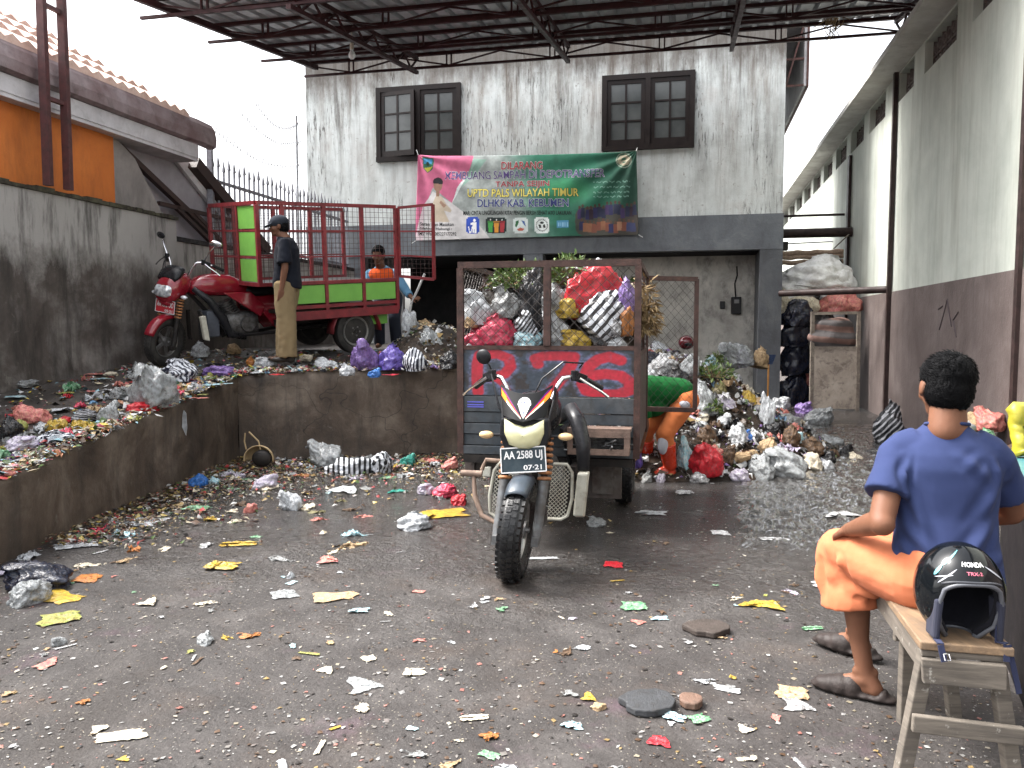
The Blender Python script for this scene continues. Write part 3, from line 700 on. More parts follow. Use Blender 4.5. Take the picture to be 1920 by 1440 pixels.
# clump of straw nest hanging by the right truss end
q=aty(1563,40,11.6); mb=MB(); r9=random.Random(8)
for i in range(60):
    a=q+Vector((r9.gauss(0,.05),r9.gauss(0,.05),r9.gauss(0,.09))); mb.bar(a,a+Vector((r9.gauss(0,.06),r9.gauss(0,.06),r9.gauss(-.03,.08))),.008)
tag(mb.build('bird_nest',mat('straw',(.3,.2,.1),None,9,.8),loc=q),'tangled straw clump hanging under the shed roof near the right wall','nest')
# ================================================= CARGO TRICYCLES
MTyre=mat('wet_rubber',(.006,.006,.007),(.016,.016,.016),14,.28,bump=.3,rvar=.1,spec=.3)
MTyreDry=mat('dusty_rubber',(.02,.019,.019),(.05,.046,.042),9,.7,bump=.2)
MRim=mat('steel_rim',(.35,.35,.36),(.2,.19,.18),6,.35,.8,dirt=.4)
MChrome=mat('chrome',(.7,.7,.72),(.55,.55,.57),12,.14,1,rvar=.06)
MBlkP=mat('black_plastic',(.012,.012,.014),(.02,.02,.022),10,.3)
MBlkM=mat('greasy_black_metal',(.015,.014,.014),(.035,.03,.027),12,.5,.2,bump=.3,dirt=.4)
MSpring=mat('orange_spring',(.42,.17,.055),(.25,.11,.05),18,.55,bump=.2,dirt=.4)
MGaiter=mat('black_gaiter',(.03,.022,.02),None,12,.6)
MFork=mat('worn_grey_fork',(.16,.17,.18),(.09,.085,.08),14,.5,.3,bump=.3,dirt=.5,dcol=(.06,.045,.03))
MCream=mat('cream_guard',(.52,.52,.45),(.36,.34,.28),6,.45,bump=.1,dirt=.5,dcol=(.12,.09,.06))
MRustBar=mat('rusty_iron',(.07,.03,.022),(.03,.017,.015),16,.8,bump=.5,dirt=.5)
MSeat=mat('black_vinyl',(.012,.012,.013),(.02,.02,.021),6,.38)
k=NT('aged_headlight_lens'); v=k.mapping((1,1,1)); f=k.noise(v,7,4,.5); k.base(k.ramp(f,[(.35,(.62,.60,.36)),(.7,(.42,.40,.2))])); k.put('Roughness',.2); k.put('Coat Weight',1.0); k.put('Coat Roughness',.03); MLensOld=k.m
k=NT('clear_headlight_lens'); v=k.mapping((1,1,1)); f=k.noise(v,22,3,.5); k.base(k.ramp(f,[(.4,(.75,.78,.8)),(.6,(.3,.32,.35))])); k.put('Roughness',.08); k.put('Metallic',.4); MLensNew=k.m
MAmber=mat('faded_amber_lens',(.62,.45,.25),(.5,.33,.16),20,.25)
MWhiteP=mat('white_print',(.72,.72,.72),(.6,.6,.6),40,.5)
MPlateBlk=mat('black_number_plate',(.02,.035,.045),(.04,.055,.065),20,.45)
MPlateRed=mat('red_number_plate',(.42,.02,.03),(.36,.02,.03),20,.4)

def wheel(name,parent,c,R,wd,axis,mt,hub=.6,spokes=True):
    t=MB(); c=Vector(c); ax=Vector(axis).normalized(); r=wd/2
    prof=[]  # tyre section as a lathe about the axle, from one bead round to the other
    ri=R-.11*R/.28
    P=[(-.42,ri),(-.95,ri+.03),(-1.02,R-.05),(-.86,R-.018),(-.6,R-.004),(-.3,R+.001),(0,R+.002),(.3,R+.001),(.6,R-.004),(.86,R-.018),(1.02,R-.05),(.95,ri+.03),(.42,ri)]
    n=56; x=ax.orthogonal().normalized(); y=ax.cross(x); vs=[]
    for i in range(n):
        a=2*PI*i/n; d=x*math.cos(a)+y*math.sin(a)
        for (q,rr) in P: vs.append(c+d*rr+ax*(q*r))
    L=len(P); fs=[(i*L+k,((i+1)%n)*L+k,((i+1)%n)*L+k+1,i*L+k+1) for i in range(n) for k in range(L-1)]
    t.add(vs,fs); w=thingless(name,parent)
    ob=t.build('tyre',mt,w,smooth='all')
    # tread blocks
    tb=MB(); m=44
    for i in range(m):
        a=2*PI*i/m; d=x*math.cos(a)+y*math.sin(a); tt=-x*math.sin(a)+y*math.cos(a)
        for q,tw,sk in ((-.72,.3,.0),(-.25,.34,.3),(.25,.34,-.3),(.72,.3,0)):
            o=c+d*(R-.004-(.012 if abs(q)>.5 else 0))+ax*(q*r)+tt*(sk*.02); h=PI*R/m*.68
            a1=ax*(tw*r*.62); t1=tt*h; up=d*.010
            tb.hexa([o-a1-t1,o+a1-t1,o+a1+t1,o-a1+t1,o-a1-t1+up,o+a1-t1+up,o+a1+t1+up,o-a1+t1+up])
    k=tb.build('tread',mt,w); kind(k,'part') if False else None
    rm=MB(); rm.torus(c,ax,ri+.004,.016,40,8,sq=r*.5/.016); rm.tube([c-ax*.05,c+ax*.05],.05,20)
    if spokes:
        for i in range(5):
            a=2*PI*i/5; d=x*math.cos(a)+y*math.sin(a); rm.bar(c+d*.04,c+d*(ri),.035,.02,up=ax)
    rm.tube([c-ax*.07,c+ax*.07],.015,8)
    rm.build('rim',MRim,w,smooth=True)
    return w
def thingless(name,parent):
    o=bpy.data.objects.new(name,None); sc.collection.objects.link(o); o.parent=parent; o.empty_display_size=.1; return o
def disc_wheel(name,parent,c,R,wd,axis,mt):
    c=Vector(c); ax=Vector(axis).normalized(); w=thingless(name,parent); r=wd/2; ri=R-.1
    t=MB(); t._lathe(c,ax,[(-r*.6,ri),(-r*1.0,ri+.03),(-r*1.02,R-.04),(-r*.85,R-.012),(-r*.3,R),(r*.3,R),(r*.85,R-.012),(r*1.02,R-.04),(r*1.0,ri+.03),(r*.6,ri)],48); t.build('tyre',mt,w,smooth=True)
    t=MB(); t._lathe(c,ax,[(r*.5,ri+.006),(r*.75,ri),(r*.7,ri-.02),(r*.2,ri-.035),(r*.15,.08),(r*.5,.06),(r*.6,.03),(r*.6,.001)],36)
    for i in range(5): a=2*PI*i/5; x=ax.orthogonal().normalized(); y=ax.cross(x); q=c+(x*math.cos(a)+y*math.sin(a))*.055; t.tube([q+ax*r*.3,q+ax*(r*.72)],.012,6)
    t.build('rim',MRim,w,smooth=True)
    return w

def tricycle(p):
    """local frame: +X forward, +Y its left, origin on the ground midway between the rear wheels"""
    t=thing('cargo_tricycle',p['label'],'cargo tricycle',M=p['M'],group=None); L=p['L']; R=.28; body=p['body']
    wheel('front_wheel',t,(L,0,R),R,p.get('fw',.13),(math.sin(p['steer'])*-1,math.cos(p['steer']),0),p['tyre'])
    # fork
    for s in (-1,1):
        fk=thingless('fork_leg',t); y=s*.112
        m=MB(); m.tube([(L+.01,y,.22),(L-.01,y,.27),(L-.06,y,.55)],[.024,.028,.03],14); m.box(L-.02,L+.045,y-.02,y+.02,.2,.25); m.build('slider',p['slider'],fk,smooth=True)
        m=MB(); a=Vector((L-.06,y,.545)); b=Vector((L-.118,y,.80)); m.tube([a,b],.02,12); m.build('stanchion',MGaiter,fk,smooth=True)
        m=MB(); n=8
        for i in range(n): m.torus(a.lerp(b,(i+.5)/n),b-a,.031,.009,20,8,sq=1.1)
        m.build('spring',MSpring,fk,smooth=True)
    m=MB(); m.bar((L-.105,-.14,.785),(L-.105,.14,.785),.07,.03); m.bar((L-.17,-.13,.98),(L-.17,.13,.98),.07,.03); m.tube([(L-.10,-.112,.76),(L-.17,-.112,1.0)],.018,10); m.tube([(L-.10,.112,.76),(L-.17,.112,1.0)],.018,10); m.tube([(L-.12,0,.72),(L-.21,0,1.0)],.03,12); m.build('triple_clamp',MBlkM,t)
    # mudguard: a curved blade over the tyre
    m=MB(); vs=[];fs=[]; na,nb=14,7; a0,a1=p['fender']
    for i in range(na+1):
        a=math.radians(a0+(a1-a0)*i/na)
        for j in range(nb+1):
            q=(j/nb-.5)*2; wdt=.072*(1-.12*(i/na-.5)**2*4); rr=R+.032-.026*q*q
            rr-= .018*max(0,abs(q)-.72)/.28
            vs.append((L-.0+rr*math.cos(a),q*wdt,R+rr*math.sin(a)))
    for i in range(na):
        for j in range(nb): k=i*(nb+1)+j; fs.append((k,k+1,k+nb+2,k+nb+1))
    m.add(vs,fs); f=m.build('mudguard',p['fendmat'],t,smooth='all'); q=f.modifiers.new('s','SOLIDIFY'); q.thickness=.006
    # number plate
    pt=thingless('number_plate',t); pz=.675; px=L+.005; roll=p.get('roll',0); U=Vector((0,math.cos(roll),-math.sin(roll))); V=Vector((-.12,math.sin(roll)*.99,math.cos(roll)*.99)).normalized(); O=Vector((px,0,pz)); Nn=U.cross(V)
    pw,ph=.25,.135
    m=MB(); m.prism([O-U*pw/2-V*ph/2,O+U*pw/2-V*ph/2,O+U*pw/2+V*ph/2,O-U*pw/2+V*ph/2],Nn*-.004); m.build('plate',p['plate'],pt)
    m=MB(); e=.006
    for a,b,c,d in ((-pw/2,-ph/2,pw/2,-ph/2),(pw/2,-ph/2,pw/2,ph/2),(pw/2,ph/2,-pw/2,ph/2),(-pw/2,ph/2,-pw/2,-ph/2)):
        m.bar(O+U*a+V*b+Nn*.003,O+U*c+V*d+Nn*.003,e,.003,up=Nn)
    m.build('border',MWhiteP,pt)
    text_on(p['num'],O+V*.022,U,V,.215,.055,MWhiteP,pt,bold=.02,lift=.004)
    text_on(p['date'],O+V*-.043+U*.05,U,V,.10,.026,MWhiteP,pt,bold=.02,lift=.004)
    # headlight with its cowl
    hx=L-.03
    if p['kind']=='old':
        m=MB(); prof=[(-.115,.90),(-.116,.82),(-.088,.752),(-.03,.73),(.03,.73),(.088,.752),(.116,.82),(.115,.90),(.055,.872),(0,.858),(-.055,.872)]
        m.prism([(hx+.0,y,z) for y,z in prof],(.03,0,0)); 
        c=Vector((hx+.058,0,.79)); n=len(prof); o=len(m.v)
        # bulge the lens forward
        m=MB(); rings=[(1,.0),(.93,.03),(.75,.05),(.4,.062),(.02,.066)]; cy,cz=0,.81
        vs=[]
        for s_,dx in rings:
            for y,z in prof: vs.append((hx+dx,cy+(y-cy)*s_,cz+(z-cz)*s_))
        fs=[(i*n+k,i*n+(k+1)%n,(i+1)*n+(k+1)%n,(i+1)*n+k) for i in range(len(rings)-1) for k in range(n)]; m.add(vs,fs)
        m.build('headlight',MLensOld,t,smooth='all')
        # black surround
        out=[(-.135,.9),(-.142,.8),(-.108,.715),(-.035,.672),(.035,.672),(.108,.715),(.142,.8),(.135,.9)]
        m=MB(); m.prism([(hx-.07,y,z) for y,z in out],(.085,0,0)); m.build('headlight_surround',MBlkP,t,bevel=.012)
        # visor cowl sloping back over the lamp with winged points
        nA,nB=28,24
        def cw(s_,q):  # s_ 0..1 across, q 0..1 up
            y=(s_-.5)*2; up=q
            zc=.884+.15*q+(.05*abs(y)**2.2*q+ .028*abs(y)*(1-q)) ; wd=.118+.028*q
            x=hx+.05-.075*q-.05*y*y
            return Vector((x,y*wd,zc))
        img=np.zeros((nB*4,nA*4,3)); img[:]=(.03,.03,.04)
        for j in range(nB*4):
            for i in range(nA*4):
                Y=(i/(nA*4-1)-.5)*2; q=j/(nB*4-1); ay=abs(Y); col=None
                # flame wings sweeping from the centre bottom outwards and up
                e=q-(.08+.62*max(0,ay-.08)); 
                if ay>.1 and -.02<e<.34*min(1,ay*1.3) and q<.9:
                    e2=e/(.34*min(1,ay*1.3)); col=(.93,.9,.85) if e2<.22 else (.95,.62,.15) if e2<.42 else (.85,.12,.12) if e2<.72 else (.3,.1,.4)
                    if ay>.78 and e2<.6: col=(.95,.55,.12)
                # teardrop shield sticker
                r=math.hypot(Y/.36,(q-.60)/.42)
                wq=.27*(max(0,(q-.12)/.5))**.7 if q<.55 else .27*math.sqrt(max(0,1-((q-.55)/.32)**2))
                if q>.12 and ay<wq: col=(.92,.93,.93)
                if q>.12 and ay<wq*.55:
                    if .64<q<.72 and (int(i/3)%2==0): col=(.1,.15,.4)
                    if .56<q<.585: col=(.85,.5,.1)
                    if .27<q<.36 and (int(i/3)%2==0): col=(.1,.2,.45)
                if col: img[j,i]=col
        ob=paint_grid('cowl',nA*4,nB*4,cw,img,attr_mat('cowl_print',.5,0,.1,8,.0,spec=.25),t,thick=-.006)
        for s in (-1,1):
            m=MB(); m.prism([(hx-.02,s*.12,.87),(hx-.14,s*.15,.90),(hx-.2,s*.15,1.03),(hx-.105,s*.148,1.075),(hx-.09,s*.143,1.0)],(0,s*.012,0)); m.build('cowl_side',MBlkP,t,bevel=.004)
    else:
        # rounded red fairing with black screen
        m=MB(); m.loft([(L-.28,0,.93,.10,.08),(L-.24,0,.92,.14,.13),(L-.14,0,.9,.155,.16),(L-.04,0,.87,.148,.15),(L+.03,0,.84,.125,.12),(L+.055,0,.83,.09,.085)],28,2.4); m.build('fairing',body,t,smooth='all')
        m=MB(); m.loft([(L-.2,0,1.08,.09,.02),(L-.15,0,1.07,.125,.05),(L-.07,0,1.03,.14,.06),(L-.01,0,.985,.12,.035)],24,2.4); m.build('windscreen',MBlkP,t,smooth='all')
        m=MB(); m.loft([(L-.02,0,.86,.118,.075),(L+.04,0,.855,.11,.072),(L+.07,0,.848,.092,.06),(L+.085,0,.84,.06,.035)],22,3.2); m.build('headlight',MLensNew,t,smooth='all')
        m=MB(); m.loft([(L-.06,0,.72,.05,.035),(L+.0,0,.71,.07,.04),(L+.04,0,.73,.05,.02)],16,2.2); m.build('chin',body,t,smooth='all')
    # handlebar
    hb=MB()
    Z=.945 if p['kind']=='old' else 1.0
    for s in (-1,1):
        hb.tube([(L-.21,s*.04,Z),(L-.215,s*.11,Z+.015),(L-.245,s*.15,Z+.12),(L-.26,s*.18,Z+.165),(L-.30,s*.225,Z+.175),(L-.40,s*.33,Z+.135),(L-.46,s*.375,Z+.10)],.0125,10)
    hb.build('handlebar',MChrome,t,smooth=True)
    for s in (-1,1):
        m=MB(); m.tube([(L-.37,s*.305,Z+.15),(L-.47,s*.385,Z+.097)],.019,12); m.build('grip',MBlkP,t,smooth=True)
        m=MB(); m.bar((L-.31,s*.25,Z+.175),(L-.355,s*.295,Z+.155),.05,.05); m.tube([(L-.30,s*.245,Z+.15),(L-.30,s*.245,Z+.21)],.024,10); m.build('switch_housing',MBlkP,t,bevel=.004)
        m=MB(); m.tube([(L-.29,s*.275,Z+.165),(L-.30,s*.33,Z+.13),(L-.33,s*.40,Z+.085),(L-.345,s*.435,Z+.055)],[.009,.008,.007,.009],8); m.build('brake_lever',MChrome,t,smooth=True)
        # turn signals
        m=MB(); yy=s*(.19 if p['kind']=='old' else .16)
        m.tube([(hx-.04,s*.12,.80),(hx-.04,yy,.80)],.009,8); m.build('signal_stalk',MBlkP,t)
        m=MB(); m.ell((hx-.03,yy+s*.035,.80),(.03,.042,.022)); m.build('turn_signal',MAmber if p['kind']=='old' else MLensNew,t,smooth='all')
    for s,mat_ in p['mirrors']:
        m=MB(); b=Vector((L-.31,s*.25,Z+.2)); e=b+Vector((.0,s*.03,.05)) if p['kind']=='old' else b+Vector((-.03,s*.10,.16))
        m.tube([b,b.lerp(e,.5)+Vector((.01,0,.015)),e],.006 if p['kind']=='old' else .009,8); m.build('mirror_stem',MBlkP if p['kind']=='old' else MChrome,t,smooth=True)
        m=MB(); rot=Euler((0,math.radians(10),s*.3)).to_matrix(); m.ell(e+Vector((0,s*.02,.035)),(.022,.05,.046) if p['kind']=='old' else (.022,.075,.04),rot); m.build('mirror',mat_,t,smooth='all')
    # cables
    m=MB(); m.tube([(L-.1,.02,.98),(L-.08,.09,1.12),(L-.13,.2,1.21),(L-.24,.3,1.2),(L-.3,.27,1.17)] if p['kind']=='old' else [(L-.1,.02,.98),(L-.1,-.1,1.1),(L-.28,-.25,1.17)],.005,6); m.tube([(L-.25,-.24,1.13),(L-.1,-.16,.95),(L-.12,-.06,.8)],.006,6); m.build('control_cables',MBlkP,t,smooth=True)
    # frame, tank, seat, engine
    m=MB()
    for a,b in (((L-.19,0,.93),(L-.62,0,.42)),((L-.62,0,.42),(L-.66,0,.28)),((L-.2,0,.97),(L-1.25,0,.72))): m.tube([a,b],.024,10)
    for s in (-1,1):
        m.tube([(L-.64,s*.12,.3),(L-1.2,s*.16,.3),(L-1.9,s*.22,.36)],.022,8); m.tube([(L-.62,0,.42),(L-.66,s*.12,.3)],.02,8); m.bar((L-1.2,s*.22,.42),(-.55,s*.22,.45),.05,.07)
    m.build('frame',MBlkM if p['kind']=='old' else mat('black_frame_paint',(.02,.018,.018),None,9,.4),t)
    tk=p['tank']
    m=MB(); m.loft([(L-.98,0,.80,.07,.05),(L-.92,0,.83,.10,.09),(L-.75,0,.875,.14,.125),(L-.55,0,.885,.155,.13),(L-.4,0,.88,.145,.115),(L-.3,0,.865,.1,.075),(L-.27,0,.86,.05,.035)],28,2.5); m.build('fuel_tank',tk,t,smooth='all')
    m=MB(); m.loft([(L-1.42,0,.80,.12,.04),(L-1.38,0,.80,.15,.055),(L-1.2,0,.79,.15,.055),(L-1.0,0,.79,.12,.055),(L-.9,0,.82,.09,.04)],22,3); m.build('seat',MSeat,t,smooth='all')
    m=MB(); m.loft([(L-1.05,0,.42,.11,.12),(L-.95,0,.42,.13,.15),(L-.72,0,.42,.12,.14),(L-.66,0,.44,.08,.1)],16,4); m.tube([(L-.78,0,.5),(L-.68,0,.68)],.075,14)
    for i in range(7): m.tube([(L-.79+.017*i,0,.53+.025*i),(L-.787+.017*i,0,.537+.025*i)],.1,14)
    m.tube([(L-.9,.12,.42),(L-.9,.165,.42)],.085,18); m.tube([(L-.9,-.12,.42),(L-.9,-.165,.42)],.085,18)
    m.build('engine',mat('engine_alloy',(.16,.16,.16),(.05,.045,.04),22,.45,.6,bump=.3,dirt=.4),t,smooth=True)
    for s in (-1,1):
        m=MB(); m.prism([(L-.9,s*.13,.74),(L-1.42,s*.16,.76),(L-1.45,s*.17,.34),(L-1.25,s*.17,.33),(L-1.08,s*.15,.55)],(0,s*.025,0)); m.build('side_panel',body,t,bevel=.012)
        # crash bar guard with expanded-metal screen
        gx=L-.33; yy=.235*s
        m=MB(); lo_,hi_=.27,.60; loop=[(gx,s*.12,hi_),(gx,s*.2,hi_),(gx-.01,s*.235,hi_-.05),(gx-.015,s*.25,lo_+.12),(gx-.01,s*.235,lo_+.02),(gx,s*.2,lo_),(gx,s*.12,lo_)]
        m.tube(loop,.010,8); m.build('guard_bar',MCream if p['kind']=='old' else MBlkM,t,smooth=True)
        m=MB(); m.wires((gx,min(s*.115,s*.225),lo_+.01),(0,1,0),(0,0,1),.11,hi_-lo_-.02,.017,.0022); m.build('guard_screen',MCream if p['kind']=='old' else MBlkM,t)
    m=MB(); m.prism([(L-.36,.275,.28),(L-.30,.27,.3),(L-.27,.27,.56),(L-.33,.275,.57)] ,(0,.065,0)); m.build('leg_shield',MCream,t,bevel=.012)
    if p['kind']=='old':
        m=MB(); m.tube([(L-.32,.30,.57),(L-.36,.29,.72),(L-.42,.25,.84),(L-.5,.2,.92)],[.035,.045,.05,.045],12); m.build('leg_shield_hose',MBlkP,t,smooth='all')
        m=MB(); m.tube([(L-.2,-.16,.26),(L-.22,-.26,.3),(L-.26,-.32,.4),(L-.3,-.35,.52)],[.013,.014,.015,.012],10); m.tube([(L-.3,-.30,.53),(L-.3,-.43,.53)],.02,10); m.tube([(L-.35,-.16,.6),(L-.33,-.29,.61),(L-.33,-.31,.55)],.014,8); m.build('brake_pedal',mat('rusty_pedal',(.22,.15,.11),(.12,.08,.06),16,.75,bump=.4),t,smooth=True)
    # axle, springs, rear wheels
    m=MB(); m.tube([(0,-.5,.28),(0,.5,.28)],.03,12); m.ell((0,.05,.28),(.1,.09,.1)); 
    for s in (-1,1):
        for q in range(3): m.bar((-.36+.06*q,s*.36,.335+.0*q-.02*q),(.36-.06*q,s*.36,.335-.02*q),.05,.014)
    m.build('rear_axle',MBlkM,t)
    for s in (-1,1): (disc_wheel)('rear_wheel',t,(0,s*p['track'],R),R,.15,(0,s,0),p['tyre'] if p['kind']=='old' else MTyreDry)
    if p['kind']=='new':
        m=MB(); m.box(L-.56,L-.42,-.13,.15,.30,.60); m.build('radiator_box',mat('slate_radiator',(.07,.08,.10),(.04,.045,.06),8,.5,bump=.2),t,bevel=.015)
        m=MB(); m.tube([(L-.30,.10,.86),(L-.46,.15,.72),(L-.60,.17,.50),(L-.66,.17,.32),(L-.85,.17,.27)],[.03,.045,.05,.045,.03],12); m.build('down_cowl',MBlkP,t,smooth='all')
        m=MB(); m.prism([(L-.62,.125,.80),(L-.95,.135,.80),(L-1.12,.155,.62),(L-1.05,.155,.50),(L-.82,.15,.66)],(0,.03,0)); m.build('tank_side_panel',body,t,bevel=.012)
    # turn the steering (about its raked axis) and let the front lean
    names=('front_wheel','fork_leg','triple_clamp','mudguard','number_plate','headlight','cowl','fairing','windscreen','chin','handlebar','grip','switch_housing','brake_lever','signal_stalk','turn_signal','mirror','control_cables')
    O=Vector((L-.135,0,.88)); ax=Vector((-.07,0,.24)).normalized(); Rm=Matrix.Translation(O)@Matrix.Rotation(p['turn'],4,ax)@Matrix.Translation(-O)
    def walk(o,fn):
        if o.type=='MESH': fn(o)
        for c in o.children: walk(c,fn)
    for c in list(t.children):
        if c.name.startswith(names):
            if p['turn']: walk(c,lambda o:o.data.transform(Rm))
        if p['lean']:
            def sh(o):
                for v in o.data.vertices:
                    k=min(1,max(0,(v.co.x-(L-.8))/.35)); v.co.y+=p['lean']*min(v.co.z,.62)*k
            walk(c,sh)
    return t

# ---------- the black one with the sprayed number
MGreyBlue=mat('scuffed_blue_grey',(.10,.125,.15),(.06,.075,.09),6,.45,bump=.15,dirt=.45)
ang=math.atan2(-.98,-.2)
MA=Matrix.Translation((.42,6.45,0))@Matrix.Rotation(ang,4,'Z')
TA=tricycle(dict(label='black cargo tricycle heaped with refuse, red R 76 sprayed on its front board',M=MA,L=2.1,body=MBlkP,tank=MBlkP,slider=MFork,fender=(52,125),lean=.105,turn=0,fendmat=mat('scuffed_slate_mudguard',(.05,.065,.085),(.03,.04,.05),7,.35,bump=.1,dirt=.3),
  plate=MPlateBlk,num='AA 2588 UJ',date='07·21',roll=math.radians(-5),kind='old',steer=0,tyre=MTyre,mirrors=[(-1,MBlkP)],track=.49,fw=.135))
CX,CR,CW=.87,-.62,.625     # front, rear, half width of the box
# sprayed front board
def seg_d(P,a,b):
    ax,ay=a;bx,by=b; dx,dy=bx-ax,by-ay; L2=dx*dx+dy*dy; t=np.clip(((P[0]-ax)*dx+(P[1]-ay)*dy)/L2,0,1)
    return np.hypot(P[0]-(ax+t*dx),P[1]-(ay+t*dy))
def polyd(P,pts):
    d=np.full(P[0].shape,1e9)
    for a,b in zip(pts,pts[1:]): d=np.minimum(d,seg_d(P,a,b))
    return d
def sm(x): x=np.clip(x,0,1); return x*x*(3-2*x)
def npnoise(shape,freq,seed,oct=4):
    rs=np.random.RandomState(seed); out=np.zeros(shape); amp=1;tot=0
    for o in range(oct):
        fx,fy=max(2,int(freq*shape[1]/shape[0]*2**o)),max(2,int(freq*2**o)); g=rs.rand(fy+2,fx+2)
        yy=np.linspace(0,fy,shape[0]); xx=np.linspace(0,fx,shape[1]); yi=yy.astype(int).clip(0,fy-1); xi=xx.astype(int).clip(0,fx-1); ty=sm(yy-yi)[:,None]; tx=sm(xx-xi)[None,:]
        a=g[yi][:,xi]*(1-tx)+g[yi][:,xi+1]*tx; b=g[yi+1][:,xi]*(1-tx)+g[yi+1][:,xi+1]*tx
        out+=amp*(a*(1-ty)+b*ty); tot+=amp; amp*=.55
    return out/tot
NX,NY=330,112
gx,gy=np.meshgrid(np.linspace(150,1335,NX),np.linspace(1110,712,NY))   # board measured in the same units both ways
R1=[(262,1085),(255,960),(258,840),(275,762)]; R2=[(275,765),(400,752),(478,790),(492,860),(450,925),(370,955),(330,955)]; R3=[(380,955),(440,1010),(470,1085)]
S7=[(680,838),(662,790),(720,768),(830,765),(925,770),(905,850),(850,950),(790,1040),(760,1085)]
S6=[(1235,800),(1160,768),(1085,795),(1030,850),(1000,930),(985,1000),(1010,1060),(1100,1090),(1220,1088),(1300,1050),(1300,985),(1240,930),(1140,915),(1040,930)]
d=np.minimum(np.minimum(polyd((gx,gy),R1)-44,polyd((gx,gy),R2)-42),np.minimum(polyd((gx,gy),S7)-43,polyd((gx,gy),S6)-46))
d=np.minimum(d,polyd((gx,gy),R3)-30)
nz_=npnoise((NY,NX),5,1); nf=npnoise((NY,NX),22,2)
base=np.zeros((NY,NX,3)); base[:]=(.22,.25,.29); base=base*(1-.0)+0; rust=sm((nz_-.5)/.12)[...,None]; base=base*(1-rust*.65)+np.array((.2,.16,.14))*rust*.65
base*= (.8+.4*nf)[...,None]
halo=(1-sm((d-4)/34))[...,None]*(.2+.4*sm((nf-.35)/.3))[...,None]; base=base*(1-halo)+np.array((.50,.50,.68))*halo
red=(1-sm((d+12)/18))[...,None]; rc=np.array((.66,.15,.21))*(.85+.3*nf)[...,None]; wear=(sm((nz_-.66)/.1)*.35)[...,None]; base=base*(1-red*(1-wear))+rc*red*(1-wear)
bt=thingless('front_board',TA)
m=MB(); m.prism([(CX,-CW,.92),(CX,CW,.92),(CX,CW,1.25),(CX,CW-.1,1.25),(CX,-CW+.1,1.25),(CX,-CW,1.2)],(-.02,0,0)); m.build('board',MGreyBlue,bt)
# board as seen from the front: the vehicle's right (-Y) is at the picture's left
paint_grid('sprayed_number',NX,NY,lambda s,t:(CX+.004+.003*math.sin(s*9),-CW+.012+s*(2*CW-.024),.925+t*.325),base,attr_mat('sprayed_paint',.42,.1,.25,7,.25),bt)
m=MB(); 
for z0,z1,dx in ((.50,.56,.02),(.565,.64,.0),(.645,.72,.012),(.725,.80,.0),(.805,.915,.008)): m.box(CX-.02,CX+dx,-CW,CW,z0,z1)
m.build('lower_board',mat('scuffed_slate_board',(.045,.055,.065),(.085,.09,.095),5,.5,bump=.3,dirt=.5),TA,bevel=.004)
m=MB(); 
for z in (.835,.85,.87): m.box(CX+.009,CX+.0115,-CW+.05,-CW+.17,z,z+.008)
m.build('blue_stripes',mat('blue_spray',(.12,.12,.55),None,9,.5),TA)
# box floor and sides
m=MB(); m.box(CR,CX-.021,-CW,CW,.50,.54); m.build('box_floor',MBlkM,TA)
for s in (-1,1):
    m=MB(); m.box(CR,CX-.021,s*CW-.012,s*CW+.012,.541,1.2); m.build('side_board',mat('rusty_side_board%d'%(s>0),(.05,.045,.05),(.09,.06,.05),5,.6,bump=.3,dirt=.5),TA)
# cage
def frame_rect(a,b,c,d_,w=.035): 
    m=MB()
    for p,q in ((a,b),(b,c),(c,d_),(d_,a)): m.bar(p,q,w)
    return m
m=MB(); z0,z1=1.262,1.845
m.bar((CX,-CW-.015,z1),(CX,CW+.015,z1),.045); m.bar((CX,-CW,z0),(CX,CW,z0),.03)
for y in (-CW,0,CW): m.bar((CX,y,z0+.016 if y==0 else .5),(CX,y,z1-.023),.045 if y else .05)
for s in (-1,1):
    m.bar((CR,s*CW,.5),(CR,s*CW,z1),.045); m.bar((CR,s*CW,z1),(CX-.03,s*CW,z1),.04); m.bar((CR,s*CW,1.22),(CX-.03,s*CW,1.22),.035); m.bar((.12,s*CW,1.24),(.12,s*CW,z1-.02),.035)
m.build('cage_frame',MRustBar,TA)
MWire=mat('thin_rusty_wire',(.035,.028,.026),(.06,.05,.045),20,.6,.3)
m=MB(); m.wires((CX+.008,-CW+.02,z0+.02),(0,1,0),(0,0,1),CW-.045,z1-z0-.05,.052,.0027); m.wires((CX+.008,.025,z0+.02),(0,1,0),(0,0,1),CW-.05,z1-z0-.05,.052,.0027); m.build('chain_link',MWire,TA)
for s in (-1,1):
    m=MB(); m.wires((CR,s*CW,1.24),(1,0,0),(0,0,1),CX-CR,z1-1.26,.055,.0021); m.build('chain_link',MWire,TA)
# opened rear gate leaf on its left side (right in the photo)
inv=TA.matrix_basis.inverted(); h0=inv@Vector((1.115,6.93,0)); h1=inv@Vector((1.63,7.1,0))
dv=(h1-h0); g=thingless('rear_gate',TA)
m=frame_rect(h0+Vector((0,0,.70)),h1+Vector((0,0,.67)),h1+Vector((0,0,1.83)),h0+Vector((0,0,1.83)),.04); m.build('gate_frame',MRustBar,g)
m=MB(); m.wires(h0+Vector((0,0,.7)),dv.normalized(),(0,0,1),dv.length,1.12,.055,.0018); m.build('gate_mesh',MWire,g)
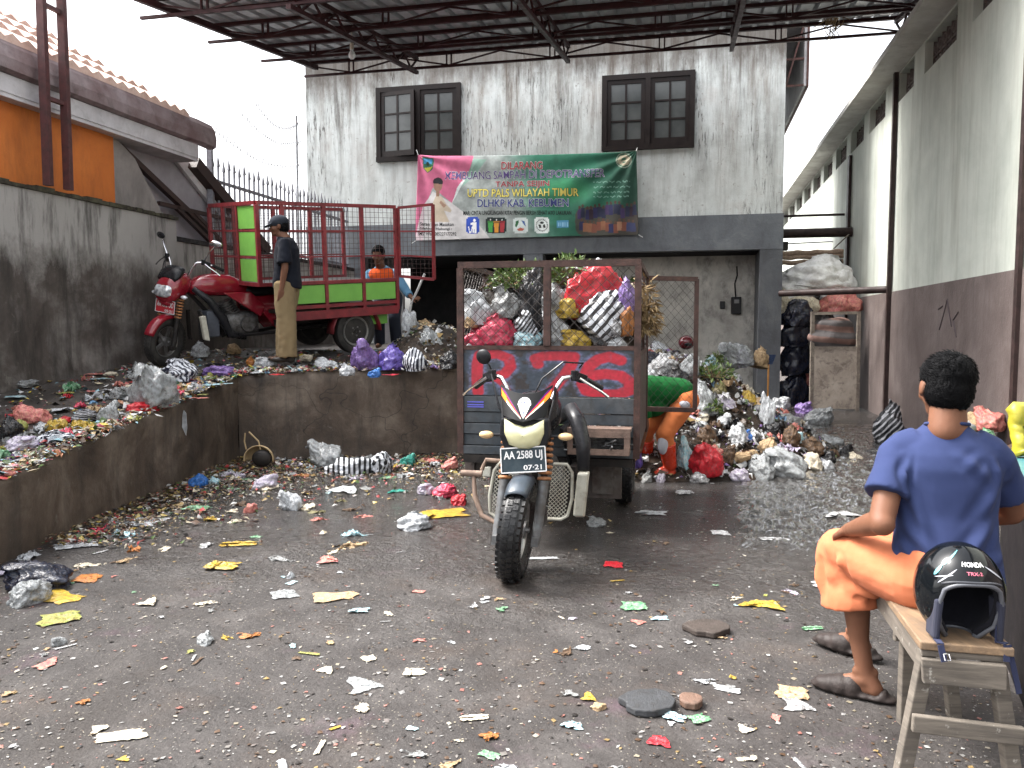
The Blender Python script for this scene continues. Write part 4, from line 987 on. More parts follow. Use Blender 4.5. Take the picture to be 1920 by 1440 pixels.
# toolbox on the front board
tb=thingless('toolbox',TA); y0,y1=.17,.585; zz0,zz1=.545,.725; X0,X1=CX+.025,CX+.17; m=MB()
m.box(X0,X1,y0,y1,zz0,zz0+.02); m.box(X0,X1+.01,y0-.01,y1+.01,zz1-.02,zz1); m.box(X0,X1,y0,y0+.018,zz0+.02,zz1-.02); m.box(X0,X1,y1-.018,y1,zz0+.02,zz1-.02)
m.box(X1-.002,X1+.012,y0,y1,zz0-.0,zz0+.04); m.box(X1-.002,X1+.014,y0-.006,y1+.006,zz1-.06,zz1-.02); m.box(X1-.002,X1+.012,y0-.003,y0+.035,zz0+.04,zz1-.06); m.box(X1-.002,X1+.012,y1-.035,y1+.003,zz0+.04,zz1-.06)
m.build('toolbox_case',mat('rusty_brown_steel',(.20,.13,.10),(.11,.075,.06),12,.75,bump=.5,dirt=.4),tb)
m=MB(); m.box(X0-.004,X0+.004,y0+.02,y1-.02,zz0+.021,zz1-.021); r5=random.Random(5)
for i in range(9): a=Vector((X0+.05+r5.random()*.12,y0+.03+r5.random()*.3,zz0+.03+r5.random()*.05)); m.tube([a,a+Vector((r5.uniform(-.04,.04),r5.uniform(-.16,.16),r5.uniform(-.01,.04)))],.007,6)
m.build('tools',mat('greasy_tools',(.2,.2,.2),(.03,.03,.03),30,.35,.6),tb)
# undercarriage plates and straps
m=MB(); m.box(.72,.78,-.62,-.36,.36,.46); m.bar((.8,-.55,.5),(.8,-.55,.24),.05,.02); m.build('battery_plate',mat('grey_rusty_plate',(.12,.11,.10),(.07,.05,.045),9,.75,bump=.4,dirt=.4),TA)
m=MB(); m.box(.45,.52,.2,.5,.14,.42); m.box(.525,.56,.29,.44,.18,.40); m.bar((.54,.46,.3),(.54,.10,.3),.015); m.build('hanging_plate',bpy.data.materials['grey_rusty_plate'],TA)
m=MB(); m.box(CX-.02,CX+.03,-.6,.6,.44,.495); m.bar((.6,-.3,.48),(L_:=1.2,-.22,.46),.05); m.bar((.6,.3,.48),(1.2,.22,.46),.05); m.build('chassis_beam',MBlkM,TA)
m=MB(); m.box(.86,.90,-.47,-.40,.34,.41); m.build('reflector',MCream,TA,bevel=.006)

# ---------- the red one on the platform
MRedP=mat('crimson_paint',(.25,.009,.022),(.19,.007,.016),5,.22,coat=.5,rvar=.06)
MRedF=mat('red_frame_paint',(.22,.018,.025),(.13,.014,.018),10,.45,bump=.15,dirt=.25)
MGreenP=mat('lime_green_panel',(.17,.42,.07),(.14,.36,.06),5,.45,bump=.1)
MB_=Matrix.Translation((-2.33,10.40,1.13))@Matrix.Rotation(math.atan(.11),4,'X')@Matrix.Rotation(math.atan2(-.686,-.728),4,'Z')
TBk=tricycle(dict(label='red cargo tricycle with a lime green panelled mesh cage, parked on the littered platform',M=MB_,L=2.1,body=MRedP,tank=MRedP,slider=MBlkM,fender=(22,120),lean=0,turn=math.radians(30),fendmat=MRedP,
  plate=MPlateRed,num='AA 9643 OO',date='05·21',roll=0,kind='new',steer=0,tyre=MTyreDry,mirrors=[(1,MChrome),(-1,MBlkP)],track=.52,fw=.11))
FX,RX,HW=1.25,-.6,.62; ZB,ZP,ZT=.66,.90,1.80
m=MB()
near=HW
def P3(x,y,z): return Vector((x,y,z))
for s in (-1,1):
    for x in (FX,.95,.42,-.1,RX): m.bar(P3(x,s*HW,(.52 if x<1 else .9)),P3(x,s*HW,ZT-.021),.042)
    m.bar(P3(RX,s*HW,ZT),P3(FX,s*HW,ZT),.042); m.bar(P3(RX,s*HW,ZP),P3(FX+.02,s*HW,ZP),.04); m.bar(P3(RX,s*HW,ZB-.04),P3(.97,s*HW,ZB-.04),.04); m.bar(P3(RX,s*HW,.52),P3(.97,s*HW,.52),.05,.10)
    m.bar(P3(RX,s*HW,1.2),P3(FX,s*HW,1.2),.018); m.bar(P3(RX,s*HW,1.5),P3(FX,s*HW,1.5),.018)
for z in (ZP,ZT): m.bar(P3(FX,-HW+.02,z),P3(FX,HW-.02,z),.042)
for y in (.14,-.24): m.bar(P3(FX,y,ZP),P3(FX,y,ZT),.035)
for z in (1.2,1.5): m.bar(P3(FX,-HW+.02,z),P3(FX,HW-.02,z),.02)
m.bar(P3(RX,-HW,.52),P3(RX,HW,.52),.05)
m.build('cage_frame',MRedF,TBk)
m=MB(); 
for z0,z1 in ((ZP+.03,1.18),(1.22,1.48),(1.52,ZT-.03)): 
    g=MB(); g.box(FX-.012,FX+.006,.165,HW-.03,z0,z1); g.build('green_panel',MGreenP,TBk)
for s in (-1,1):
    for x0,x1 in ((RX+.03,-.125),(-.075,.395),(.445,.925)):
        g=MB(); g.box(x0,x1,s*HW-.01,s*HW+.008,ZB,ZP-.03); g.build('green_panel',MGreenP,TBk)
g=MB(); g.box(-.5,-.2,HW-.12,HW-.09,.34,.46); g.build('tail_panel',MGreenP,TBk)
g=MB(); g.box(RX+.02,FX-.03,-HW+.03,HW-.03,ZP-.03,ZP-.01) ; g.box(RX,.95,-HW+.02,HW-.02,.54,.58); g.build('box_floor',MBlkM,TBk)
MWireD=mat('dark_welded_mesh',(.05,.03,.03),(.08,.05,.05),20,.5,.3)
for s in (-1,1):
    g=MB(); g.wires(P3(RX,s*HW,ZP+.02),(1,0,0),(0,0,1),FX-RX,ZT-ZP-.03,.062,.0026,False); g.build('welded_mesh',MWireD,TBk)
g=MB(); g.wires(P3(FX,-HW,ZP+.02),(0,1,0),(0,0,1),HW+.14,ZT-ZP-.03,.062,.0026,False); g.build('welded_mesh',MWireD,TBk)
gd=thingless('rear_gate',TBk); a=P3(RX-.03,HW+.02,0); b=a+Vector((-.29,.34,0)); 
m=frame_rect(a+Vector((0,0,.94)),b+Vector((0,0,.9)),b+Vector((0,0,1.83)),a+Vector((0,0,1.79)),.034); m.bar(a+Vector((0,0,1.2)),b+Vector((0,0,1.18)),.02); m.bar(a+Vector((0,0,1.5)),b+Vector((0,0,1.5)),.02); m.build('gate_frame',MRedF,gd)
m=MB(); m.wires(a+Vector((0,0,.93)),(b-a).normalized(),(0,0,1),(b-a).length,.87,.055,.0024,False); m.build('gate_mesh',MWireD,gd)
for s in (-1,1):
    m=MB(); vs=[];fs=[]
    for i in range(13):
        an=PI*i/12; 
        for y in (s*(HW-.16),s*HW): vs.append((.35*math.cos(an),y,.27+.34*math.sin(an)))
    fs=[(2*i,2*i+1,2*i+3,2*i+2) for i in range(12)]; m.add(vs,fs); o=m.build('wheel_arch',MRedF,TBk,smooth='all'); q=o.modifiers.new('s','SOLIDIFY'); q.thickness=.012
# ================================================= PEOPLE
def skin_mat(name,c):
    k=NT(name); v=k.mapping((1,1,1)); f=k.noise(v,9,5,.6); k.base(k.ramp(f,[(.3,tuple(x*.82 for x in c)),(.7,c)])); k.put('Roughness',.55); k.put('Specular IOR Level',.22); k.put('Subsurface Weight',.06); k.b.inputs['Subsurface Radius'].default_value=(.02,.008,.004)
    k.put('Normal',k.bump(k.noise(v,160,3,.6),.15,.002)); return k.m
def cloth(name,c,c2=None,fold=14,st=.5,weave=380,rough=.9,folds=(1,1,.45)):
    k=NT(name); v=k.mapping((1,1,1)); f=k.noise(v,5,5,.6); k.base(k.ramp(f,[(.3,c),(.7,c2 or tuple(x*.82 for x in c))])); k.put('Roughness',rough); k.put('Sheen Weight',.03); k.put('Specular IOR Level',.12)
    w=k.noise(k.mapping(folds),fold,3,.45,.9); k.put('Normal',k.bump(k.noise(v,weave,2,.5),.25,.002,k.bump(w,st,.012))); return k.m
MSkin=skin_mat('tan_skin',(.165,.075,.044)); MSkinD=skin_mat('shaded_tan_skin',(.15,.07,.042))
k=NT('black_hair'); v=k.mapping((1,1,1)); k.base((.003,.003,.0035)); k.put('Roughness',.6); k.put('Specular IOR Level',.07); k.put('Normal',k.bump(k.noise(k.mapping((1,1,.3)),160,4,.7,.4),.9,.004)); MHair=k.m
V=Vector
def lerp(a,b,t): return a+(b-a)*t
def head_mesh(mb,c,R,s=1.0,ears=True):
    """head about 0.22 high facing local +Y (R rotates), c = centre"""
    c=V(c); q=lambda x,y,z:c+R@(V((x,y,z))*s)
    e=lambda p,r:mb.ell(q(*p),tuple(a*s for a in r),R,22,14)
    e((0,-.012,.025),(.074,.092,.082)); e((0,.012,-.02),(.064,.078,.075)); e((0,.035,-.07),(.043,.045,.038)); e((0,-.03,-.03),(.06,.06,.06))
    e((0,.086,-.018),(.012,.020,.022)); e((0,.098,-.03),(.016,.012,.010)); e((0,.07,.022),(.05,.02,.012))
    e((.048,.052,-.03),(.018,.022,.018)); e((-.048,.052,-.03),(.018,.022,.018)); e((0,.083,-.058),(.022,.010,.006)); e((0,.082,-.066),(.018,.010,.006)); e((0,.072,-.095),(.020,.016,.016))
    if ears:
        for sx in (-1,1):
            e((sx*.077,-.012,-.012),(.010,.019,.031)); e((sx*.074,-.002,-.03),(.010,.012,.014))
    mb.cone(q(0,-.03,-.05),.052*s,q(0,-.035,-.15),.054*s,16)
def trunk(mb,rings,yaw,n=40):
    "rings: (centre, half width, half depth) from the bottom up; yaw turns the widths"
    R=Matrix.Rotation(yaw,3,'Z'); vs=[]
    cs=[V(r[0]) for r in rings]
    for i,(c,rx,ry) in enumerate(rings):
        for k in range(n):
            a=2*PI*k/n; cc,ss=math.cos(a),math.sin(a); e=2/2.3
            vs.append(V(c)+R@V((rx*math.copysign(abs(cc)**e,cc),ry*math.copysign(abs(ss)**e,ss),0)))
    m=len(rings); fs=[(i*n+k,i*n+(k+1)%n,(i+1)*n+(k+1)%n,(i+1)*n+k) for i in range(m-1) for k in range(n)]+[tuple(range(n))[::-1],tuple((m-1)*n+k for k in range(n))]
    mb.add(vs,fs)
def creases(co,spec):
    "soft folds: each a valley/ridge along a line a->b, width w, depth d"
    o=0
    for a,b,w,d in spec:
        ab=b-a; t=max(0,min(1,(co-a).dot(ab)/ab.length_squared)); q=(co-(a+ab*t)).length
        env=math.sin(PI*max(.04,min(.96,t)))
        o+=d*env*(math.exp(-(q/w)**2)-.6*math.exp(-((q-2.1*w)/w)**2))
    return o*1.5
def face_details(parent,c,R,s=1.0):
    c=V(c); q=lambda x,y,z:c+R@(V((x,y,z))*s)
    m=MB()
    for sx in (-1,1): m.ell(q(sx*.031,.077,.004),(.013*s,.008*s,.006*s),R,12,8)
    m.build('eyes',mat('eye_dark',(.02,.015,.012),None,9,.2),parent,smooth='all',world=True)
    m=MB()
    for sx in (-1,1): m.ell(q(sx*.031,.084,.022),(.019*s,.006*s,.004*s),R,12,6)
    m.build('eyebrows',MHair,parent,smooth='all',world=True)
def hair_cap(parent,c,R,s=1.0,low=-.02,front=.05,m=MHair,seed=0,vox=.006,tuft=.006):
    c=V(c); mb=MB(); q=lambda x,y,z:c+R@(V((x,y,z))*s)
    mb.ell(q(0,-.018,.034),(.083*s,.098*s,.086*s),R,30,20); mb.ell(q(0,-.038,-.012),(.076*s,.074*s,.088*s),R,26,16)
    Ri=R.transposed()
    def d(co,n):
        l=(Ri@(co-c))/s; 
        k=tuft*(noise.noise(co*70+V((seed,0,0)))+.6*noise.noise(co*140))
        # hairline: pull below the fringe and the nape back under the skin
        hl=(-.09 if l.y<-.03 else -.09+(l.y+.03)*1.5) 
        if l.z<hl: k-=.022*min(1,(hl-l.z)/.03)
        if l.y>.045 and l.z<.055: k-=.03*min(1,(l.y-.045)/.02)
        return k
    return solid('hair',mb,vox*s,m,parent,3,d)
def hand(mb,wrist,d,palm_n,s=1.0,curl=.5,side=1):
    """palm and five bent fingers; d = direction of the fingers, palm_n = palm normal"""
    wrist=V(wrist); d=V(d).normalized(); n=V(palm_n); n=(n-d*n.dot(d)).normalized(); x=d.cross(n)*side
    P=lambda a,b,c_:wrist+(d*a+x*b+n*c_)*s
    mb.cone(P(-.02,0,0),.026*s,P(.02,0,0),.027*s,12); 
    for b in (-.026,-.009,.009,.026): mb.cone(P(.015,b*.7,0),.017*s,P(.085,b,.002),.0125*s,10)
    for b,l in ((-.03,.062),(-.0105,.073),(.0105,.078),(.03,.07)):
        a=P(.085,b,.002); ang=curl*.5; p=a
        for k,f in enumerate((.45,.3,.25)):
            q=p+(d*math.cos(ang)+n*math.sin(ang))*l*f*s; mb.cone(p,(.0098-.0009*k)*s,q,(.0092-.0011*k)*s,9); p=q; ang+=curl*.8
    a=P(.02,.03,.006); b=P(.05,.052,.016); e=P(.078,.055,.028+.01*curl); mb.cone(a,.014*s,b,.0115*s,9); mb.cone(b,.0112*s,e,.009*s,9)

# ---------- seated man, seen from behind
YT=math.radians(-15); F=V((.259,.966,0)); Rr=V((.966,-.259,0)); UP=V((0,0,1)); Rh=V((.99,.1,0))
man=thing('person','person seen from behind in a blue T-shirt and orange shorts, sitting on the wooden bench','person',(1.46,2.64,.47))
P0=V((1.462,2.655,.565)); SH=V((1.475,2.70,1.015)); HC=V((1.482,2.73,1.198))
hR=Matrix.Rotation(math.radians(-9),3,'Z')@Matrix.Rotation(math.radians(7),3,'Y')@Matrix.Rotation(math.radians(-10),3,'X')
lhip=P0-Rh*.09+V((0,0,-.01)); rhip=P0+Rh*.09+V((0,0,-.01)); lkn=V((1.262,3.0,.545)); rkn=V((1.43,3.12,.56)); lan=V((1.335,2.94,.105)); ran=V((1.475,3.34,.105))
lsh=SH-Rr*.153+V((0,0,-.045)); rsh=SH+Rr*.155+V((0,0,-.055)); lel=V((1.232,2.63,.755)); lwr=V((1.238,2.88,.665)); rel=V((1.735,2.74,.76)); rwr=V((1.53,2.98,.66))
b=MB(); head_mesh(b,HC,hR,1.0)
b.cone(HC+V((0,-.03,-.08)),.055,SH+V((0,-.01,.03)),.062,18)
b.cone(lhip,.088,lkn,.058); b.cone(rhip,.088,rkn,.058)
for kn,an in ((lkn,lan),(rkn,ran)):
    calf=lerp(kn,an,.33)+V((.012,-.02,0)); b.cone(kn,.052,calf,.054); b.cone(calf,.054,lerp(kn,an,.72),.037); b.cone(lerp(kn,an,.72),.037,an,.031)
    b.ell(an+V((.028,-.01,-.0)),.018); b.ell(an+V((-.028,.01,0)),.018)
fd1=V((-.84,.54,0)).normalized(); fd2=V((-.66,.75,0)).normalized()
for an,fd in ((lan,fd1),(ran,fd2)):
    hl=an-fd*.035+V((0,0,-.06)); b.cone(an,.03,hl,.031); b.cone(an+V((0,0,-.03)),.032,an+fd*.10+V((0,0,-.065)),.026); b.cone(hl,.026,an+fd*.10+V((0,0,-.072)),.024); b.cone(an+fd*.10+V((0,0,-.068)),.03,an+fd*.14+V((0,0,-.078)),.02)
b.cone(lsh,.048,lel,.041); b.ell(lel+V((0,-.008,-.004)),.041); b.cone(lel,.041,lerp(lel,lwr,.3),.041); b.cone(lerp(lel,lwr,.3),.041,lwr,.027)
b.cone(rsh,.048,rel,.041); b.cone(rel,.041,rwr,.027)
hand(b,lwr,V((.25,.85,-.25)),V((.2,.1,-1)),1.0,.7,1); hand(b,rwr,V((-.5,.75,-.3)),V((-.1,.1,-1)),1.0,.7,-1)
b.cone(P0,.10,SH-V((0,0,.14)),.08); solid('body',b,.0068,MSkin,man,5)
face_details(man,HC,hR)
hc_=hair_cap(man,HC,hR,1.0,tuft=.0028)
m=MB(); r6=random.Random(4); mw=man.matrix_basis; vl=[v for v in hc_.data.vertices]; wh=hR@V((.25,-.55,.8))
for i in range(3200):
    v_=r6.choice(vl); p=mw@v_.co; nn=v_.normal.copy(); l=hR.transposed()@(p-HC)
    if l.z<-.088 or (l.y>.02 and l.z<.045) or l.y>.06: continue
    tang=(nn.cross(wh)*.5+(nn-wh*nn.dot(wh))); tang=(tang-nn*tang.dot(nn)); 
    if tang.length<1e-3: continue
    tang.normalize(); L_=r6.uniform(.012,.022)*(1 if l.z>.02 else .65); up_=.004 if l.z<.03 else .008
    m.tube([p-nn*.002,p+nn*.003+tang*L_*.5,p+nn*up_*r6.uniform(.3,1)+tang*L_],[.0012,.0009,.0003],3,False)
m.build('hair_strands',MHair,man,world=True)
MBlue=cloth('blue_jersey',(.030,.041,.105),(.022,.032,.084),4,.35,520,folds=(1,1,1))
s=MB()
C=lambda t_,dx=0,dy=0:lerp(P0,SH,t_)+Rr*dx+F*dy
trunk(s,[(C(-.10,0,-.01),.150,.115),(C(-.02,0,-.012),.178,.132),(C(.12,0,-.012),.170,.124),(C(.30,0,-.008),.158,.113),(C(.48,0,-.004),.154,.110),(C(.66,0,-.006),.163,.113),(C(.82,0,-.01),.174,.110),(C(.92,0,-.01),.170,.096),(C(1.0,0,-.008),.140,.080),(C(1.06,0,-.004),.104,.070),(C(1.13,0,.0),.068,.062)],YT)
for sg,sh_,el_,k_ in ((-1,lsh,lel,.62),(1,rsh,rel,.64)):
    e_=lerp(sh_,el_,k_); s.tube([SH+Rr*sg*.08+V((0,0,-.012)),lerp(SH+Rr*sg*.08,sh_,.7),sh_+V((0,0,-.004)),lerp(sh_,el_,.3),e_+Rr*sg*.004],[.066,.065,.060,.062,.073],26)
    s.cone(SH+Rr*sg*.10+V((0,0,-.07)),.075,sh_+V((-sg*.012,0,-.05)),.054)
def fold_shirt(co,n):
    f=creases(co,cr); l=co-P0; f+=.0035*noise.noise(co*6)+.0018*noise.noise(co*15)
    return f
nape=SH+V((0,-.06,.03)); bk=lambda u,z:P0+(SH-P0)*(z/.45)+Rr*u-F*(.122*max(.2,1-abs(u/.19)**3)**.5)
cr=[(bk(-.15,.33),bk(-.06,.10),.016,.008),(bk(.16,.36),bk(.05,.16),.018,.008),(bk(.15,.26),bk(.02,.06),.017,.009),(bk(-.16,.20),bk(-.02,.05),.016,.007),
    (bk(.13,.44),bk(.16,.30),.012,.007),(bk(-.135,.45),bk(-.15,.28),.010,.009),(bk(-.17,.06),bk(.0,-.01),.015,.008),(bk(.17,.10),bk(-.02,.01),.015,.008),
    (bk(.10,.45),bk(.03,.37),.014,.005),(bk(-.02,.46),bk(.12,.33),.015,.005),(lsh+V((-.05,-.04,-.03)),lsh+V((-.02,-.07,-.15)),.010,.006),(rsh+V((.02,-.06,-.03)),rsh+V((.03,-.05,-.15)),.011,.006),(bk(-.17,.13),bk(-.05,.02),.012,.006)]
solid('t_shirt',s,.0072,MBlue,man,5,fold_shirt)
m=MB(); cc=SH+V((0,-.004,.062)); pts=[cc+Rr*(.066*math.cos(a))+F*(.060*math.sin(a))+UP*(-.002-.010*math.sin(a)) for a in [2*PI*i/30 for i in range(31)]]; m.tube(pts,.0062,8,False); m.build('collar',MBlue,man,smooth='all',world=True)
MOrg=cloth('orange_drill',(.50,.165,.08),(.41,.12,.055),6,.55,420,.85,(1,1,1))
s=MB()
trunk(s,[(P0+V((0,.0,-.095)),.14,.11),(P0+V((0,0,-.07)),.172,.14),(P0+V((0,0,.0)),.178,.142),(P0+V((0,0,.07)),.168,.126),(P0+V((0,0,.10)),.15,.11)],math.radians(-5))
s.cone(lhip,.112,lkn,.094); s.ell(lkn+V((-.002,.012,-.005)),(.094,.085,.086))
s.tube([lkn+V((0,.0,.02)),lkn+V((.012,-.02,-.09)),lkn+V((.022,-.035,-.195))],[.092,.098,.107],28); s.tube([lkn+V((.05,-.12,.0)),lkn+V((.045,-.10,-.12))],[.085,.062],22)
s.cone(rhip,.110,rkn,.090); s.tube([rkn+V((0,0,.01)),rkn+V((.0,-.01,-.2))],[.09,.10],24)
lk=lambda x,y,z:lkn+V((x,y,z))
cs=[(lk(-.09,-.12,.03),lk(.03,-.14,-.10),.012,.010),(lk(-.08,-.03,.06),lk(-.02,-.10,-.12),.013,.010),(lk(.0,-.18,.06),lk(.06,-.20,-.06),.012,.010),(lk(.06,-.24,.07),lk(.12,-.26,-.05),.013,.011),(lk(-.07,-.05,-.06),lk(.02,-.09,-.17),.014,.011),(lk(.02,-.09,.0),lk(.03,-.13,-.16),.012,.010),(lk(-.10,.02,.0),lk(-.07,-.03,-.18),.013,.010),(lk(.12,-.30,.02),lk(.02,-.12,-.08),.012,.010),(lk(.10,-.34,.07),lk(.0,-.14,.0),.012,.008)]
def fold_sh(co,n): return 1.35*creases(co,cs)+.004*noise.noise(co*9)+.0022*noise.noise(co*24)
solid('shorts',s,.0075,MOrg,man,3,fold_sh)
MClog=mat('dusty_brown_clog',(.035,.027,.025),(.02,.016,.015),14,.55,bump=.3,dirt=.3)
for an,fd in ((lan,fd1),(ran,fd2)):
    sd_=V((-fd.y,fd.x,0)); s=MB(); Mf=Matrix(((fd.x,sd_.x,0),(fd.y,sd_.y,0),(0,0,1)))
    for a_,w_,h_,z_ in ((-.07,.036,.014,.018),(-.04,.042,.015,.018),(.0,.043,.015,.018),(.045,.046,.015,.018),(.09,.048,.015,.018),(.13,.042,.014,.018),(.155,.032,.013,.02)): 
        s.ell(an+fd*a_+V((0,0,z_-an.z)),(.045,w_,h_),Mf,18,10)
    for a_,w_,h_,z_ in ((.045,.046,.05,.035),(.08,.048,.042,.035),(.115,.045,.034,.032),(.14,.038,.026,.03)):
        s.ell(an+fd*a_+V((0,0,z_-an.z)),(.045,w_,h_),Mf,18,12)
    s.ell(an-fd*.065+V((0,0,.03-an.z)),(.02,.036,.022),Mf,16,10)
    solid('clog',s,.006,MClog,man,3)

# ---------- wooden bench
MWood=mat('weathered_plank',(.34,.27,.19),(.22,.175,.13),7,.75,bump=.5,dirt=.35,dcol=(.08,.06,.05))
k=NT('bench_plank'); v=k.mapping((1,1,1),(0,0,A)); g=k.noise(k.mapping((14,1.2,14),(0,0,A)),2.2,7,.7,.6); col=k.ramp(g,[(.3,(.25,.165,.095)),(.5,(.18,.118,.07)),(.7,(.12,.085,.055))]); col=k.mix(k.ramp(k.noise(v,11,6,.7),[(.5,0.0),(.66,.5)]),col,(.1,.08,.065)); k.base(col); k.put('Roughness',.7); k.put('Normal',k.bump(g,.5,.004)); MSeatW=k.m
k=NT('greyed_board'); g=k.noise(k.mapping((1.2,1.2,16)),2.4,7,.7,.5); col=k.ramp(g,[(.3,(.155,.132,.108)),(.5,(.108,.092,.075)),(.7,(.055,.047,.04))]); k.base(k.mix(k.ramp(k.noise(k.mapping((1,1,1)),26,5,.7),[(.62,0.0),(.7,.6)]),col,(.4,.38,.34))); k.put('Roughness',.85); k.put('Normal',k.bump(g,.5,.004)); MBoard=k.m
B0=V((1.325,2.28,0)); bd=W(0.0,1.0)-W(0,0); bd.z=0; bx=V((bd.y,-bd.x,0))
bench=thing('wooden_bench','rough wooden bench with splayed legs under the seated person and the helmet','bench',B0)
Q=lambda a,b_,z: B0+bx*a+bd*b_+V((0,0,z))
hw=.121; Lb=.66; zt=.475
def beam(a,b_,w_,h_,m_=MBoard,nm='leg',up=(0,0,1)):
    q=MB(); q.bar(a,b_,w_,h_,up=up); return q.build(nm,m_,bench,world=True,bevel=.004)
m=MB(); m.hexa([Q(-hw,0,zt-.025),Q(hw+.01,0,zt-.025),Q(hw+.01,Lb,zt-.025),Q(-hw,Lb,zt-.025),Q(-hw,0,zt),Q(hw+.01,0,zt),Q(hw+.01,Lb,zt),Q(-hw,Lb,zt)]); m.build('seat',MSeatW,bench,world=True,bevel=.004)
m=MB(); m.hexa([Q(-hw+.006,.006,zt-.046),Q(hw-.008,.006,zt-.046),Q(hw-.008,.03,zt-.046),Q(-hw+.006,.03,zt-.046),Q(-hw+.006,.006,zt-.027),Q(hw-.008,.006,zt-.027),Q(hw-.008,.03,zt-.027),Q(-hw+.006,.03,zt-.027)]); m.build('end_rail',MBoard,bench,world=True,bevel=.003)
m=MB(); m.hexa([Q(-hw+.01,-.012,zt-.122),Q(hw-.01,-.012,zt-.122),Q(hw-.01,.01,zt-.122),Q(-hw+.01,.01,zt-.122),Q(-hw+.003,-.012,zt-.048),Q(hw-.012,-.012,zt-.048),Q(hw-.012,.01,zt-.048),Q(-hw+.003,.01,zt-.048)]); m.build('apron',MBoard,bench,world=True,bevel=.003)
for sx in (-1,1): beam(Q(sx*(hw-.03),.035,zt-.03),Q(sx*(hw+.04),.02,0),.045,.034,MBoard,'leg')
beam(Q(-hw+.085,.47,zt-.03),Q(-hw+.085,.47,0),.045,.034,MBoard,'leg'); beam(Q(hw-.03,Lb-.12,zt-.03),Q(hw+.03,Lb-.10,0),.045,.034,MBoard,'leg')
for sx in (-1,1):
    m=MB(); m.hexa([Q(sx*(hw-.02)-.012,.05,zt-.10),Q(sx*(hw-.02)+.012,.05,zt-.10),Q(sx*(hw-.02)+.012,Lb-.03,zt-.10),Q(sx*(hw-.02)-.012,Lb-.03,zt-.10),Q(sx*(hw-.02)-.012,.05,zt-.027),Q(sx*(hw-.02)+.012,.05,zt-.027),Q(sx*(hw-.02)+.012,Lb-.03,zt-.027),Q(sx*(hw-.02)-.012,Lb-.03,zt-.027)]); m.build('side_rail',MBoard,bench,world=True,bevel=.003)
beam(Q(-hw-.02,-.02,.236),Q(hw+.035,-.02,.228),.022,.052,MBoard,'rung',up=(0,0,1)); beam(Q(-hw+.035,.445,.33),Q(hw-.01,.50,.33),.022,.045,MBoard,'rung')

# ---------- open-face helmet on the bench end
HT=V((1.352,2.375,.475+.132)); hz=thing('helmet','glossy black open-face helmet with stickers and loose straps on the bench end','helmet',V((HT.x,HT.y,.47)))
hyaw=Matrix.Rotation(math.radians(-8),3,'Z')   # opening looks back at the camera
def hs(th,ph,k=1.0):   # th from crown, ph around, ph=0 straight ahead (towards the camera)
    d=V((math.sin(th)*math.sin(ph),-math.sin(th)*math.cos(ph),math.cos(th))); 
    return HT+hyaw@V((d.x*.122*k,d.y*.132*k,d.z*.148*k))
nu,nv=72,40; vs=[];idx={};fs=[]
def th_max(ph):   # how far down the shell goes at this bearing: high over the face opening, low at the cheeks and nape
    a=abs(((ph+PI)%(2*PI))-PI); A1,A2=math.radians(40),math.radians(58)
    top=math.radians(68); bot=math.radians(158)
    if a<A1: return top+math.radians(10)*(a/A1)**3
    if a<A2: return top+math.radians(10)+(bot-top-math.radians(10))*sm((a-A1)/(A2-A1))
    return bot
def shell(k,name,m_,thick):
    vs=[];fs=[]
    for j in range(nv+1):
        for i in range(nu):
            ph=2*PI*i/nu; th=.02+(th_max(ph)-.02)*j/nv; p=hs(th,ph,k)
            if (p-HT).z<-.13: p=V((p.x,p.y,HT.z-.13))
            vs.append(p)
    for j in range(nv):
        for i in range(nu): a=j*nu+i;b_=j*nu+(i+1)%nu; fs.append((a,a+nu,b_+nu,b_))
    fs.append(tuple(range(nu)))
    m=MB(); m.add(vs,fs); o=m.build(name,m_,hz,smooth='all',world=True); q=o.modifiers.new('s','SOLIDIFY'); q.thickness=thick; q.offset=-1; return o
MHel=mat('gloss_black_shell',(.003,.0035,.005),(.004,.005,.006),8,.09,rvar=.02,spec=.3)
shell(1.0,'shell',MHel,.004); shell(.955,'liner',cloth('black_liner',(.012,.012,.016)),.018)
m=MB(); m.tube([hs(th_max(2*PI*i/nu),2*PI*i/nu,.985) if hs(th_max(2*PI*i/nu),2*PI*i/nu).z>HT.z-.128 else V((hs(th_max(2*PI*i/nu),2*PI*i/nu).x,hs(th_max(2*PI*i/nu),2*PI*i/nu).y,HT.z-.128)) for i in range(nu+1)],.0065,8,False); m.build('rim_trim',mat('grey_rubber_trim',(.10,.105,.12),None,9,.4),hz,smooth='all',world=True)
# raised brow line and stickers following the shell
def arc(name,p0,p1,wd,m_,lift=1.012,n=14,label=None):
    m=MB(); vs=[];fs=[]
    for i in range(n+1):
        t_=i/n; th=lerp(p0[0],p1[0],t_); ph=lerp(p0[1],p1[1],t_); w_=wd*(math.sin(PI*min(1,max(.0,t_)))**.5*.9+.1)
        dth,dph=p1[0]-p0[0],p1[1]-p0[1]; L_=math.hypot(dth,dph); 
        vs+= [hs(th+w_*dph/L_,ph-w_*dth/L_,lift),hs(th-w_*dph/L_,ph+w_*dth/L_,lift)]
    for i in range(n): fs.append((2*i,2*i+1,2*i+3,2*i+2))
    m.add(vs,fs); return m.build(name,m_,hz,smooth='all',world=True,label=label)
R_=math.radians
MCy=mat('cyan_sticker',(.12,.42,.48),None,9,.3); MYe=mat('yellow_sticker',(.55,.6,.05),(.2,.22,.03),90,.35,lo=.48,hi=.52); MSi=mat('silver_sticker',(.35,.36,.4),None,9,.3); MPk=mat('pink_print',(.55,.14,.2),None,9,.4)
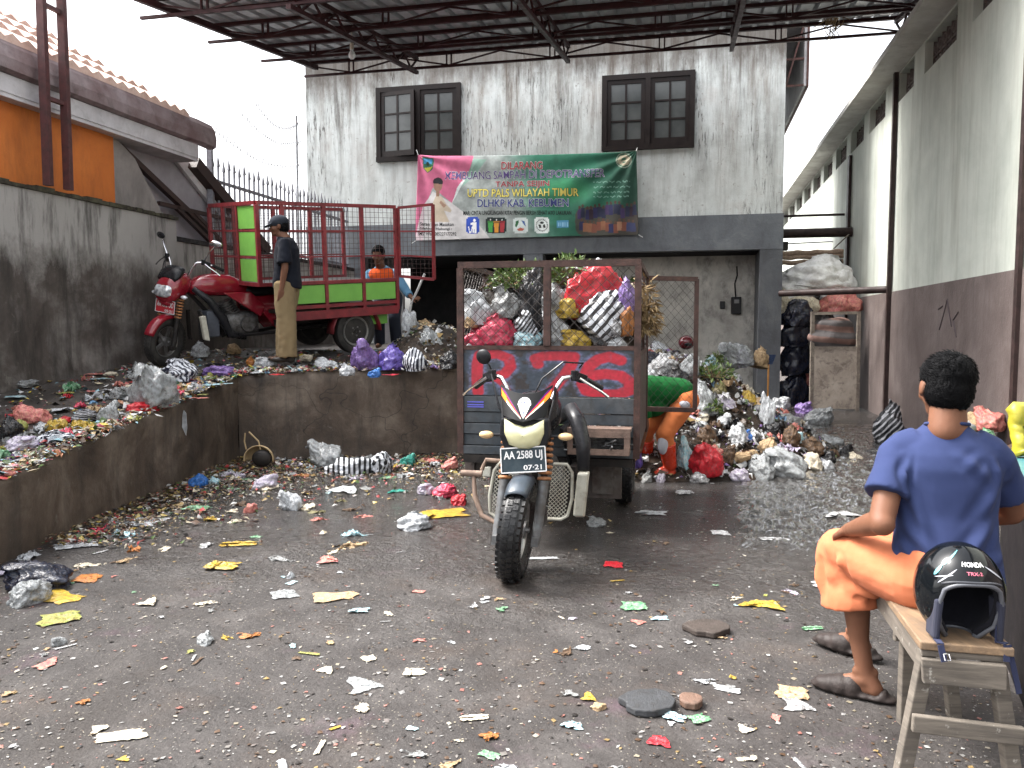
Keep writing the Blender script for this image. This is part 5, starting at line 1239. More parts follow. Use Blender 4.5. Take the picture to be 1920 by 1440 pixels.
arc('sticker',(R_(50),R_(-48)),(R_(24),R_(-30)),.035,MCy); arc('sticker',(R_(64),R_(-58)),(R_(50),R_(-50)),.05,MCy)
arc('sticker',(R_(72),R_(-50)),(R_(52),R_(-26)),.02,MSi); arc('sticker',(R_(66),R_(52)),(R_(47),R_(22)),.025,MSi); arc('sticker',(R_(60),R_(-30)),(R_(66),R_(-56)),.015,MSi)
arc('sticker',(R_(66),R_(62)),(R_(122),R_(70)),.05,MYe)
def on_hel(x,y,th0): return hs(th0-y/.142,x/.135/max(.3,math.sin(th0)),1.02)
for body_,th0,wd,hh,m_ in (('HONDA',R_(45),.062,.0145,MWhiteP),('TRX-2',R_(56),.046,.0095,MPk)):
    vs,fs=text_fit(body_,wd,hh,.03); m=MB(); m.add([on_hel(v_.x,v_.y,th0) for v_ in vs],fs); m.build('lettering',m_,hz,world=True)
m=MB()
vs=[];n=12
for i in range(nu):  # brow ridge
    pass
pts=[hs(R_(66)+ (R_(6)*(abs(i-12)/12)**3),R_(-44+88*i/24),1.012) for i in range(25)]; m.tube(pts,.004,6); m.build('brow_trim',mat('dark_grey_trim',(.05,.052,.06),None,9,.3),hz,smooth='all',world=True)
MStr=cloth('navy_strap',(.03,.035,.07))
for sx in (-1,1):
    q=HT+hyaw@V((sx*.085,-.075,-.06)); e=q+V((0,0,-.068)); f_=V((e.x+sx*.012,2.266,.481)); g_=f_+V((-sx*.006,-.012,-.045))
    m=MB()
    for a_,b_ in ((q,e),(e+V((0,0,.004)),f_+V((0,0,.004))),(f_,g_)): m.bar(a_,b_,.018,.0035,up=(0,1,0) if abs(a_.z-b_.z)>abs(a_.y-b_.y) else (0,0,1))
    if sx>0: m.bar(f_+V((.005,0,0)),f_+V((.035,-.012,-.14)),.016,.003,up=(0,1,0))
    m.build('strap',MStr,hz,world=True)
    m=MB(); m.hexa([HT+hyaw@V(p) for p in ((sx*.082,-.09,-.125),(sx*.098,-.085,-.125),(sx*.098,-.02,-.125),(sx*.082,-.02,-.125),(sx*.074,-.10,.0),(sx*.096,-.095,.0),(sx*.096,-.02,.0),(sx*.074,-.02,.0))]); m.build('cheek_pad',cloth('cheek_foam',(.035,.037,.055)),hz,world=True,bevel=.008)
m=MB(); b_=HT+hyaw@V((-.083,-.105,-.127)); m.tube([b_+V((-.008,-.03,-.02)),b_+V((.008,-.03,-.02)),b_+V((.008,-.04,-.035)),b_+V((-.008,-.04,-.035)),b_+V((-.008,-.03,-.02))],.002,6); m.build('buckle',MChrome,hz,world=True)

# ---------- standing man in cap on the platform
def person(label,base,J,parts,skin=MSkinD,vox=.011):
    pass
zf=1.035
st=thing('person','person standing on the platform edge in dark cap, black T-shirt and khaki trousers','person',(-2.47,8.82,zf))
O=V((-2.47,8.82,zf)); G=lambda x,y,z:O+V((x,y,z))
hR2=Matrix.Rotation(math.radians(100),3,'Z')@Matrix.Rotation(math.radians(-8),3,'X'); hc2=G(-.075,.0,1.475)
b=MB(); head_mesh(b,hc2,hR2,.98)
b.cone(G(-.055,0,1.39),.052,G(.0,0,1.33),.06)
for sx,y in ((-1,-.02),(1,.02)): pass
hipn,hipf=G(.0,-.09,.82),G(.01,.09,.82); 
for hp,kn,an,tx in ((hipn,G(.01,-.10,.45),G(.02,-.10,.07),-.0),(hipf,G(-.055,.10,.45),G(-.065,.10,.07),0)):
    b.cone(hp,.08,kn,.055); b.cone(kn,.055,an,.034); b.cone(an+V((.02,0,-.035)),.034,an+V((-.16,0,-.045)),.026)
shn,shf=G(.03,-.175,1.27),G(.02,.175,1.27); eln,elf=G(.045,-.215,1.0),G(.03,.21,1.0); wrn,wrf=G(-.0,-.20,.775),G(.0,.2,.78)
for a_,e_,w_ in ((shn,eln,wrn),(shf,elf,wrf)): b.cone(a_,.047,e_,.037); b.cone(e_,.038,w_,.025)
hand(b,wrn,V((-.12,.02,-1)),V((-.3,1,0)),.95,.5,1); hand(b,wrf,V((-.1,0,-1)),V((-.3,-1,0)),.95,.5,-1)
b.cone(G(0,0,.85),.09,G(.01,0,1.2),.085)
solid('body',b,.009,MSkinD,st,4); face_details(st,hc2,hR2,.98)
hair_cap(st,hc2,hR2,.97)
MKh=cloth('khaki_twill',(.21,.155,.085),(.17,.125,.068),8,.6,300,.9,(1,1,.35))
s=MB(); s.ell(G(.0,0,.84),(.115,.165,.12)); s.ell(G(.0,0,.93),(.11,.15,.06))
for hp,kn,an in ((hipn,G(.02,-.10,.45),G(.035,-.105,.07)),(hipf,G(-.05,.10,.45),G(-.06,.10,.07))):
    s.tube([hp+V((0,0,.03)),lerp(hp,kn,.5),kn,lerp(kn,an,.6),an+V((0,0,-.025))],[.112,.110,.102,.098,.100],24); s.ell(hp,.11)
def fk(co,n): return .007*math.sin(co.x*90+5*noise.noise(co*3))*max(0,noise.noise(co*2.5+V((3,1,0)))+.4)+.008*noise.noise(co*V((9,9,4)))+.004*noise.noise(co*20)
solid('trousers',s,.010,MKh,st,4,fk)
MBk=cloth('black_jersey',(.010,.012,.018),(.007,.008,.013),9,.6,300)
s=MB()
trunk(s,[(G(.01,0,.80),.145,.17),(G(.01,0,.88),.15,.178),(G(.01,0,1.0),.135,.172),(G(.01,0,1.12),.132,.178),(G(.012,0,1.22),.125,.185),(G(.01,0,1.30),.10,.16),(G(-.005,0,1.35),.075,.08)],0)
s.cone(G(-.02,0,1.335),.062,G(.01,0,1.24),.12)
for a_,e_ in ((shn,eln),(shf,elf)): s.cone(G(.02,0,1.27),.075,a_,.06); s.tube([a_,lerp(a_,e_,.4),lerp(a_,e_,.8)],[.062,.07,.078],20)
solid('t_shirt',s,.010,MBk,st,4,lambda co,n:.012*noise.noise(co*V((7,7,5)))+.005*noise.noise(co*18))
m=MB()
for z_,h_ in ((1.17,.05),(1.09,.03),(1.02,.04),(.97,.02)): m.box(O.x-.125,O.x-.119,O.y-.04,O.y+.06,O.z+z_-h_/2,O.z+z_+h_/2)
m.build('shirt_print',MWhiteP,st,world=True) if False else None
# cap with a peak
MCap=cloth('dark_cap',(.018,.021,.028),(.03,.035,.045),9,.3,300)
q=lambda x,y,z:hc2+hR2@(V((x,y,z))*.98)
s=MB(); s.ell(q(0,-.012,.042),(.088,.104,.078),hR2,28,16); s.tube([q(0,-.012,.022),q(0,-.012,.05)],.088,24)
s.hexa([q(*p) for p in ((-.065,.06,.02),(.065,.06,.02),(.05,.155,-.002),(-.05,.155,-.002),(-.065,.06,.035),(.065,.06,.035),(.05,.155,.010),(-.05,.155,.010))])
s.ell(q(0,-.012,.122),(.010,.010,.006))
solid('cap',s,.007,MCap,st,2)
m=MB(); m.ell(q(.0,.088,.06),(.022,.012,.018),hR2,12,8); m.build('cap_badge',MSi,st,smooth='all',world=True)
MShoe=mat('dark_shoe',(.03,.025,.022),None,9,.5)
for an in (G(.035,-.105,.05),G(-.06,.10,.05)):
    s=MB(); s.ell(an+V((.02,0,-.02)),(.05,.042,.045)); s.ell(an+V((-.1,0,-.028)),(.10,.045,.032)); solid('shoe',s,.009,MShoe,st,2)

# ---------- man in orange vest behind the cage
zf=1.12; b0=V((-1.80,11.0,zf)); ov=thing('person','person in an orange vest over a light blue shirt, bending behind the red tricycle','person',b0)
hc3=V((-1.79,10.80,2.38)); hR3=Matrix.Rotation(math.radians(172),3,'Z')@Matrix.Rotation(math.radians(-22),3,'X')
shc=V((-1.77,10.98,2.17)); pel=V((-1.74,11.35,1.88))
b=MB(); head_mesh(b,hc3,hR3,1.05); b.cone(hc3+V((0,.03,-.1)),.055,shc+V((0,0,.02)),.07)
sl_,sr_=shc+V((-.17,.02,-.04)),shc+V((.18,.0,-.04)); e1,w1=V((-2.0,10.9,1.88)),V((-1.85,10.75,1.68)); e2,w2=V((-1.44,10.95,1.90)),V((-1.32,10.78,1.78))
b.cone(sl_,.05,e1,.04); b.cone(e1,.04,w1,.027); b.cone(sr_,.05,e2,.04); b.cone(e2,.04,w2,.027)
hand(b,w1,V((.3,-.5,-.6)),V((.5,.5,0)),1,.8,1); hand(b,w2,V((.3,-.4,.15)),V((0,.6,-.6)),1,1.6,-1)
for sx in (-1,1): b.cone(pel+V((sx*.09,0,-.04)),.085,V((-1.75+sx*.11,11.2,1.55)),.06); b.cone(V((-1.75+sx*.11,11.2,1.55)),.06,V((-1.75+sx*.12,11.3,1.17)),.04); b.cone(V((-1.75+sx*.12,11.3,1.16)),.035,V((-1.75+sx*.12,11.12,1.15)),.03)
b.cone(pel,.1,shc,.1); solid('body',b,.010,MSkinD,ov,4); face_details(ov,hc3,hR3,1.05); hair_cap(ov,hc3,hR3,1.05)
MLb=cloth('light_blue_shirt',(.16,.33,.50),(.12,.27,.42)); MOv=cloth('orange_vest',(.78,.12,.03),(.7,.10,.025),8,.5)
s=MB(); s.cone(pel+V((0,0,.02)),.15,shc+V((0,0,-.06)),.15); s.ell(shc+V((0,.01,-.05)),(.21,.13,.11)); s.tube([sl_,lerp(sl_,e1,.9)],[.068,.062],18); s.tube([sr_,e2,lerp(e2,w2,.5)],[.068,.06,.05],18); s.ell(sl_,.07); s.ell(sr_,.07); s.ell(e2,.06)
solid('shirt',s,.011,MLb,ov,4,lambda co,n:.008*noise.noise(co*10))
s=MB(); s.cone(pel+V((0,-.005,.05)),.158,shc+V((0,-.01,-.08)),.152); s.ell(shc+V((0,-.015,-.05)),(.185,.15,.115)); solid('vest',s,.011,MOv,ov,4,lambda co,n:.006*noise.noise(co*9))
s=MB(); s.ell(pel,(.17,.15,.15))
for sx in (-1,1): s.cone(pel+V((sx*.09,0,-.05)),.11,V((-1.75+sx*.11,11.2,1.55)),.085); s.tube([V((-1.75+sx*.11,11.2,1.55)),V((-1.75+sx*.12,11.3,1.18))],[.085,.08],18)
solid('trousers',s,.012,cloth('dark_trousers',(.03,.035,.05)),ov,3)
# his pole and rake shaft
m=MB(); m.tube([V((-1.16,10.72,2.12)),V((-1.35,10.74,1.72)),V((-1.45,10.8,1.15))],.016,10); tag(m.build('pole',mat('white_pole',(.6,.6,.6),None,9,.5),smooth=True,loc=(-1.45,10.8,1.15)),'white pole held slantwise behind the open mesh gate of the red tricycle','pole')

# ---------- bending man in green behind the black tricycle
gm=thing('person','person bent double in a green shirt, orange trousers and red-orange boots beside the refuse heap','person',(1.42,7.45,.02))
hp=V((1.60,7.48,.745)); shp=V((1.20,7.42,.80)); hd=V((1.02,7.36,.62))
ank=V((1.475,7.38,.13)); kne=V((1.40,7.30,.42)); ank2=V((1.28,7.62,.13)); kne2=V((1.26,7.52,.44))
hp1=hp+V((.0,-.09,-.03)); hp2=hp+V((-.02,.09,-.03))
b=MB(); hR4=Matrix.Rotation(math.radians(100),3,'Z')@Matrix.Rotation(math.radians(-75),3,'X'); head_mesh(b,hd,hR4)
for h_,k_,a_ in ((hp1,kne,ank),(hp2,kne2,ank2)): b.cone(h_,.08,k_,.056); b.cone(k_,.054,a_,.036); b.cone(a_+V((0,0,-.07)),.035,a_+V((-.15,-.03,-.09)),.025)
b.cone(hp,.09,shp,.09); 
for sy in (-1,1):
    sa_=shp+V((-.02,sy*.17,-.02)); eb=sa_+V((.04,-sy*.02,-.27)); wb=eb+V((-.04,-sy*.04,-.22)); b.cone(sa_,.046,eb,.036); b.cone(eb,.036,wb,.026); hand(b,wb,V((-.3,0,-1)),V((-1,0,.3)),1,.8,sy)
b.cone(hd+V((.03,0,.03)),.05,shp,.06); solid('body',b,.0095,MSkinD,gm,4); hair_cap(gm,hd,hR4)
MGr=cloth('green_jersey',(.005,.080,.018),(.004,.065,.014),9,.6); MOt=cloth('orange_work_trousers',(.52,.16,.055),(.42,.12,.04),9,.7); MBo=mat('red_orange_rubber',(.48,.038,.012),(.40,.03,.010),6,.28,coat=.2); MPa=cloth('grey_patch',(.38,.38,.42))
s=MB(); s.cone(hp+V((-.03,0,.04)),.15,shp+V((.02,0,.01)),.158); s.ell(lerp(hp,shp,.5)+V((0,0,.03)),(.22,.165,.15)); s.ell(shp,(.12,.2,.12)); s.ell(lerp(hp,shp,.75)+V((0,-.05,-.10)),(.14,.1,.11))
for sy in (-1,1): sa_=shp+V((-.02,sy*.17,-.02)); s.tube([sa_,sa_+V((.035,0,-.2))],[.066,.07],18); s.ell(sa_,.067)
solid('shirt',s,.010,MGr,gm,4,lambda co,n:.007*noise.noise(co*V((5,7,9)))+.002*noise.noise(co*20))
s=MB(); s.ell(hp+V((.02,0,-.02)),(.135,.165,.14))
for h_,k_,a_ in ((hp1,kne,ank),(hp2,kne2,ank2)): s.cone(h_,.108,k_,.082); s.tube([k_,lerp(k_,a_,.5),lerp(k_,a_,.7)],[.082,.072,.064],20); s.ell(k_,.082)
solid('trousers',s,.0095,MOt,gm,4,lambda co,n:.007*noise.noise(co*V((7,7,16)))+.003*noise.noise(co*22))
for k_,a_,z1 in ((kne,ank,.38),(kne2,ank2,.34)):
    tp=lerp(k_,a_,.30); s=MB(); s.tube([tp,lerp(k_,a_,.65),a_+V((0,0,-.03))],[.088,.074,.060],24); s.ell(a_+V((.0,0,-.07)),(.06,.05,.055)); s.ell(a_+V((-.085,-.015,-.085)),(.10,.05,.042)); s.ell(a_+V((-.06,-.01,-.06)),(.07,.045,.045)); s.hexa([a_+V(p) for p in ((-.17,-.05,-.128),(.055,-.05,-.128),(.055,.05,-.128),(-.17,.05,-.128),(-.17,-.05,-.105),(.055,-.05,-.105),(.055,.05,-.105),(-.17,.05,-.105))])
    solid('boot',s,.008,MBo,gm,3)
s=MB(); s.ell(lerp(kne,ank,.2)+V((-.035,-.05,-.02)),(.05,.05,.10)); solid('knee_patch',s,.008,MPa,gm,2)
s=MB(); s.ell(hp1+V((-.02,-.075,-.02)),(.065,.05,.05)); solid('hip_patch',s,.008,MPa,gm,2)
# ================================================= BANNER
ban=thing('banner','faded green, white and pink printed banner forbidding dumping, hung across the depot facade','banner',W(-3,14.5,3.8))
def _p(px,py): q=onv(px,py,14.52); return (q[0],q[2])
TL,TR,BL,BR=_p(783,292),_p(1193,284),_p(779,451),_p(1197,440)
def bfold(s,t):
    # sag lines running from the two upper corners, and slack ripples along the foot
    r1=math.hypot(s*2.4,(1-t)); a1=math.atan2(1-t,s*2.4+1e-6); r2=math.hypot((1-s)*2.4,(1-t)); a2=math.atan2(1-t,(1-s)*2.4+1e-6)
    f=.018*math.sin(a1*13)*math.exp(-((r1-.6)/.7)**2)+.014*math.sin(a2*15+1)*math.exp(-((r2-.6)/.65)**2)
    f+=.016*math.sin(s*20+t*5)*(1-t)+.03*math.sin(s*PI)*math.sin(t*PI)+.006*noise.noise(V((s*14,t*6,0)))
    return f
def bpos(s,t,off=0.0):
    sag=.022*math.sin(s*PI*1.0)*(-1 if t>.5 else .4)*abs(t-.5)*2
    u=(TL[0]*(1-s)+TR[0]*s)*t+(BL[0]*(1-s)+BR[0]*s)*(1-t); z=(TL[1]*(1-s)+TR[1]*s)*t+(BL[1]*(1-s)+BR[1]*s)*(1-t)
    z+=sag+.02*math.exp(-(s/.05)**2)*t+.015*math.exp(-((1-s)/.05)**2)*t
    return W(u,14.55-bfold(s,t)-off,z)
NX,NY=440,170
S,T_=np.meshgrid(np.linspace(0,1,NX),np.linspace(0,1,NY)); X=42+S*1815; Y=(748-58*S)-T_*((748-58*S)-(88-70*S))  # print laid out in one flat sheet of units
im=np.zeros((NY,NX,3)); n1=npnoise((NY,NX),3,11)[...,None]; n2=npnoise((NY,NX),12,12)[...,None]
g=np.array((.10,.36,.27))*(.75+.5*n1)+np.array((.10,.22,.10))*sm(1-np.hypot((X-1280)/330,(Y-330)/160))[...,None]; g=g*(1-.35*sm((X-1500)/350)[...,None])
gr=np.array((.52,.55,.54))*(.85+.3*n2)
k_=sm((X-700-(.0+(Y-100)*.28)*1.0)/420)[...,None]; im=gr*(1-k_)+g*k_
low=sm((Y-560)/160)[...,None]*sm(1-abs(X-700)/700)[...,None]; im=im*(1-.5*low)+np.array((.50,.56,.53))*.5*low
def poly(pts,soft=3):
    ins=np.zeros(X.shape,bool); n=len(pts); j=n-1
    for i in range(n):
        xi,yi=pts[i];xj,yj=pts[j]
        c=((yi>Y)!=(yj>Y))&(X<(xj-xi)*(Y-yi)/((yj-yi) if yj!=yi else 1e-6)+xi); ins^=c; j=i
    return ins
def fill(mask,c,a=1.0): 
    global im
    im=np.where(mask[...,None],im*(1-a)+np.array(c)*a,im)
def ellp(cx,cy,rx,ry): return ((X-cx)/rx)**2+((Y-cy)/ry)**2<1
fill(poly([(0,0),(520,0),(525,130),(345,450),(180,330),(110,480),(105,760),(0,760)]),(.72,.29,.44),.9)
fill(poly([(520,95),(575,95),(390,330),(345,450),(505,190)]),(.72,.75,.75)); fill(poly([(30,760),(100,470),(180,360),(345,450),(560,600),(700,760)]),(.74,.72,.72),.85)
fill(poly([(525,95),(640,95),(560,200),(430,330)]),(.38,.55,.48),.7)
# portrait of a man in a pale uniform
fill(poly([(160,600),(170,470),(205,400),(260,400),(300,460),(345,505),(335,525),(280,510),(330,600)]),(.66,.60,.52)); fill(poly([(210,340),(235,340),(240,400),(210,400)]),(.50,.36,.28)); fill(ellp(222,310,36,52),(.52,.38,.31)); fill(ellp(222,285,42,36)&(Y<300),(.10,.10,.12)); fill(poly([(250,430),(300,470),(280,490),(240,450)]),(.55,.42,.34))
# shield emblem at the upper left, round leaf emblem at the upper right
fill(poly([(80,100),(180,100),(178,180),(130,222),(92,185)]),(.12,.35,.25)); fill(poly([(92,110),(168,110),(165,150),(95,150)]),(.15,.45,.62)); fill(poly([(100,185),(175,165),(130,215)]),(.65,.62,.15)); fill(ellp(130,150,14,16),(.10,.18,.14))
fill(ellp(1757,88,62,62),(.52,.56,.50)); fill(ellp(1757,88,55,55),(.20,.36,.28))
for a in range(0,360,24): fill(ellp(1757+34*math.cos(math.radians(a)),88+34*math.sin(math.radians(a)),17,7 if a%48 else 12),(.60,.56,.46))
fill(poly([(1700,96),(1815,80),(1815,92),(1700,108)]),(.62,.6,.5))
# five small panels along the foot
def rr(x0,y0,x1,y1,c,r=12): fill((X>x0)&(X<x1)&(Y>y0)&(Y<y1)&~(((X<x0+r)|(X>x1-r))&((Y<y0+r)|(Y>y1-r))),c)
rr(470,558,582,690,(.12,.25,.66)); fill(ellp(540,585,11,12),(.9,.9,.9)); fill(poly([(522,602),(556,602),(556,685),(541,685),(540,640),(534,685),(522,685)]),(.9,.9,.9)); fill(poly([(508,605),(528,602),(528,618),(508,622)]),(.9,.9,.9)); fill(poly([(486,632),(494,632),(500,672),(510,672),(518,632),(526,632),(514,684),(496,684)]),(.9,.9,.9))
rr(636,562,808,688,(.08,.13,.13)); 
for x0,c in ((655,(.20,.55,.22)),(705,(.78,.50,.13)),(752,(.62,.14,.17))): fill(poly([(x0,605),(x0+42,605),(x0+36,680),(x0+6,680)]),c); fill(poly([(x0-3,590),(x0+45,590),(x0+45,603),(x0-3,603)]),tuple(q*.8 for q in c)); fill(ellp(x0+21,580,5,6),(.8,.8,.8))
rr(862,560,982,686,(.74,.78,.77)); fill(poly([(878,630),(885,590),(910,580),(905,610),(890,640)]),(.15,.38,.22)); fill(poly([(930,580),(955,590),(968,635),(945,610)]),(.15,.30,.55)); fill(poly([(895,655),(920,640),(955,650),(935,668),(905,668)]),(.68,.3,.22))
rr(1038,556,1158,684,(.76,.79,.78)); 
for a in (90,210,330):
    A1=math.radians(a); cx,cy=1098+20*math.cos(A1),620-20*math.sin(A1)
    fill(ellp(cx,cy,17,9) if a==90 else poly([(cx-12,cy-14),(cx+6,cy-16),(cx+13,cy+8),(cx-5,cy+14)]),(.10,.12,.12))
fill(ellp(1098,622,8,8),(.76,.79,.78)); rg=np.hypot(X-1098,Y-620); an_=np.degrees(np.arctan2(Y-620,X-1098)); fill((rg>40)&(rg<51)&(np.mod(an_,16)<9),(.2,.22,.22))
fill(poly([(1218,580),(1312,580),(1312,640),(1218,640)]),(.22,.48,.66),.85); fill((X>1222)&(X<1310)&(Y>596)&(Y<630)&(np.mod(X,14)<6),(.5,.68,.78),.8)
# group photograph: two rows of people
rs=random.Random(5)
fill((((X-1620)/255)**4+((Y-590)/125)**4)<1,(.26,.18,.17),.75)
for i in range(15):
    x=1400+i*31+rs.uniform(-5,5); y=470+rs.uniform(-25,14)-(i*1.8); c=rs.choice([(.12,.12,.28),(.10,.12,.22),(.40,.15,.12),(.16,.10,.15),(.20,.14,.30)])
    fill(poly([(x-15,y+14),(x+15,y+14),(x+17,y+95),(x-17,y+95)]),c); fill(ellp(x,y,10,14),(.24,.16,.13)); 
for i in range(13):
    x=1412+i*34+rs.uniform(-5,5); y=585+rs.uniform(-18,12); c=rs.choice([(.48,.30,.20),(.55,.38,.28),(.12,.13,.28),(.42,.22,.16),(.18,.2,.34),(.5,.4,.33)])
    fill(poly([(x-18,y+14),(x+18,y+14),(x+20,y+85),(x-20,y+85)]),c); fill(ellp(x,y,10,13),(.30,.2,.16))
# faded script lines, too washed out to read in the place itself
for y0 in (268,310,352,388):
    m_=(abs(Y-(y0+(1500-X)*.03)-4*np.sin(X*.19)-2*np.sin(X*.47))<4.5)&(X>1512)&(X<1800)&(np.mod(X*1.0+y0*3,52)<40); fill(m_,(.42,.58,.52),.75)
im=im*(.86+.22*n2); lm=im.mean(axis=2,keepdims=True); im=(im*.86+lm*.14)*1.14+.03
MBan=attr_mat('banner_print',.85,0,.12,10,.12)
o=paint_grid('printed_sheet',NX,NY,lambda s,t:bpos(s,t),im,MBan,ban,world=True); q=o.modifiers.new('s','SOLIDIFY'); q.thickness=.003; q.offset=1
def xy2st(x,y): s_=(x-42)/1815; t_=((748-58*s_)-y)/((748-58*s_)-(88-70*s_)); return s_,t_
def ban_text(body,x0,x1,y0,y1,m_,outline=None,slope=None,bold=.015,lab=None):
    sl=(-.032 if slope is None else slope)
    for mt,bo,off in (((outline,bold+.028,.004),) if outline else ())+((m_,bold,.007),):
        vs,fs=text_fit(body,x1-x0,(y1-y0)*1.12,bo); mb=MB(); cx,cy=(x0+x1)/2,(y0+y1)/2
        mb.add([bpos(*xy2st(cx+v.x,cy-v.y+sl*v.x),off) for v in vs],fs); mb.build('lettering',mt,ban,world=True)
MTr=mat('red_ink',(.36,.03,.045),None,20,.6); MTb=mat('navy_ink',(.035,.05,.22),None,20,.6); MTp=mat('violet_ink',(.10,.06,.22),None,20,.6); MTy=mat('yellow_ink',(.72,.62,.14),(.65,.55,.12),20,.6); MTk=mat('black_ink',(.015,.018,.02),None,20,.6); MTw=mat('white_ink',(.8,.82,.82),None,20,.6)
ban_text('DILARANG',765,1103,112,166,MTr,MTw)
ban_text('MEMBUANG SAMPAH DI DEPOTRANSFER',285,1602,184,240,MTp,MTw,-.034,.004)
ban_text('TANPA SEIJIN',712,1158,268,320,MTr,MTw)
ban_text('UPTD PALS WILAYAH TIMUR',484,1392,332,388,MTy,MTk,-.024)
ban_text('DLHKP KAB. KEBUMEN',568,1312,416,470,MTb,MTw,-.02)
ban_text('MARI CINTAI LINGKUNGAN KITA! PENGIN BERSIH SEHAT AYO LAKUKAN',445,1335,508,537,MTk,None,-.012,.015)
ban_text('Saran Dan Masukan',80,365,606,630,MTk,None,0,.01); ban_text('Silahkan Hubungi :',80,350,644,668,MTk,None,0,.01); ban_text('SMS/ Wa : 085227177292',60,388,682,706,MTk,None,0,.01)
mb=MB()
for (s_,t_,dx,dz) in ((0,1,-.03,.10),(1,1,.02,.06),(0,0,-.08,-.05),(1,0,.08,-.04),(.48,1,0,.05)): a=bpos(s_,t_); mb.tube([a,a+Vector((dx,.02,dz))],.006,5)
mb.build('tie_cord',MTw,ban,world=True)
# ================================================= REFUSE
def ico(sub):
    import bmesh
    bm=bmesh.new(); bmesh.ops.create_icosphere(bm,subdivisions=sub,radius=1); vs=[v.co.copy() for v in bm.verts]; fs=[tuple(v.index for v in f.verts) for f in bm.faces]; bm.free(); return vs,fs
ICO4=ico(5); ICO3=ico(3)
def bag_mesh(seed,knot=True,limp=0.0,src=None,sharp=.5):
    vs,fs=src or ICO4; S_=V((seed*3.1,seed*1.7,seed*5.3)); out=[]
    r0=random.Random(seed); kd=V((r0.uniform(-.9,.9),r0.uniform(-.9,.9),1)).normalized(); r0x=r0.uniform(-1,1); r0y=r0.uniform(-1,1)
    for n in vs:
        w=noise.noise(n*1.1+S_)*.30+noise.noise(n*2.3+S_)*.17
        q=n*2.1+S_+V((noise.noise(n*2+S_),noise.noise(n*2-S_),noise.noise(n*3+S_)))*.8
        R_f=lambda a,b:max(0,1-abs(a)*b)**2.2
        ridge=R_f(noise.noise(q*.9),3.4)*.20+R_f(noise.noise(q*2.1),3.2)*.11+R_f(noise.noise(q*4.6),3)*.045-.06; ridge*=sharp
        r=1+w*1.2+ridge
        if knot:
            c=n.dot(kd)
            if c>.2:
                t=(c-.2)/.8; x=kd.orthogonal(); y=kd.cross(x); a=math.atan2(n.dot(y),n.dot(x))
                r+=.055*math.sin(a*11+3*noise.noise(n*2+S_))*t
                if c>.86: k=(c-.86)/.14; r+=.46*k**1.1
        p=n*r; p.z*=.80-limp*.5; p.x*=1+.25*r0x; p.x+=.25*p.z*r0y; p.y+=.2*p.z*r0x
        if knot and n.dot(kd)>.9: l=p.dot(kd); lat=p-kd*l; p=kd*l+lat*(1.25 if n.dot(kd)>.965 else .8)
        if p.z<-.42: p.z=-.42+(p.z+.42)*.12; p.x*=1.05; p.y*=1.05
        p.z+=.45; out.append(p)
    m=MB(); m.add(out,fs); me=m.mesh('bag'); me.materials.append(None)
    for p in me.polygons: p.use_smooth=True
    return me
def film_mesh(seed,n=26):
    "limp torn film: one thin sheet thrown down in loose standing folds"
    r0=random.Random(seed); S_=V((seed*1.3,seed*2.9,seed*.7)); vs=[];keep={}
    for j in range(n):
        for i in range(n):
            s=i/(n-1)-.5; t=j/(n-1)-.5; q=V((s*2.2,t*2.2,0))+S_
            a=noise.noise(q*1.2); b=noise.noise(q*1.2+V((9,4,2))); c=noise.noise(q*1.7+V((1,7,5))); f=max(0,1-abs(noise.noise(q*1.9))*3)**1.6; g=max(0,1-abs(noise.noise(q*4.2))*3)**1.6; h_=noise.noise(q*7)
            R_=math.hypot(s,t)*2
            vs.append(V((s*1.5+.75*a+.16*noise.noise(q*4+V((3,3,3))),t*1.2+.65*b+.16*noise.noise(q*4-V((3,3,3))),max(.0,.22+.55*c+.55*f+.22*g+.06*h_-.25*R_*R_))))
    fs=[]
    for j in range(n-1):
        for i in range(n-1):
            s=(i+.5)/(n-1)-.5; t=(j+.5)/(n-1)-.5; e=max(abs(s),abs(t))*2
            if e>.55+.45*(noise.noise(V((s*5,t*5,seed*3.3)))+.5): continue
            fs.append((j*n+i,j*n+i+1,(j+1)*n+i+1,(j+1)*n+i))
    m=MB(); m.add(vs,fs); me=m.mesh('film'); me.materials.append(None)
    for p in me.polygons: p.use_smooth=True
    return me
def sheet_mesh(seed,asp=1.5,nx=13,ny=10,crump=.16,fold=True):
    r0=random.Random(seed); S_=V((seed*2.3,seed*4.1,seed)); vs=[]
    fa=r0.uniform(0,PI); fo=r0.uniform(-.1,.3)
    for j in range(ny):
        for i in range(nx):
            s=i/(nx-1)-.5; t=j/(ny-1)-.5; e=1+.40*noise.noise(V((s*2.0,t*2.0,seed*9.1)))+.14*noise.noise(V((s*7,t*7,seed)))
            x=s*asp*e; y=t*e; q=V((x,y,0))
            z=crump*(1-abs(noise.noise(q*2.6+S_))*2.6)+crump*.55*(1-abs(noise.noise(q*6+S_))*2.6)
            edge=max(abs(s),abs(t))*2; z*=.35+.65*(1-edge**3)
            if fold:
                d=x*math.cos(fa)+y*math.sin(fa)-fo
                if d>0: x-=2*d*math.cos(fa)*.85; y-=2*d*math.sin(fa)*.85; z+=.05+.12*d
            vs.append(V((x+.06*noise.noise(q*8+S_),y+.06*noise.noise(q*8-S_),max(.004,z+.03))))
    m=MB(); m.add(vs,[(j*nx+i,j*nx+i+1,(j+1)*nx+i+1,(j+1)*nx+i) for j in range(ny-1) for i in range(nx-1)]); me=m.mesh('sheet'); me.materials.append(None)
    for p in me.polygons: p.use_smooth=r0.random()<.5
    return me
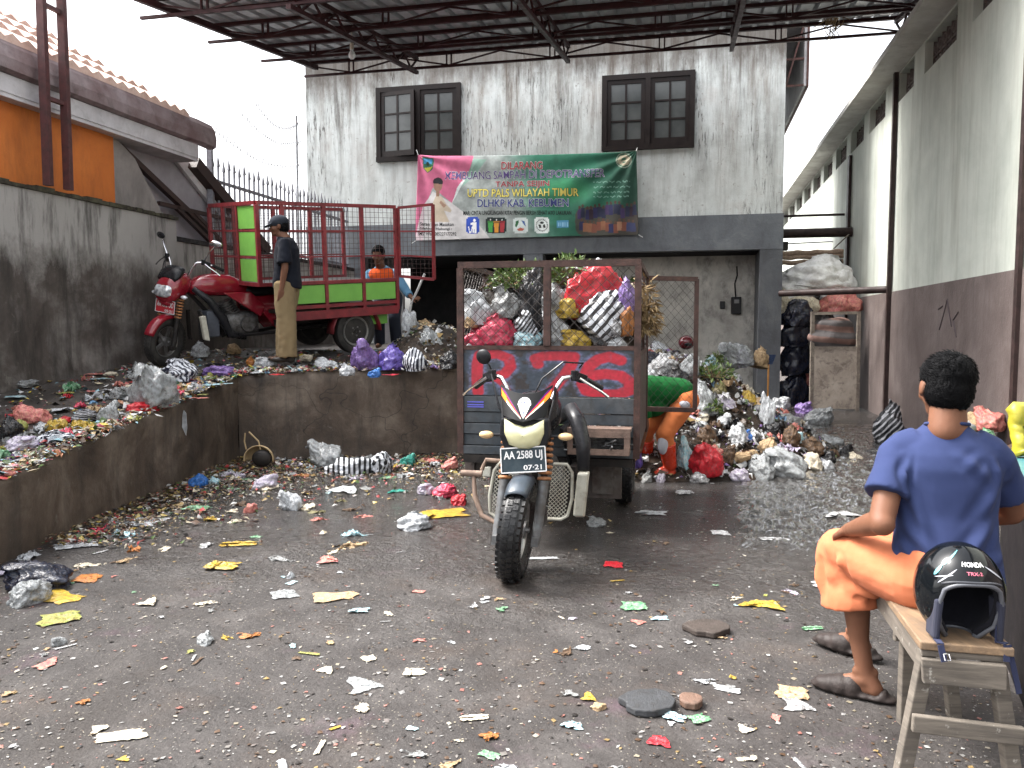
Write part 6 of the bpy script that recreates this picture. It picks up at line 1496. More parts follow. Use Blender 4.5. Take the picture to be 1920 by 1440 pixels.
BAGS=[bag_mesh(i,i%3!=2,.2*(i%2)) for i in range(1,11)]; SACKS=[bag_mesh(i,i%2==0,.1,sharp=.22) for i in range(31,39)]; WADS=[bag_mesh(20+i,False,.5,ICO3) for i in range(6)]
FILMS=[film_mesh(i) for i in range(60,72)]
SHEETS=[sheet_mesh(i,[1.2,1.6,2.2,1.0][i%4],crump=[.08,.14,.2][i%3],fold=i%3!=1) for i in range(1,15)]
STRIPS=[sheet_mesh(40+i,5.5,22,4,.25,False) for i in range(5)]
PM=dict(
 white=plastic('white_plastic',(.54,.56,.58),.32,hue2=(.32,.33,.34)), clear=plastic('cloudy_clear_plastic',(.42,.44,.45),.18,.62,hue2=(.20,.21,.21)), grey=plastic('grey_film',(.30,.31,.31),.25,.85,hue2=(.16,.16,.155)),
 black=plastic('black_plastic_film',(.010,.011,.014),.22), navy=plastic('navy_plastic_film',(.012,.016,.032),.25), red=plastic('red_plastic_film',(.52,.018,.03),.28,hue2=(.36,.012,.02)), pink=plastic('rose_plastic_film',(.62,.075,.13),.2,hue2=(.46,.035,.07)),
 purple=plastic('purple_plastic_film',(.24,.15,.38),.3,hue2=(.13,.08,.24)), violet=plastic('violet_plastic_film',(.13,.09,.40),.3), yellow=plastic('yellow_plastic_film',(.46,.31,.035),.35,hue2=(.30,.19,.03)), tan=plastic('tan_paper',(.45,.32,.18),.7,hue2=(.3,.2,.11)),
 blue=plastic('blue_plastic_film',(.03,.16,.50),.3), cyan=plastic('pale_cyan_wrapper',(.22,.48,.56),.3,hue2=(.5,.55,.55)), green=plastic('green_wrapper',(.05,.22,.09),.35,hue2=(.25,.36,.25)), lime=plastic('yellow_green_leaf',(.20,.25,.05),.5,hue2=(.26,.21,.06)), brown=plastic('brown_leaf_scrap',(.12,.065,.03),.6,hue2=(.05,.03,.018)),
 salmon=plastic('salmon_wrapper',(.55,.24,.18),.4,hue2=(.42,.1,.1)), orange=plastic('orange_wrapper',(.42,.15,.03),.4), cream=plastic('cream_paper',(.62,.56,.44),.65,hue2=(.45,.39,.3)), teal=plastic('teal_plastic',(.02,.28,.22),.35), olive=plastic('olive_scrap',(.17,.15,.06),.6), lilac=plastic('lilac_film',(.42,.36,.5),.3,.85,hue2=(.5,.48,.5)), silver=plastic('silver_foil',(.55,.55,.56),.2,hue2=(.2,.2,.2)))
PM['sackwhite']=plastic('white_woven_sack',(.80,.80,.80),.5,hue2=(.62,.61,.59),dirt=.2,st=.4); PM['stripe']=striped('black_white_stripes',(.012,.014,.03),(.58,.60,.64),1.35,(0,0,.5),2.2); PM['stripe2']=striped('bold_black_white_stripes',(.01,.011,.014),(.66,.68,.72),1.25,(0,0,0),.5,duty=.45); PM['darkstripe']=striped('black_bag_grey_stripes',(.010,.011,.014),(.36,.36,.38),1.7,(0,1.2,.3),1.2,duty=.72)
MLeaf=mat('wilting_leaf',(.05,.11,.02),(.11,.14,.035),18,.55,lo=.4,hi=.6); MStraw=mat('dry_stalk',(.28,.20,.09),(.16,.1,.05),18,.8)
rt=random.Random(77)
def put(name,me,m,loc,sc3,rot,label,cat,group=None,tilt=(0,0)):
    o=bpy.data.objects.new(name,me); sc.collection.objects.link(o); o.location=loc; o.scale=sc3; o.rotation_euler=(tilt[0],tilt[1],rot)
    o.material_slots[0].link='OBJECT'; o.material_slots[0].material=m; return tag(o,label,cat,group)
def bag(p,w,h,c,label,rot=None,k=None,tilt=(0,0),d=None,group=None,cat='plastic bag',name='plastic_bag'):
    """p: where it rests; w,h: width and height in metres"""
    k=rt.randrange(10) if k is None else k; me=BAGS[k]; d=d or w*.8
    return put(name,me,PM[c],V(p)-V((0,0,.01)),(w/2.15,d/2.15,h/1.35),rt.uniform(0,6.28) if rot is None else rot,label,cat,group,tilt)
def sheet(p,w,c,label,rot=None,k=None,h=None,group=None,tilt=(0,0),cat='wrapper',name='wrapper',asp=1,pool=None):
    pool=pool or SHEETS; k=rt.randrange(len(pool)) if k is None else k
    return put(name,pool[k],PM[c],V(p)+V((0,0,.004)),(w*.75,w*.75*asp,(h or w*.6)),rt.uniform(0,6.28) if rot is None else rot,label,cat,group,tilt)
Gd=lambda px,py:atz(px,py,gz(*atz(px,py,0)[:2])*1.0)
mpp=lambda p:p[1]/1500
# ---- named bags along the platform edge and up the ramp: (px, py of the resting point, width px, height px, colour, kind, label)
EDGE=[
 (340,712,76,44,'stripe','bag','blue and white striped tied bag in front of the red tricycle front wheel',6),
 (288,762,98,84,'clear','bag','large pointed grey translucent bag slumped on the ramp edge',0),
 (268,770,64,22,'red','bag','crumpled red bag at the foot of the large translucent bag',5),
 (412,705,68,26,'purple','bag','flat purple bag on the platform corner',4),
 (684,692,54,52,'purple','bag','light purple pointed bag below the red tricycle rear wheel',3),
 (735,692,46,40,'violet','bag','dark violet bag beside the light purple one',9),
 (778,694,54,44,'stripe','bag','striped bag with brown scraps near the right end of the platform edge',7),
 (812,668,62,56,'clear','bag','grey translucent bag slumped under the rose-red bag',8),
 (834,622,64,48,'pink','bag','rose-red bag on the pile left of the black tricycle',2),
 (842,690,46,34,'black','bag','shiny black bag wedged beside the black tricycle',1),
 (703,706,26,16,'blue','bag','small bright blue bag on the lip of the retaining wall',3),
 (742,704,44,12,'red','sheet','flattened red wrapper on the lip under the violet bag',2),
 (651,703,30,24,'white','bag','white crumpled bag on the wall lip below the tricycle box',2),
 (612,692,42,24,'white','bag','white bag with a twisted top behind the standing person',0),
 (640,690,36,12,'teal','sheet','teal and white wrapper beside the white twisted bag',1),
 (575,676,30,16,'cream','bag','cream paper bag at the standing person heels',4),
 (497,686,40,18,'white','bag','white bag left of the standing person feet',5),
 (480,700,34,12,'white','sheet','flat white film hanging over the platform edge',4),
 (518,704,28,14,'red','sheet','small red and white packet below the standing person',6),
 (470,684,18,18,'orange','bag','small orange bag left of the white bag by the standing person',2),
 (376,668,32,24,'white','bag','off-white block-like bag under the red tricycle engine',9),
 (438,662,34,20,'tan','bag','tan crumpled paper bag under the red tricycle seat',7),
 (400,684,40,14,'navy','sheet','dark blue film strip behind the purple bag',3),
 (352,735,34,16,'cream','sheet','cream paper scraps on the wall lip right of the translucent bag',8),
 (382,741,22,12,'lime','sheet','yellow-green leaf scrap on the wall lip',2),
 (366,748,26,14,'salmon','sheet','pink and salmon packet on the wall lip',5),
 (402,722,42,10,'cyan','sheet','pale cyan flat film at the wall corner',9),
 (205,792,40,38,'clear','bag','small pale pointed bag on the middle of the ramp edge',3),
 (158,790,60,26,'darkstripe','bag','dark bag with pale stripes in the middle of the ramp',1),
 (120,794,34,16,'red','bag','small red bag between the striped bags on the ramp',6),
 (106,802,32,18,'lime','sheet','bright lime green wrapper on the ramp edge',4),
 (120,770,50,20,'white','sheet','white and yellow wrapper in the middle of the ramp',7),
 (100,830,84,28,'stripe','bag','long striped bag lying along the lower ramp edge',8),
 (45,838,74,24,'lilac','bag','pale lilac film bag low on the ramp',5),
 (60,862,64,14,'white','sheet','long white sheet lying on the lower ramp lip',10),
 (20,820,46,44,'black','bag','black bag cut by the left side of the picture on the ramp',2),
 (62,790,52,34,'salmon','bag','peach and white crumpled bag on the lower ramp',0),
 (38,805,30,22,'lime','bag','pale green limp bag beside the black bag on the ramp',7),
 (28,745,44,12,'cyan','sheet','pale blue wrapper at the foot of the boundary wall',6),
 (50,724,50,18,'grey','bag','flat grey bag against the foot of the boundary wall',4),
 (88,716,18,8,'yellow','sheet','small yellow wrapper near the boundary wall foot',2),
 (160,693,54,12,'white','sheet','long white film at the foot of the boundary wall',11),
 (185,712,30,8,'cyan','sheet','pale film scrap in the upper ramp centre',5),
 (225,745,44,22,'grey','bag','grey flat bag left of the large translucent bag',5),
 (172,735,22,10,'salmon','sheet','small salmon scrap high on the ramp',3),
 (8,880,32,12,'pink','sheet','pink and white scrap at the lowest visible ramp lip',7),
 (258,694,20,18,'grey','bag','small grey twist of film beside the red tricycle front tyre',2),
 (320,700,24,12,'grey','sheet','grey film scrap left of the blue striped bag',8),
]
for (px,py,wp,hp_,c,kd,lab,k) in EDGE:
    p=onplat(px,py); s=mpp(p)
    if kd=='bag': bag(p,wp*s,hp_*s*1.0,c,lab,k=k%10,group=None)
    else: sheet(p,wp*s,c,lab,k=k,h=max(.05,hp_*s*.9))
# ---- things on the yard floor
YARD=[
 (612,872,76,42,'clear','bag','clear bag bulging beside the zebra-striped cloth at the wall foot',3),
 (70,1098,112,52,'navy','bag','large black bag at the left foreground edge',6),
 (55,1128,84,42,'clear','bag','white translucent bag lying against the large black bag',5),
 (545,955,44,34,'white','bag','white pointed bag lying left of centre in the yard',3),
 (776,990,60,28,'white','bag','rounded white bundle on the floor left of the black tricycle',9),
 (652,920,60,26,'white','sheet','torn stiff white card in front of the zebra-striped cloth',7),
 (622,1052,50,40,'salmon','sheet','pink and white triangular snack packet mid yard',2),
 (800,965,80,30,'yellow','sheet','large yellow-brown crumpled wrapper left of the black tricycle pedal',5),
 (448,1020,50,28,'yellow','sheet','folded yellow wrapper in the left yard',8),
 (402,1062,52,22,'yellow','sheet','yellow-orange leaf-like wrapper nearer the left foreground',1),
 (118,1160,78,26,'lime','sheet','broad yellow-green leaf in the left foreground',3),
 (110,1122,70,12,'yellow','sheet','thin yellow strip in the left foreground',12),
 (164,1086,58,18,'orange','sheet','orange and red packet right of the large black bag',6),
 (288,1132,46,40,'cream','sheet','upright torn white paper in the left foreground',2),
 (238,978,76,24,'white','sheet','crumpled pale sheet at the foot of the ramp wall',5),
 (142,1022,74,20,'white','sheet','long white film along the foot of the ramp wall',11),
 (372,955,40,22,'green','sheet','white and green wrapper near the inner wall corner',4),
 (372,915,40,28,'blue','bag','blue and yellow bag at the inner corner of the walls',7),
 (402,908,24,16,'cyan','bag','pale blue bag beside the blue and yellow one',2),
 (495,915,46,26,'lilac','bag','lilac film bag left of centre near the wall foot',0),
 (470,960,22,22,'salmon','bag','small salmon twist of plastic left of the white pointed bag',4),
 (765,872,30,20,'teal','bag','teal plastic bag right of the zebra-striped cloth',3),
 (800,878,16,20,'white','sheet','small white spout right of the teal bag',3),
 (845,880,34,24,'salmon','bag','printed carton-like bag beneath the black tricycle box',8),
 (835,930,60,26,'pink','bag','rose and purple bag pile by the black tricycle pedal',1),
 (800,925,34,22,'lilac','bag','pale pink limp bag left of the rose bag',6),
 (860,945,38,20,'red','bag','dark red limp bag under the black tricycle',5),
 (742,922,28,10,'teal','sheet','small teal scrap below the zebra-striped cloth',4),
 (532,1116,58,18,'clear','sheet','pale film lying mid yard, left of the tyre',6),
 (692,1283,82,24,'clear','sheet','large pale grey film in the front centre of the yard',2),
 (765,1262,36,16,'cream','sheet','cream paper scrap right of the pale grey film',1),
 (616,1258,34,14,'cream','sheet','cream scrap left of the pale grey film',7),
 (668,1145,26,18,'cyan','sheet','pale blue crumpled wrapper mid yard',5),
 (888,1345,40,24,'cream','sheet','pale cream crumpled paper in the front centre',8),
 (228,1382,50,20,'cream','sheet','flat yellow-white carton scrap in the left front',9),
 (1110,1310,38,30,'yellow','sheet','yellow scraps in the front, below the tyre',2),
 (1122,1328,28,18,'tan','bag','small tan husk just below the yellow scraps',4),
 (1268,1345,50,20,'cyan','sheet','pale blue and white packet beside the dark slab',10),
 (1300,1352,36,14,'green','sheet','pale green packet scrap right of the blue packet',1),
 (1240,1392,46,22,'red','sheet','red, white and yellow wrapper at the front edge',7),
 (1192,1138,54,20,'green','sheet','green and white torn wrapper right of the tyre',3),
 (1230,1160,24,10,'cyan','sheet','small light blue scrap right of the green wrapper',5),
 (1200,1167,30,10,'salmon','sheet','small red-brown scrap below the green wrapper',2),
 (1428,1134,58,22,'yellow','sheet','yellow and grey flattened box left of the seated person knees',4),
 (1150,1060,44,16,'red','sheet','dark red curved scrap right of the tyre',6),
 (1520,1178,30,18,'green','sheet','green and white cup-like scrap by the seated person far foot',8),
 (1490,1302,66,28,'tan','sheet','brown and silver film with a leaf, left of the near clog',3),
 (1505,1322,76,18,'silver','sheet','pale silver film under the brown one by the near clog',2),
 (1370,1272,12,14,'yellow','sheet','tiny bright yellow scrap mid right yard',1),
 (1118,985,38,20,'clear','bag','small clear bag right of the black tricycle front wheel',2),
 (1212,962,40,26,'white','sheet','white crumpled film right of the black tricycle',5),
 (1285,925,38,24,'silver','sheet','silver printed packet at the heap foot',3),
 (1350,1000,40,12,'silver','sheet','pale flattened film in the middle right yard',6),
 (1560,1098,40,16,'silver','sheet','pale film left of the shorts on the wet floor',9),
 (630,1120,60,16,'tan','sheet','brown dry leaf-like scrap mid yard',12),
 (1015,1048,58,4,'white','strip','thin white stick beside the front tyre',1),
 (1572,965,50,16,'silver','sheet','silver film scrap on the wet floor left of the seated person elbow',4),
 (1450,1010,40,12,'silver','sheet','flattened silver scrap in the wet middle right yard',8),
 (1575,1010,48,10,'salmon','sheet','rusty orange strip on the wet floor by the knee',7),
 (385,1205,34,22,'clear','bag','small frosted bag in the left front yard',0),
 (110,1208,30,18,'clear','bag','tiny frosted bag low in the left foreground',3),
 (545,1083,16,12,'white','bag','small white ball of film mid yard',9),
]
for (px,py,wp,hp_,c,kd,lab,k) in YARD:
    p=Gd(px,py); s=mpp(p)
    if kd=='bag': bag(p,wp*s,hp_*s*1.05,c,lab,k=k%10)
    elif kd=='sheet': sheet(p,wp*s*1.05,c,lab,k=k,h=max(.03,min(.14,hp_*s*1.0)),rot=rt.uniform(-.5,.5))
    else: sheet(p,.05,c,lab,k=k%5,h=.02,pool=STRIPS,rot=.1)
# zebra-striped cloth bundle
p=Gd(655,888); s=mpp(p); bag(p,.42,.20,'stripe2','black and white zebra-striped cloth bundle at the foot of the retaining wall',k=4,rot=.2,name='striped_cloth',cat='cloth'); bag(Gd(706,884),.30,.24,'stripe2','round black and white striped parcel at the right end of the zebra cloth',k=1,rot=1.2,tilt=(.5,0),name='striped_parcel',cat='cloth')
# tan hat with cords, black hollow inside
h0=Gd(486,880)+V((0,.0,.10)); ht=thing('straw_hat','upturned tan hat with two cords sticking up, against the retaining wall','hat',h0)
m=MB(); vs=[];fs=[]
for j in range(9):
    for i in range(25):
        a=-PI*.05+PI*1.1*i/24; t_=PI*.5*j/8; r=.15; vs.append(h0+V((r*math.cos(a)*math.cos(t_*.9),-.02+.14*math.sin(t_),r*.95*math.sin(a)*math.cos(t_*.9))))
for j in range(8):
    for i in range(24): k_=j*25+i; fs.append((k_,k_+1,k_+26,k_+25))
m.add(vs,fs); o=m.build('crown',mat('tan_straw',(.42,.31,.17),(.3,.21,.11),14,.8,bump=.4),ht,smooth='all',world=True); q=o.modifiers.new('s','SOLIDIFY'); q.thickness=.012
m=MB(); m.ell(h0+V((.03,.0,.01)),(.10,.05,.085)); m.build('lining',MBlkM,ht,smooth='all',world=True)
for dx,e in ((-.12,(-.13,.0,.26)),(.02,(-.10,.02,.27))):
    m=MB(); m.tube([h0+V((dx,-.01,.1)),h0+V((dx-.02,0,.18)),h0+V(e)],.008,8); m.build('cord',bpy.data.materials['tan_straw'],ht,smooth=True,world=True)
# flat slabs of dark board
for i,(px,py,wp,dp,lab) in enumerate(((1216,1325,92,30,'dark flat broken slab in the front right of the yard'),(1326,1184,76,20,'brown bark-like slab right of the tyre'),(1295,1322,40,16,'small reddish stone chip between the dark slab and the blue packet'))):
    p=Gd(px,py); s=mpp(p); w_=wp*s/2; d_=.09 if i<2 else .05; m=MB(); poly_=[(w_*math.cos(a_)*(1+.28*noise.noise(V((math.cos(a_)*2,math.sin(a_)*2,i*5+1))))*(1.15 if abs(math.cos(a_))>.6 else .95),d_*math.sin(a_)*(1+.3*noise.noise(V((math.cos(a_)*3,math.sin(a_)*3,i*7+3))))) for a_ in [2*PI*k_/17 for k_ in range(17)]]
    m.prism([p+V((x,y,.002)) for x,y in poly_],(0,0,.028)); tag(m.build('board_slab' if i<2 else 'stone_chip',mat('slab_%d'%i,[(.05,.052,.056),(.06,.048,.042),(.14,.08,.055)][i],None,14,.6,bump=.6,dirt=.4),bevel=.006,loc=p),lab,'slab' if i<2 else 'stone')
# strip of white film hanging on the retaining wall
q=V((-2.885,6.8,0)); p=aty(345,790,7.08); m=MB(); m.add([p+V((0,0,.10)),p+V((.025,-.01,.07)),p+V((.03,-.012,-.06)),p+V((.015,0,-.13)),p+V((-.02,0,-.05)),p+V((-.012,.002,.06))],[(0,1,2,3,4,5)]); o=m.build('film_strip',PM['white'],loc=p); o.modifiers.new('s','SOLIDIFY').thickness=.004; tag(o,'white pointed strip of film stuck on the retaining wall','wrapper')

# ---- heap on the right
FOOT=[V((.75,7.2,0)),V((1.4,7.25,0)),V((2.1,7.3,0)),V((2.7,7.5,0)),V((3.25,8.0,0)),V((3.62,8.8,0)),V((3.75,10.2,0)),V((4.0,12,0)),V((4.2,14.6,0))]
def heap_h(x,y):
    p=V((x,y,0)); d=9; s_=1
    for a,b in zip(FOOT,FOOT[1:]):
        ab=b-a; t=max(0,min(1,(p-a).dot(ab)/ab.length_squared)); q=a+ab*t; l=(p-q).length
        if l<d: d=l; s_=1 if ab.x*(p.y-a.y)-ab.y*(p.x-a.x)>0 else -1
    if s_<0 or y<7.2: return -.02
    h=min(1.02,.66*d**.92)
    if x<1.25: h=min(h,.66*max(0,(x-.2))+max(0,(y-8.4))*.8)
    return h+.10*noise.noise(p*1.9)*min(1,d*2)+.05*noise.noise(p*5)*min(1,d*3)
m=MB(); nx,ny=100,150
for j in range(ny):
    for i in range(nx):
        x=.2+4.4*i/(nx-1); y=7.15+8.1*j/(ny-1); m.v.append(V((x,y,heap_h(x,y)+.03*noise.noise(V((x*17,y*17,1))))))
m.f=[(j*nx+i,j*nx+i+1,(j+1)*nx+i+1,(j+1)*nx+i) for j in range(ny-1) for i in range(nx-1)]
kind(tag(m.build('refuse_mound',mat('rotting_refuse',(.045,.030,.020),(.016,.013,.012),9,.5,bump=.8,bscale=40,dirt=.5),smooth='all'),'dark wet mound of rotting refuse right of the black tricycle','refuse heap'),'stuff')
def heap_at(px,py):
    r=ray(px,py); lo,hi=None,None; Y=6.9; pz=None
    while Y<15:
        x=r.x*Y/r.y; z=1.4+r.z*Y/r.y
        if z<heap_h(x,Y): return V((x,Y,heap_h(x,Y)))
        Y+=.02
    return V((r.x*11/r.y,11,.9))
def flakes(name,pts,cols,smin,smax,label,cat,curl=.35,seed=1,up=.5):
    r=random.Random(seed); m=MB(); C_=[]
    for p in pts:
        s=smin*(smax/smin)**(r.random()**1.6); c=r.choice(cols); a=r.uniform(0,6.28); asp=r.choice([1,1,.5,.25]); n=V((r.gauss(0,up),r.gauss(0,up),1)).normalized(); x=n.orthogonal(); x.rotate(Matrix.Rotation(a,3,n)); y=n.cross(x)
        k=len(m.v); h=s*curl*r.uniform(.3,1)
        P=[p+x*s*.5*r.uniform(.7,1.2)+y*s*.5*asp*r.uniform(-.3,.3),p+y*s*.5*asp*r.uniform(.7,1.2)+n*h,p-x*s*.5*r.uniform(.7,1.2),p-y*s*.5*asp*r.uniform(.7,1.2)+n*h*.6,p+n*h*1.1]
        m.v+= [q+V((0,0,.003)) for q in P]; m.f+=[(k,k+1,k+4),(k+1,k+2,k+4),(k+2,k+3,k+4),(k+3,k,k+4)]; f=r.uniform(.75,1.15); C_+=[tuple(q*f for q in c)+(1,)]*5
    me=m.mesh(name); me.materials.append(MFlk); at=me.color_attributes.new('paint','FLOAT_COLOR','POINT'); at.data.foreach_set('color',np.array(C_,dtype=np.float32).ravel())
    o=bpy.data.objects.new(name,me); sc.collection.objects.link(o); kind(tag(o,label,cat),'stuff'); return o
MFlk=attr_mat('mixed_scraps',.35,0,.3,60)
WHT=(.5,.5,.49);GRY=(.24,.24,.24);BRN=(.07,.04,.022);DRK=(.02,.017,.015);CRM=(.42,.36,.25);OCH=(.22,.15,.06);GRN=(.06,.10,.03);PNK=(.4,.1,.13);VIO=(.2,.12,.3);YEL=(.45,.34,.05);CYN=(.2,.35,.4);RED=(.3,.03,.03)
pts=[]; r=random.Random(9)
while len(pts)<12000:
    x=r.uniform(.3,4.4); y=7.2+7.5*r.random()**1.5; h=heap_h(x,y)
    if h>-.01: pts.append(V((x,y,h+r.uniform(0,.03))))
flakes('heap_scraps',pts,[WHT,(.6,.6,.6),GRY,GRY,BRN,BRN,BRN,DRK,DRK,DRK,DRK,(.03,.03,.035),OCH,GRN,VIO,BRN,WHT,(.35,.33,.32)],.012,.085,'loose mixed scraps covering the refuse mound','scraps',up=.9,curl=.5)
HEAP=[
 (1318,886,66,50,'red','bright red shiny bag at the foot of the refuse heap',5),
 (1288,880,34,50,'cyan','pale blue packet standing between the orange boots and the red bag',3),
 (1410,762,34,30,'yellow','yellow snack packet bright on the right slope of the heap',7),
 (1470,775,44,34,'white','white foam box half buried on the right slope of the heap',4),
 (1385,722,60,44,'clear','frayed clear bag high on the right slope of the heap',3),
 (1388,706,34,32,'purple','purple bag on top of the frayed clear bag',1),
 (1422,712,40,28,'tan','beige film bag right of the purple bag on the heap',9),
 (1505,780,40,26,'purple','deep purple bag at the right end of the heap',2),
 (1470,882,76,44,'clear','large clear bluish bag low on the heap front',6),
 (1425,888,56,34,'clear','limp clear bag left of the large clear bluish one',0),
 (1530,800,56,40,'clear','cloudy bag at the far right shoulder of the heap',8),
 (1436,798,34,50,'white','upright twisted white bag in the middle of the heap front',3),
 (1357,802,26,28,'white','small white upright bag left of the yellow packet',0),
 (1388,828,44,32,'white','white and navy bag in the heap middle',5),
 (1400,826,26,20,'blue','small navy blue bag beside the white and navy one',2),
 (1330,780,50,54,'clear','clear crinkled bag right of the green shirt',9),
 (1215,720,46,28,'white','white bag just above the green shirt',1),
 (1250,735,50,26,'lilac','lilac crinkled film above the green shirt',4),
 (1335,690,34,20,'cyan','pale blue dome-shaped lid on top of the heap',8),
 (1245,700,70,34,'silver','silvery crinkled film on the heap crown',2),
 (1290,705,50,40,'clear','clear twisted film right of the silvery one',7),
 (1215,690,60,34,'navy','dark navy bag on the heap crown behind the green shirt',6),
 (1240,668,40,22,'white','white bundle at the very top of the heap',0),
 (1265,720,44,28,'black','shiny black bag under the silvery film',5),
 (1355,870,40,36,'brown','brown wet bundle in the heap front',8),
 (1340,862,40,28,'salmon','red and white printed packet in the heap front',4),
 (1385,900,44,20,'lilac','lilac striped packet at the heap foot',9),
 (1520,880,50,34,'cream','cream ribbed bag at the heap foot right',1),
 (1545,870,34,28,'black','black pot-like bag right of the cream one',7),
 (1555,882,30,22,'white','white cup-shaped bag at the heap toe',3),
 (1590,860,34,24,'black','black rounded scrap at the heap toe',0),
 (1605,868,30,20,'cream','cream cup-like scrap at the right tip of the heap toe',2),
 (1212,908,26,24,'grey','round grey lid-like bag by the left boot',8),
 (1238,910,24,18,'lilac','lilac and red packet beside the left boot',5),
 (1195,880,34,40,'violet','violet film bag behind the black tricycle rear wheel',3),
 (1440,850,40,26,'tan','tan soaked bag in the heap middle front',6),
 (1480,835,46,30,'brown','dark brown soaked bundle right of the heap middle',9),
 (1395,870,50,26,'tan','mottled tan rag in the heap front centre',0),
 (1500,830,30,26,'cyan','pale turquoise film on the heap right',4),
 (1310,905,50,20,'silver','silver film at the foot of the red bag',1),
 (1300,760,40,30,'black','black wet bag behind the person trousers',2),
 (1350,740,40,22,'olive','olive scrap bundle on the heap slope',7),
 (1365,765,36,26,'lilac','pale blue-lilac film left of the yellow packet',8),
 (1450,820,44,28,'black','glossy black bag in the heap middle',3),
 (1330,830,46,30,'brown','brown leaf wad below the clear crinkled bag',5),
 (1480,800,40,26,'grey','grey film right of the twisted white bag',6),
 (1560,840,50,26,'clear','pale clear bag behind the heap toe',4),
 (1520,850,44,24,'brown','dark red-brown bag at the heap toe',9),
 (1425,770,36,20,'tan','torn brown carton under the yellow packet',0),
 (1375,690,30,20,'lime','pale green cabbage-like bag near the heap top',1),
]
for (px,py,wp,hp_,c,lab,k) in HEAP:
    p=heap_at(px,py-4); s=mpp(p); bag(p-V((0,0,.03)),wp*s,hp_*s*1.15,c,lab,k=k,tilt=(rt.uniform(-.4,.4),rt.uniform(-.4,.4)))
for n_ in range(190):   # smaller bags and wads all over the heap
    while True:
        x=rt.uniform(.9,4.1); y=7.3+5.5*rt.random()**1.5; h=heap_h(x,y)
        if h>.02 and not (x<1.85 and y<7.9): break
    c=rt.choice(['white','white','clear','clear','grey','black','navy','lilac','silver','tan','brown','brown','black','brown','salmon','cream','cyan'])
    cn=dict(white='white',clear='cloudy clear',grey='grey',black='black',navy='dark blue',lilac='lilac',silver='silvery',tan='tan',brown='brown',salmon='salmon pink',cream='cream',cyan='pale blue')[c]
    w_=rt.uniform(.06,.17); fl=rt.random()<.5; zn='on the upper part of' if h>.6 else 'at the foot of' if h<.25 else 'on the middle slope of'
    put('torn_film' if fl else 'plastic_wad',rt.choice(FILMS) if fl else rt.choice(WADS+BAGS[:4]),PM[c],V((x,y,h-.02)),(w_*1.0,w_*.9,w_*.85) if fl else (w_*.5,w_*.4,w_*.42),rt.uniform(0,6.28),f'{"limp torn piece of" if fl else "small crumpled wad of"} {cn} plastic {zn} the refuse heap',"plastic film" if fl else "plastic wad",f'{"torn" if fl else "crumpled"} {cn} plastic {zn} the refuse heap',(rt.uniform(-.6,.6),rt.uniform(-.6,.6)))
def leafclump(name,label,c,rad,n,lm=MLeaf,seed=1,size=.05,droop=.2,cat='leaves'):
    r=random.Random(seed); m=MB(); t=thing(name,label,cat,c)
    st=MB()
    for i in range(n):
        d=V((r.gauss(0,1),r.gauss(0,1),abs(r.gauss(0,.8)))).normalized(); q=V(c)+V((d.x*rad[0],d.y*rad[1],d.z*rad[2]))*r.uniform(.4,1)
        L_=size*r.uniform(.6,1.5); w_=L_*r.uniform(.08,.24)*(.35 if lm is MStraw else 1); a=(d+V((r.gauss(0,.5),r.gauss(0,.5),r.gauss(-droop,.5)))).normalized(); s_=a.orthogonal(); s_.rotate(Matrix.Rotation(r.uniform(0,6.28),3,a)); mid=q+a*L_*.5+s_.cross(a)*L_*.12
        m.add([q,mid+s_*w_,q+a*L_,mid-s_*w_],[(0,1,2),(0,2,3)])
        if i%6==0: st.tube([V(c)+V((d.x*rad[0]*.2,d.y*rad[1]*.2,0)),q],.003,4,False)
    m.build('leaves',lm,t,world=True); st.build('stems',MStraw,t,world=True); return t
for i,(px,py,rd,lab) in enumerate(((1338,715,.24,'wilted green weeds high on the refuse heap'),(1330,775,.13,'clump of green leaves beside the clear crinkled bag'),(1345,695,.16,'olive green foliage tuft near the heap top'))): p=heap_at(px,py); leafclump('wilted_weeds',lab,p+V((0,0,.03)),(rd,rd,rd*.8),260,seed=i+3)
# dark red spherical object and shovel handle by the inner wall
p=V((2.15,9.95,1.12)); p=aty(1287,642,11.0); t=thing('old_helmet','dark red old helmet on top of the heap by the inner wall','helmet',p); m=MB(); m.ell(p,(.11,.13,.10)); solid('shell',m,.012,mat('dark_red_gloss',(.10,.008,.014),None,9,.15),t,2); m=MB(); m.ell(p+V((0,-.085,-.02)),(.06,.05,.035)); m.build('visor',MBlkP,t,smooth='all',world=True)
a=aty(1440,725,11.6); b=aty(1441,683,11.6); c=aty(1440,672,11.6); t=thing('broom','upturned broom with an orange handle and blue head against the pillar','broom',a); m=MB(); m.tube([a-V((0,0,.35)),b],.013,8); m.build('handle',mat('orange_handle',(.6,.27,.06),None,9,.5),t,smooth=True,world=True); m=MB(); m.hexa([b+V(q) for q in ((-.05,-.02,0),(.05,-.02,0),(.05,.02,0),(-.05,.02,0),(-.10,-.025,.14),(.10,-.025,.14),(.10,.025,.14),(-.10,.025,.14))]); m.build('head',mat('dark_blue_bristle',(.02,.04,.10),None,60,.8,bump=.8),t,world=True)

